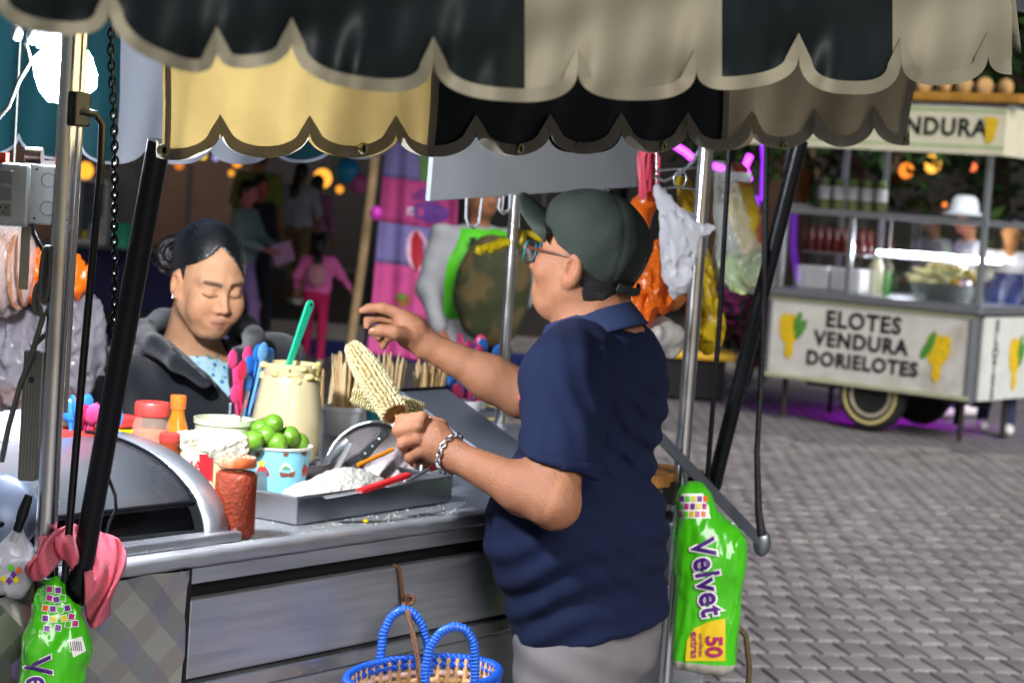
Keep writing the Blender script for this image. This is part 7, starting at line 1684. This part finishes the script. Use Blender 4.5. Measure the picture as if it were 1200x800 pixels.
def coil(cx, top, bot, w, Y, lean=0.):
    pts = []
    for t in np.linspace(0, 2 * math.pi, 26, endpoint=False):
        yy = (top + bot) / 2 + (bot - top) / 2 * math.sin(t); xx = cx + w * math.copysign(abs(math.cos(t)) ** .6, math.cos(t)) + lean * (yy - top); pts.append(P(xx, yy, Y))
    return pts
for i, (cx, tp, bt, w, Y_) in enumerate(((68, 283, 350, 7, 2.955), (62, 290, 348, 8, 2.945), (56, 290, 352, 5, 2.94), (52, 330, 368, 10, 2.945))):
    g = MB(); g.tube(coil(cx, tp, bt, w, Y_, -.08), .0042, 8, closed=True); g.build('loop', M_CORD, cc_, smooth=180)
g = MB(); g.tube([P(44, 350, 2.95), P(50, 372, 2.94), P(36, 420, 2.95), P(24, 450, 2.96), P(10, 500, 2.98), P(2, 540, 3.0)], .0042, 8); g.build('tail', M_CORD, cc_, smooth=60)
g = MB(); g.tube([P(62, 350, 2.96), P(56, 390, 2.965), P(44, 400, 2.97), P(38, 408, 2.97)], .0042, 8); g.build('tail', M_CORD, cc_, smooth=60)
for y in (322, 340, 393, 480, 500, 560):
    q = P(66 - (y - 400) * .066, y, 3.0); g = MB(); g.tube([q + Vector((.019 * math.cos(t) - .003, .019 * math.sin(t), 0)) for t in np.linspace(0, 2 * math.pi, 18, endpoint=False)], .0014, 6, closed=True); g.build('tie', mat('tie_grey', '#8a877c', .5), cc_)
ps = thing('power_strip', 'grey ribbed power strip tied along the left pole', 'power strip', P(36, 560, 2.97))
a, b = P(41, 410, 2.975), P(33, 562, 2.975); mid = (a + b) / 2; d = (a - b).normalized(); s = Vector((1, 0, 0)); s = (s - d * s.dot(d)).normalized(); n_ = s.cross(d)
g = MB(); g.box(mid, (.026, .030, (a - b).length), s, n_, d); g.build('housing', mat('strip_grey', '#62645e', .5, .2, var=.12), ps, bevel=.004)
for i in range(5):
    g = MB(); g.box(mid + s * (-.009 + .0045 * i) - n_ * .0152 * (1 if n_.y > 0 else -1), (.0012, .002, (a - b).length * .94), s, n_, d); g.build('rib', mat('strip_dark', '#4a4c48', .5), ps)
for i in range(6):
    g = MB(); q = b.lerp(a, .12 + .14 * i) - s * .0132; g.box(q, (.002, .012, .012), s, n_, d); g.build('socket', M_DARK, ps)
g = MB(); q = b.lerp(a, .78); g.box(q + s * .001 - n_ * .0155 * (1 if n_.y > 0 else -1), (.007, .003, .008), s, n_, d); g.build('switch', M_DARK, ps)
# knife hanging at the left edge
kn_ = thing('hanging_knife', 'knife with black handle hanging beside the left pole', 'knife', P(24, 610, 2.93))
g = MB(); g.tube([P(34, 580, 2.93), P(27, 600, 2.93), P(20, 622, 2.93)], [.006, .0085, .0065], 10, flat=.6); g.build('handle', M_BLK, kn_, smooth=60)
g = MB(); g.tube([P(19, 624, 2.93), P(8, 652, 2.93), P(3, 664, 2.93)], [.005, .007, .002], 8, flat=.15); g.build('blade', M_STEEL, kn_)
g = MB(); g.lathe([(.001, .02), (.05, .016), (.062, .004), (.064, -.004)], P(-4, 602, 3.02), 28, Matrix.Rotation(R(70), 3, 'X')); tag(g.build('pot_lid', mat('lid_bluegrey', '#5a6478', .4, .4), smooth=60), 'blue grey domed pot lid at the end of the warmer', 'lid')
# bags of bread and crisps behind the left pole
tb_ = thing('tostada_bag', 'clear bag of brown tostadas standing on edge behind the outlet box', 'plastic bag', P(6, 350, 4.05))
rr = random.Random(77)
for i in range(11):
    c_ = P(-22 + i * 5.0, 316 + rr.uniform(-3, 3), 4.05 + .012 * (i % 3)); n_ = Vector((1, rr.uniform(-.25, .05), rr.uniform(-.1, .1))).normalized(); a_ = n_.orthogonal().normalized(); b_ = n_.cross(a_)
    g = MB(); g.lathe([(.001, .0015), (.03, .002), (.064, .0018), (.077, 0), (.064, -.0018), (.001, -.0015)], c_, 22, Matrix((a_, b_, n_)).transposed(), cap=False, wob=lambda t, z: 1 + .03 * math.sin(3 * t + i)); g.build('tostada', mat('tostada_%d' % (i % 3), ('#a8734e', '#8f5c3e', '#bd8a66')[i % 3], .75, var=.25, vscale=40, bump=.5, bscale=120), tb_, smooth=60)
o = bag('film', None, None, [E(P(3, 314, 4.06), (.064, .08, .096)), K(P(6, 285, 4.06), P(14, 240, 4.06), .046, .018)], mat('film_clear', '#d8c8c4', .15, var=.05, alpha=.3, spec=.9, bump=.3), .005, .006, 60, 51, zs=.3)
o.parent = tb_; o.location = WLOC[o.name] - WLOC[tb_.name]
bag('big_clear_bag', 'large clear bag tied with an orange top behind the left pole', 'plastic bag', [E(P(78, 420, 4.17), (0.0694, 0.0616, 0.1176)), E(P(102, 380, 4.19), (0.0269, 0.0336, 0.0560)), E(P(20, 425, 4.15), (0.0784, 0.0560, 0.1064)), K(P(78, 390, 4.17), P(72, 340, 4.17), .045, .02)], plastic('bag_milky', '#a8a2aa', .5, .18, .3, .1), .0048, .010, 66, 52, k=.03)
bag('orange_bag', 'orange bag knot on top of the large clear bag', 'plastic bag', [E(P(50, 318, 4.11), (0.0336, 0.0314, 0.0403)), E(P(88, 325, 4.15), (0.0202, 0.0224, 0.0381)), E(P(86, 306, 4.15), (0.0134, 0.0157, 0.0157)), K(P(50, 335, 4.11), P(88, 335, 4.15), .018, .016), K(P(40, 335, 4.11), P(38, 352, 4.11), .02, .012)], plastic('bag_orange', '#ee7414', .95, .28, .35), .004, .010, 70, 53, k=.012)
g = MB()
for i in range(3):
    pass
bag('bread_rolls', 'brown bread rolls inside the large clear bag', 'bread', [E(P(70, 468, 4.19), (0.0504, 0.0448, 0.0224)), E(P(20, 465, 4.17), (0.0560, 0.0448, 0.0246))], mat('bread_brown', '#a8704a', .8, var=.25, vscale=20), .006, .003, 60, 54)
bag('foam_plates', 'stack of white foam plates behind the power strip', 'plates', [E(P(20, 510, 3.55), (.06, .06, .045))], mat('foam_plate', '#a8aab4', .6, var=.05), .005, .003, 60, 55, zs=3.)
bag('crumpled_bag', 'crumpled white plastic bag lit by the LED bulb', 'plastic bag', [E(P(52, 165, 4.3), (.031, .036, .042)), E(P(44, 178, 4.3), (.024, .03, .036)), K(P(56, 150, 4.3), P(66, 140, 4.3), .024, .014), E(P(64, 175, 4.3), (.018, .024, .036))], plastic('bag_white', '#d6d6dc', .93, .35, .35), .0048, .010, 90, 56)

# ------------------------------------------------------------------ blue handled basket tied to the cart
YK = 3.42; kc = P(497, 792, YK); kc = Vector((kc.x, kc.y, P(497, 790, YK).z)); kk = FPX / YK; rx = 114 / kk
bk = thing('woven_basket', 'woven straw basket with blue rim and two blue handles tied to the cart', 'basket', kc - UP * .3)
ba, bb = AX, NO; fl_ = .62
def bring(z, r): return lambda t: kc + ba * (rx * r * math.cos(t)) + bb * (rx * r * fl_ * math.sin(t)) + UP * z
M_BLU = mat('basket_blue', '#1a50b8', .35, var=.15, vscale=30); M_STR = mat('basket_straw', '#c09a6a', .6, var=.2, vscale=30); M_STR2 = mat('basket_pink', '#c8a49a', .6, var=.2, vscale=30)
for rr_, zz in ((1.0, 0), (.985, -.012)):
    f_ = bring(zz, rr_)
    for st_ in range(2):
        g = MB(); g.tube([f_(t) + UP * (.004 * math.sin(t * 40 + st_ * math.pi)) + (f_(t) - kc).normalized() * (.004 * math.cos(t * 40 + st_ * math.pi)) for t in np.linspace(0, 2 * math.pi, 260, endpoint=False)], .0045, 6, closed=True); g.build('rim_braid', M_BLU, bk, smooth=180)
for row in range(12):
    zz = -.026 - row * .013; f_ = bring(zz, .965 - .012 * row)
    g = MB(); g.tube([f_(t) + (f_(t) - kc - UP * zz).normalized() * (.005 * math.sin(t * 22 + row * math.pi)) for t in np.linspace(0, 2 * math.pi, 180, endpoint=False)], .0058, 6, closed=True, flat=.8); g.build('weaver', (M_STR2, M_STR)[row % 2] if row not in (3, 7) else M_BLU, bk, smooth=180)
for i in range(44):
    t = 2 * math.pi * i / 44; g = MB(); g.tube([bring(0, .97)(t), bring(-.1, .89)(t), bring(-.19, .80)(t)], .0045, 5); g.build('stake', M_STR, bk, smooth=60)
g = MB(); g.lathe([(rx * .78, 0), (rx * .78, .008)], kc - UP * .195, 24, Matrix((ba, bb * fl_, UP)).transposed()); g.build('base', M_STR, bk)
def handle(pts, Y0, Y1, nm):
    m_ = len(pts); q = [P(x, y, Y0 + (Y1 - Y0) * i / (m_ - 1)) for i, (x, y) in enumerate(pts)]; q = samp(q, 40)
    g = MB(); g.tube(q, .0072, 10); o = g.build('handle', M_BLU, bk, smooth=60)
    g = MB(); d_ = [(q[min(39, i + 1)] - q[max(0, i - 1)]).normalized() for i in range(40)]; w = []
    qq = samp(q, 300)
    for i, c in enumerate(qq):
        dd = (qq[min(299, i + 1)] - qq[max(0, i - 1)]).normalized(); a = dd.cross(Vector((0, 1, .01))).normalized(); b = dd.cross(a); w.append(c + (a * math.cos(i * .9) + b * math.sin(i * .9)) * .0072)
    g.tube(w, .0016, 5); g.build('wrapping', mat('basket_blue_light', '#2f6cd0', .35), o, smooth=180)
handle([(447, 800), (446, 770), (449, 742), (458, 722), (471, 713), (484, 717), (495, 732), (501, 755), (503, 790)], 3.50, 3.52, 'a')
handle([(499, 810), (498, 785), (504, 758), (516, 740), (532, 733), (546, 737), (555, 752), (557, 775), (556, 810)], 3.34, 3.36, 'b')
g = MB(); g.tube([PL(461, 662, -.01), PL(468, 666, .004), PL(471, 690, .006), PL(472, 706, .01), P(478, 716, 3.50), P(484, 745, 3.48), P(490, 775, 3.46), P(492, 805, 3.45)], .0042, 8); g.tube([P(476, 716, 3.50), P(487, 748, 3.47), P(495, 800, 3.44)], .003, 8)
kn2 = g.build('cord', mat('cord_brown', '#6a4a34', .85, var=.2, vscale=60, bump=.4, bscale=300), bk, smooth=60); kn2['label'] = 'brown knotted cord tied to the cart'
g = MB(); g.ell(PL(480, 702, .014), (.011, .008, .010), 12); g.tube([PL(480, 702, .02) + Vector((.008 * math.cos(t), -.002, .008 * math.sin(t))) for t in np.linspace(0, 2 * math.pi, 14, endpoint=False)], .0035, 6, closed=True); g.build('knot', mat('cord_brown', '#6a4a34', .85), kn2, smooth=60)

# strings that hold the left bags under the roof
for nm, lb, (x, y, Y_) in (('bag_string', 'thin white string holding the tostada bag under the awning', (14, 242, 4.06)), ('bag_string', 'thin white string holding the orange knotted bag under the awning', (62, 308, 4.12))):
    q = P(x, y, Y_); g = MB(); g.tube([q, Vector((q.x, q.y, 2.13))], .0016, 6); tag(g.build(nm, mat('string_white', '#b8b6ae', .8)), lb, 'string', 'strings under the awning')
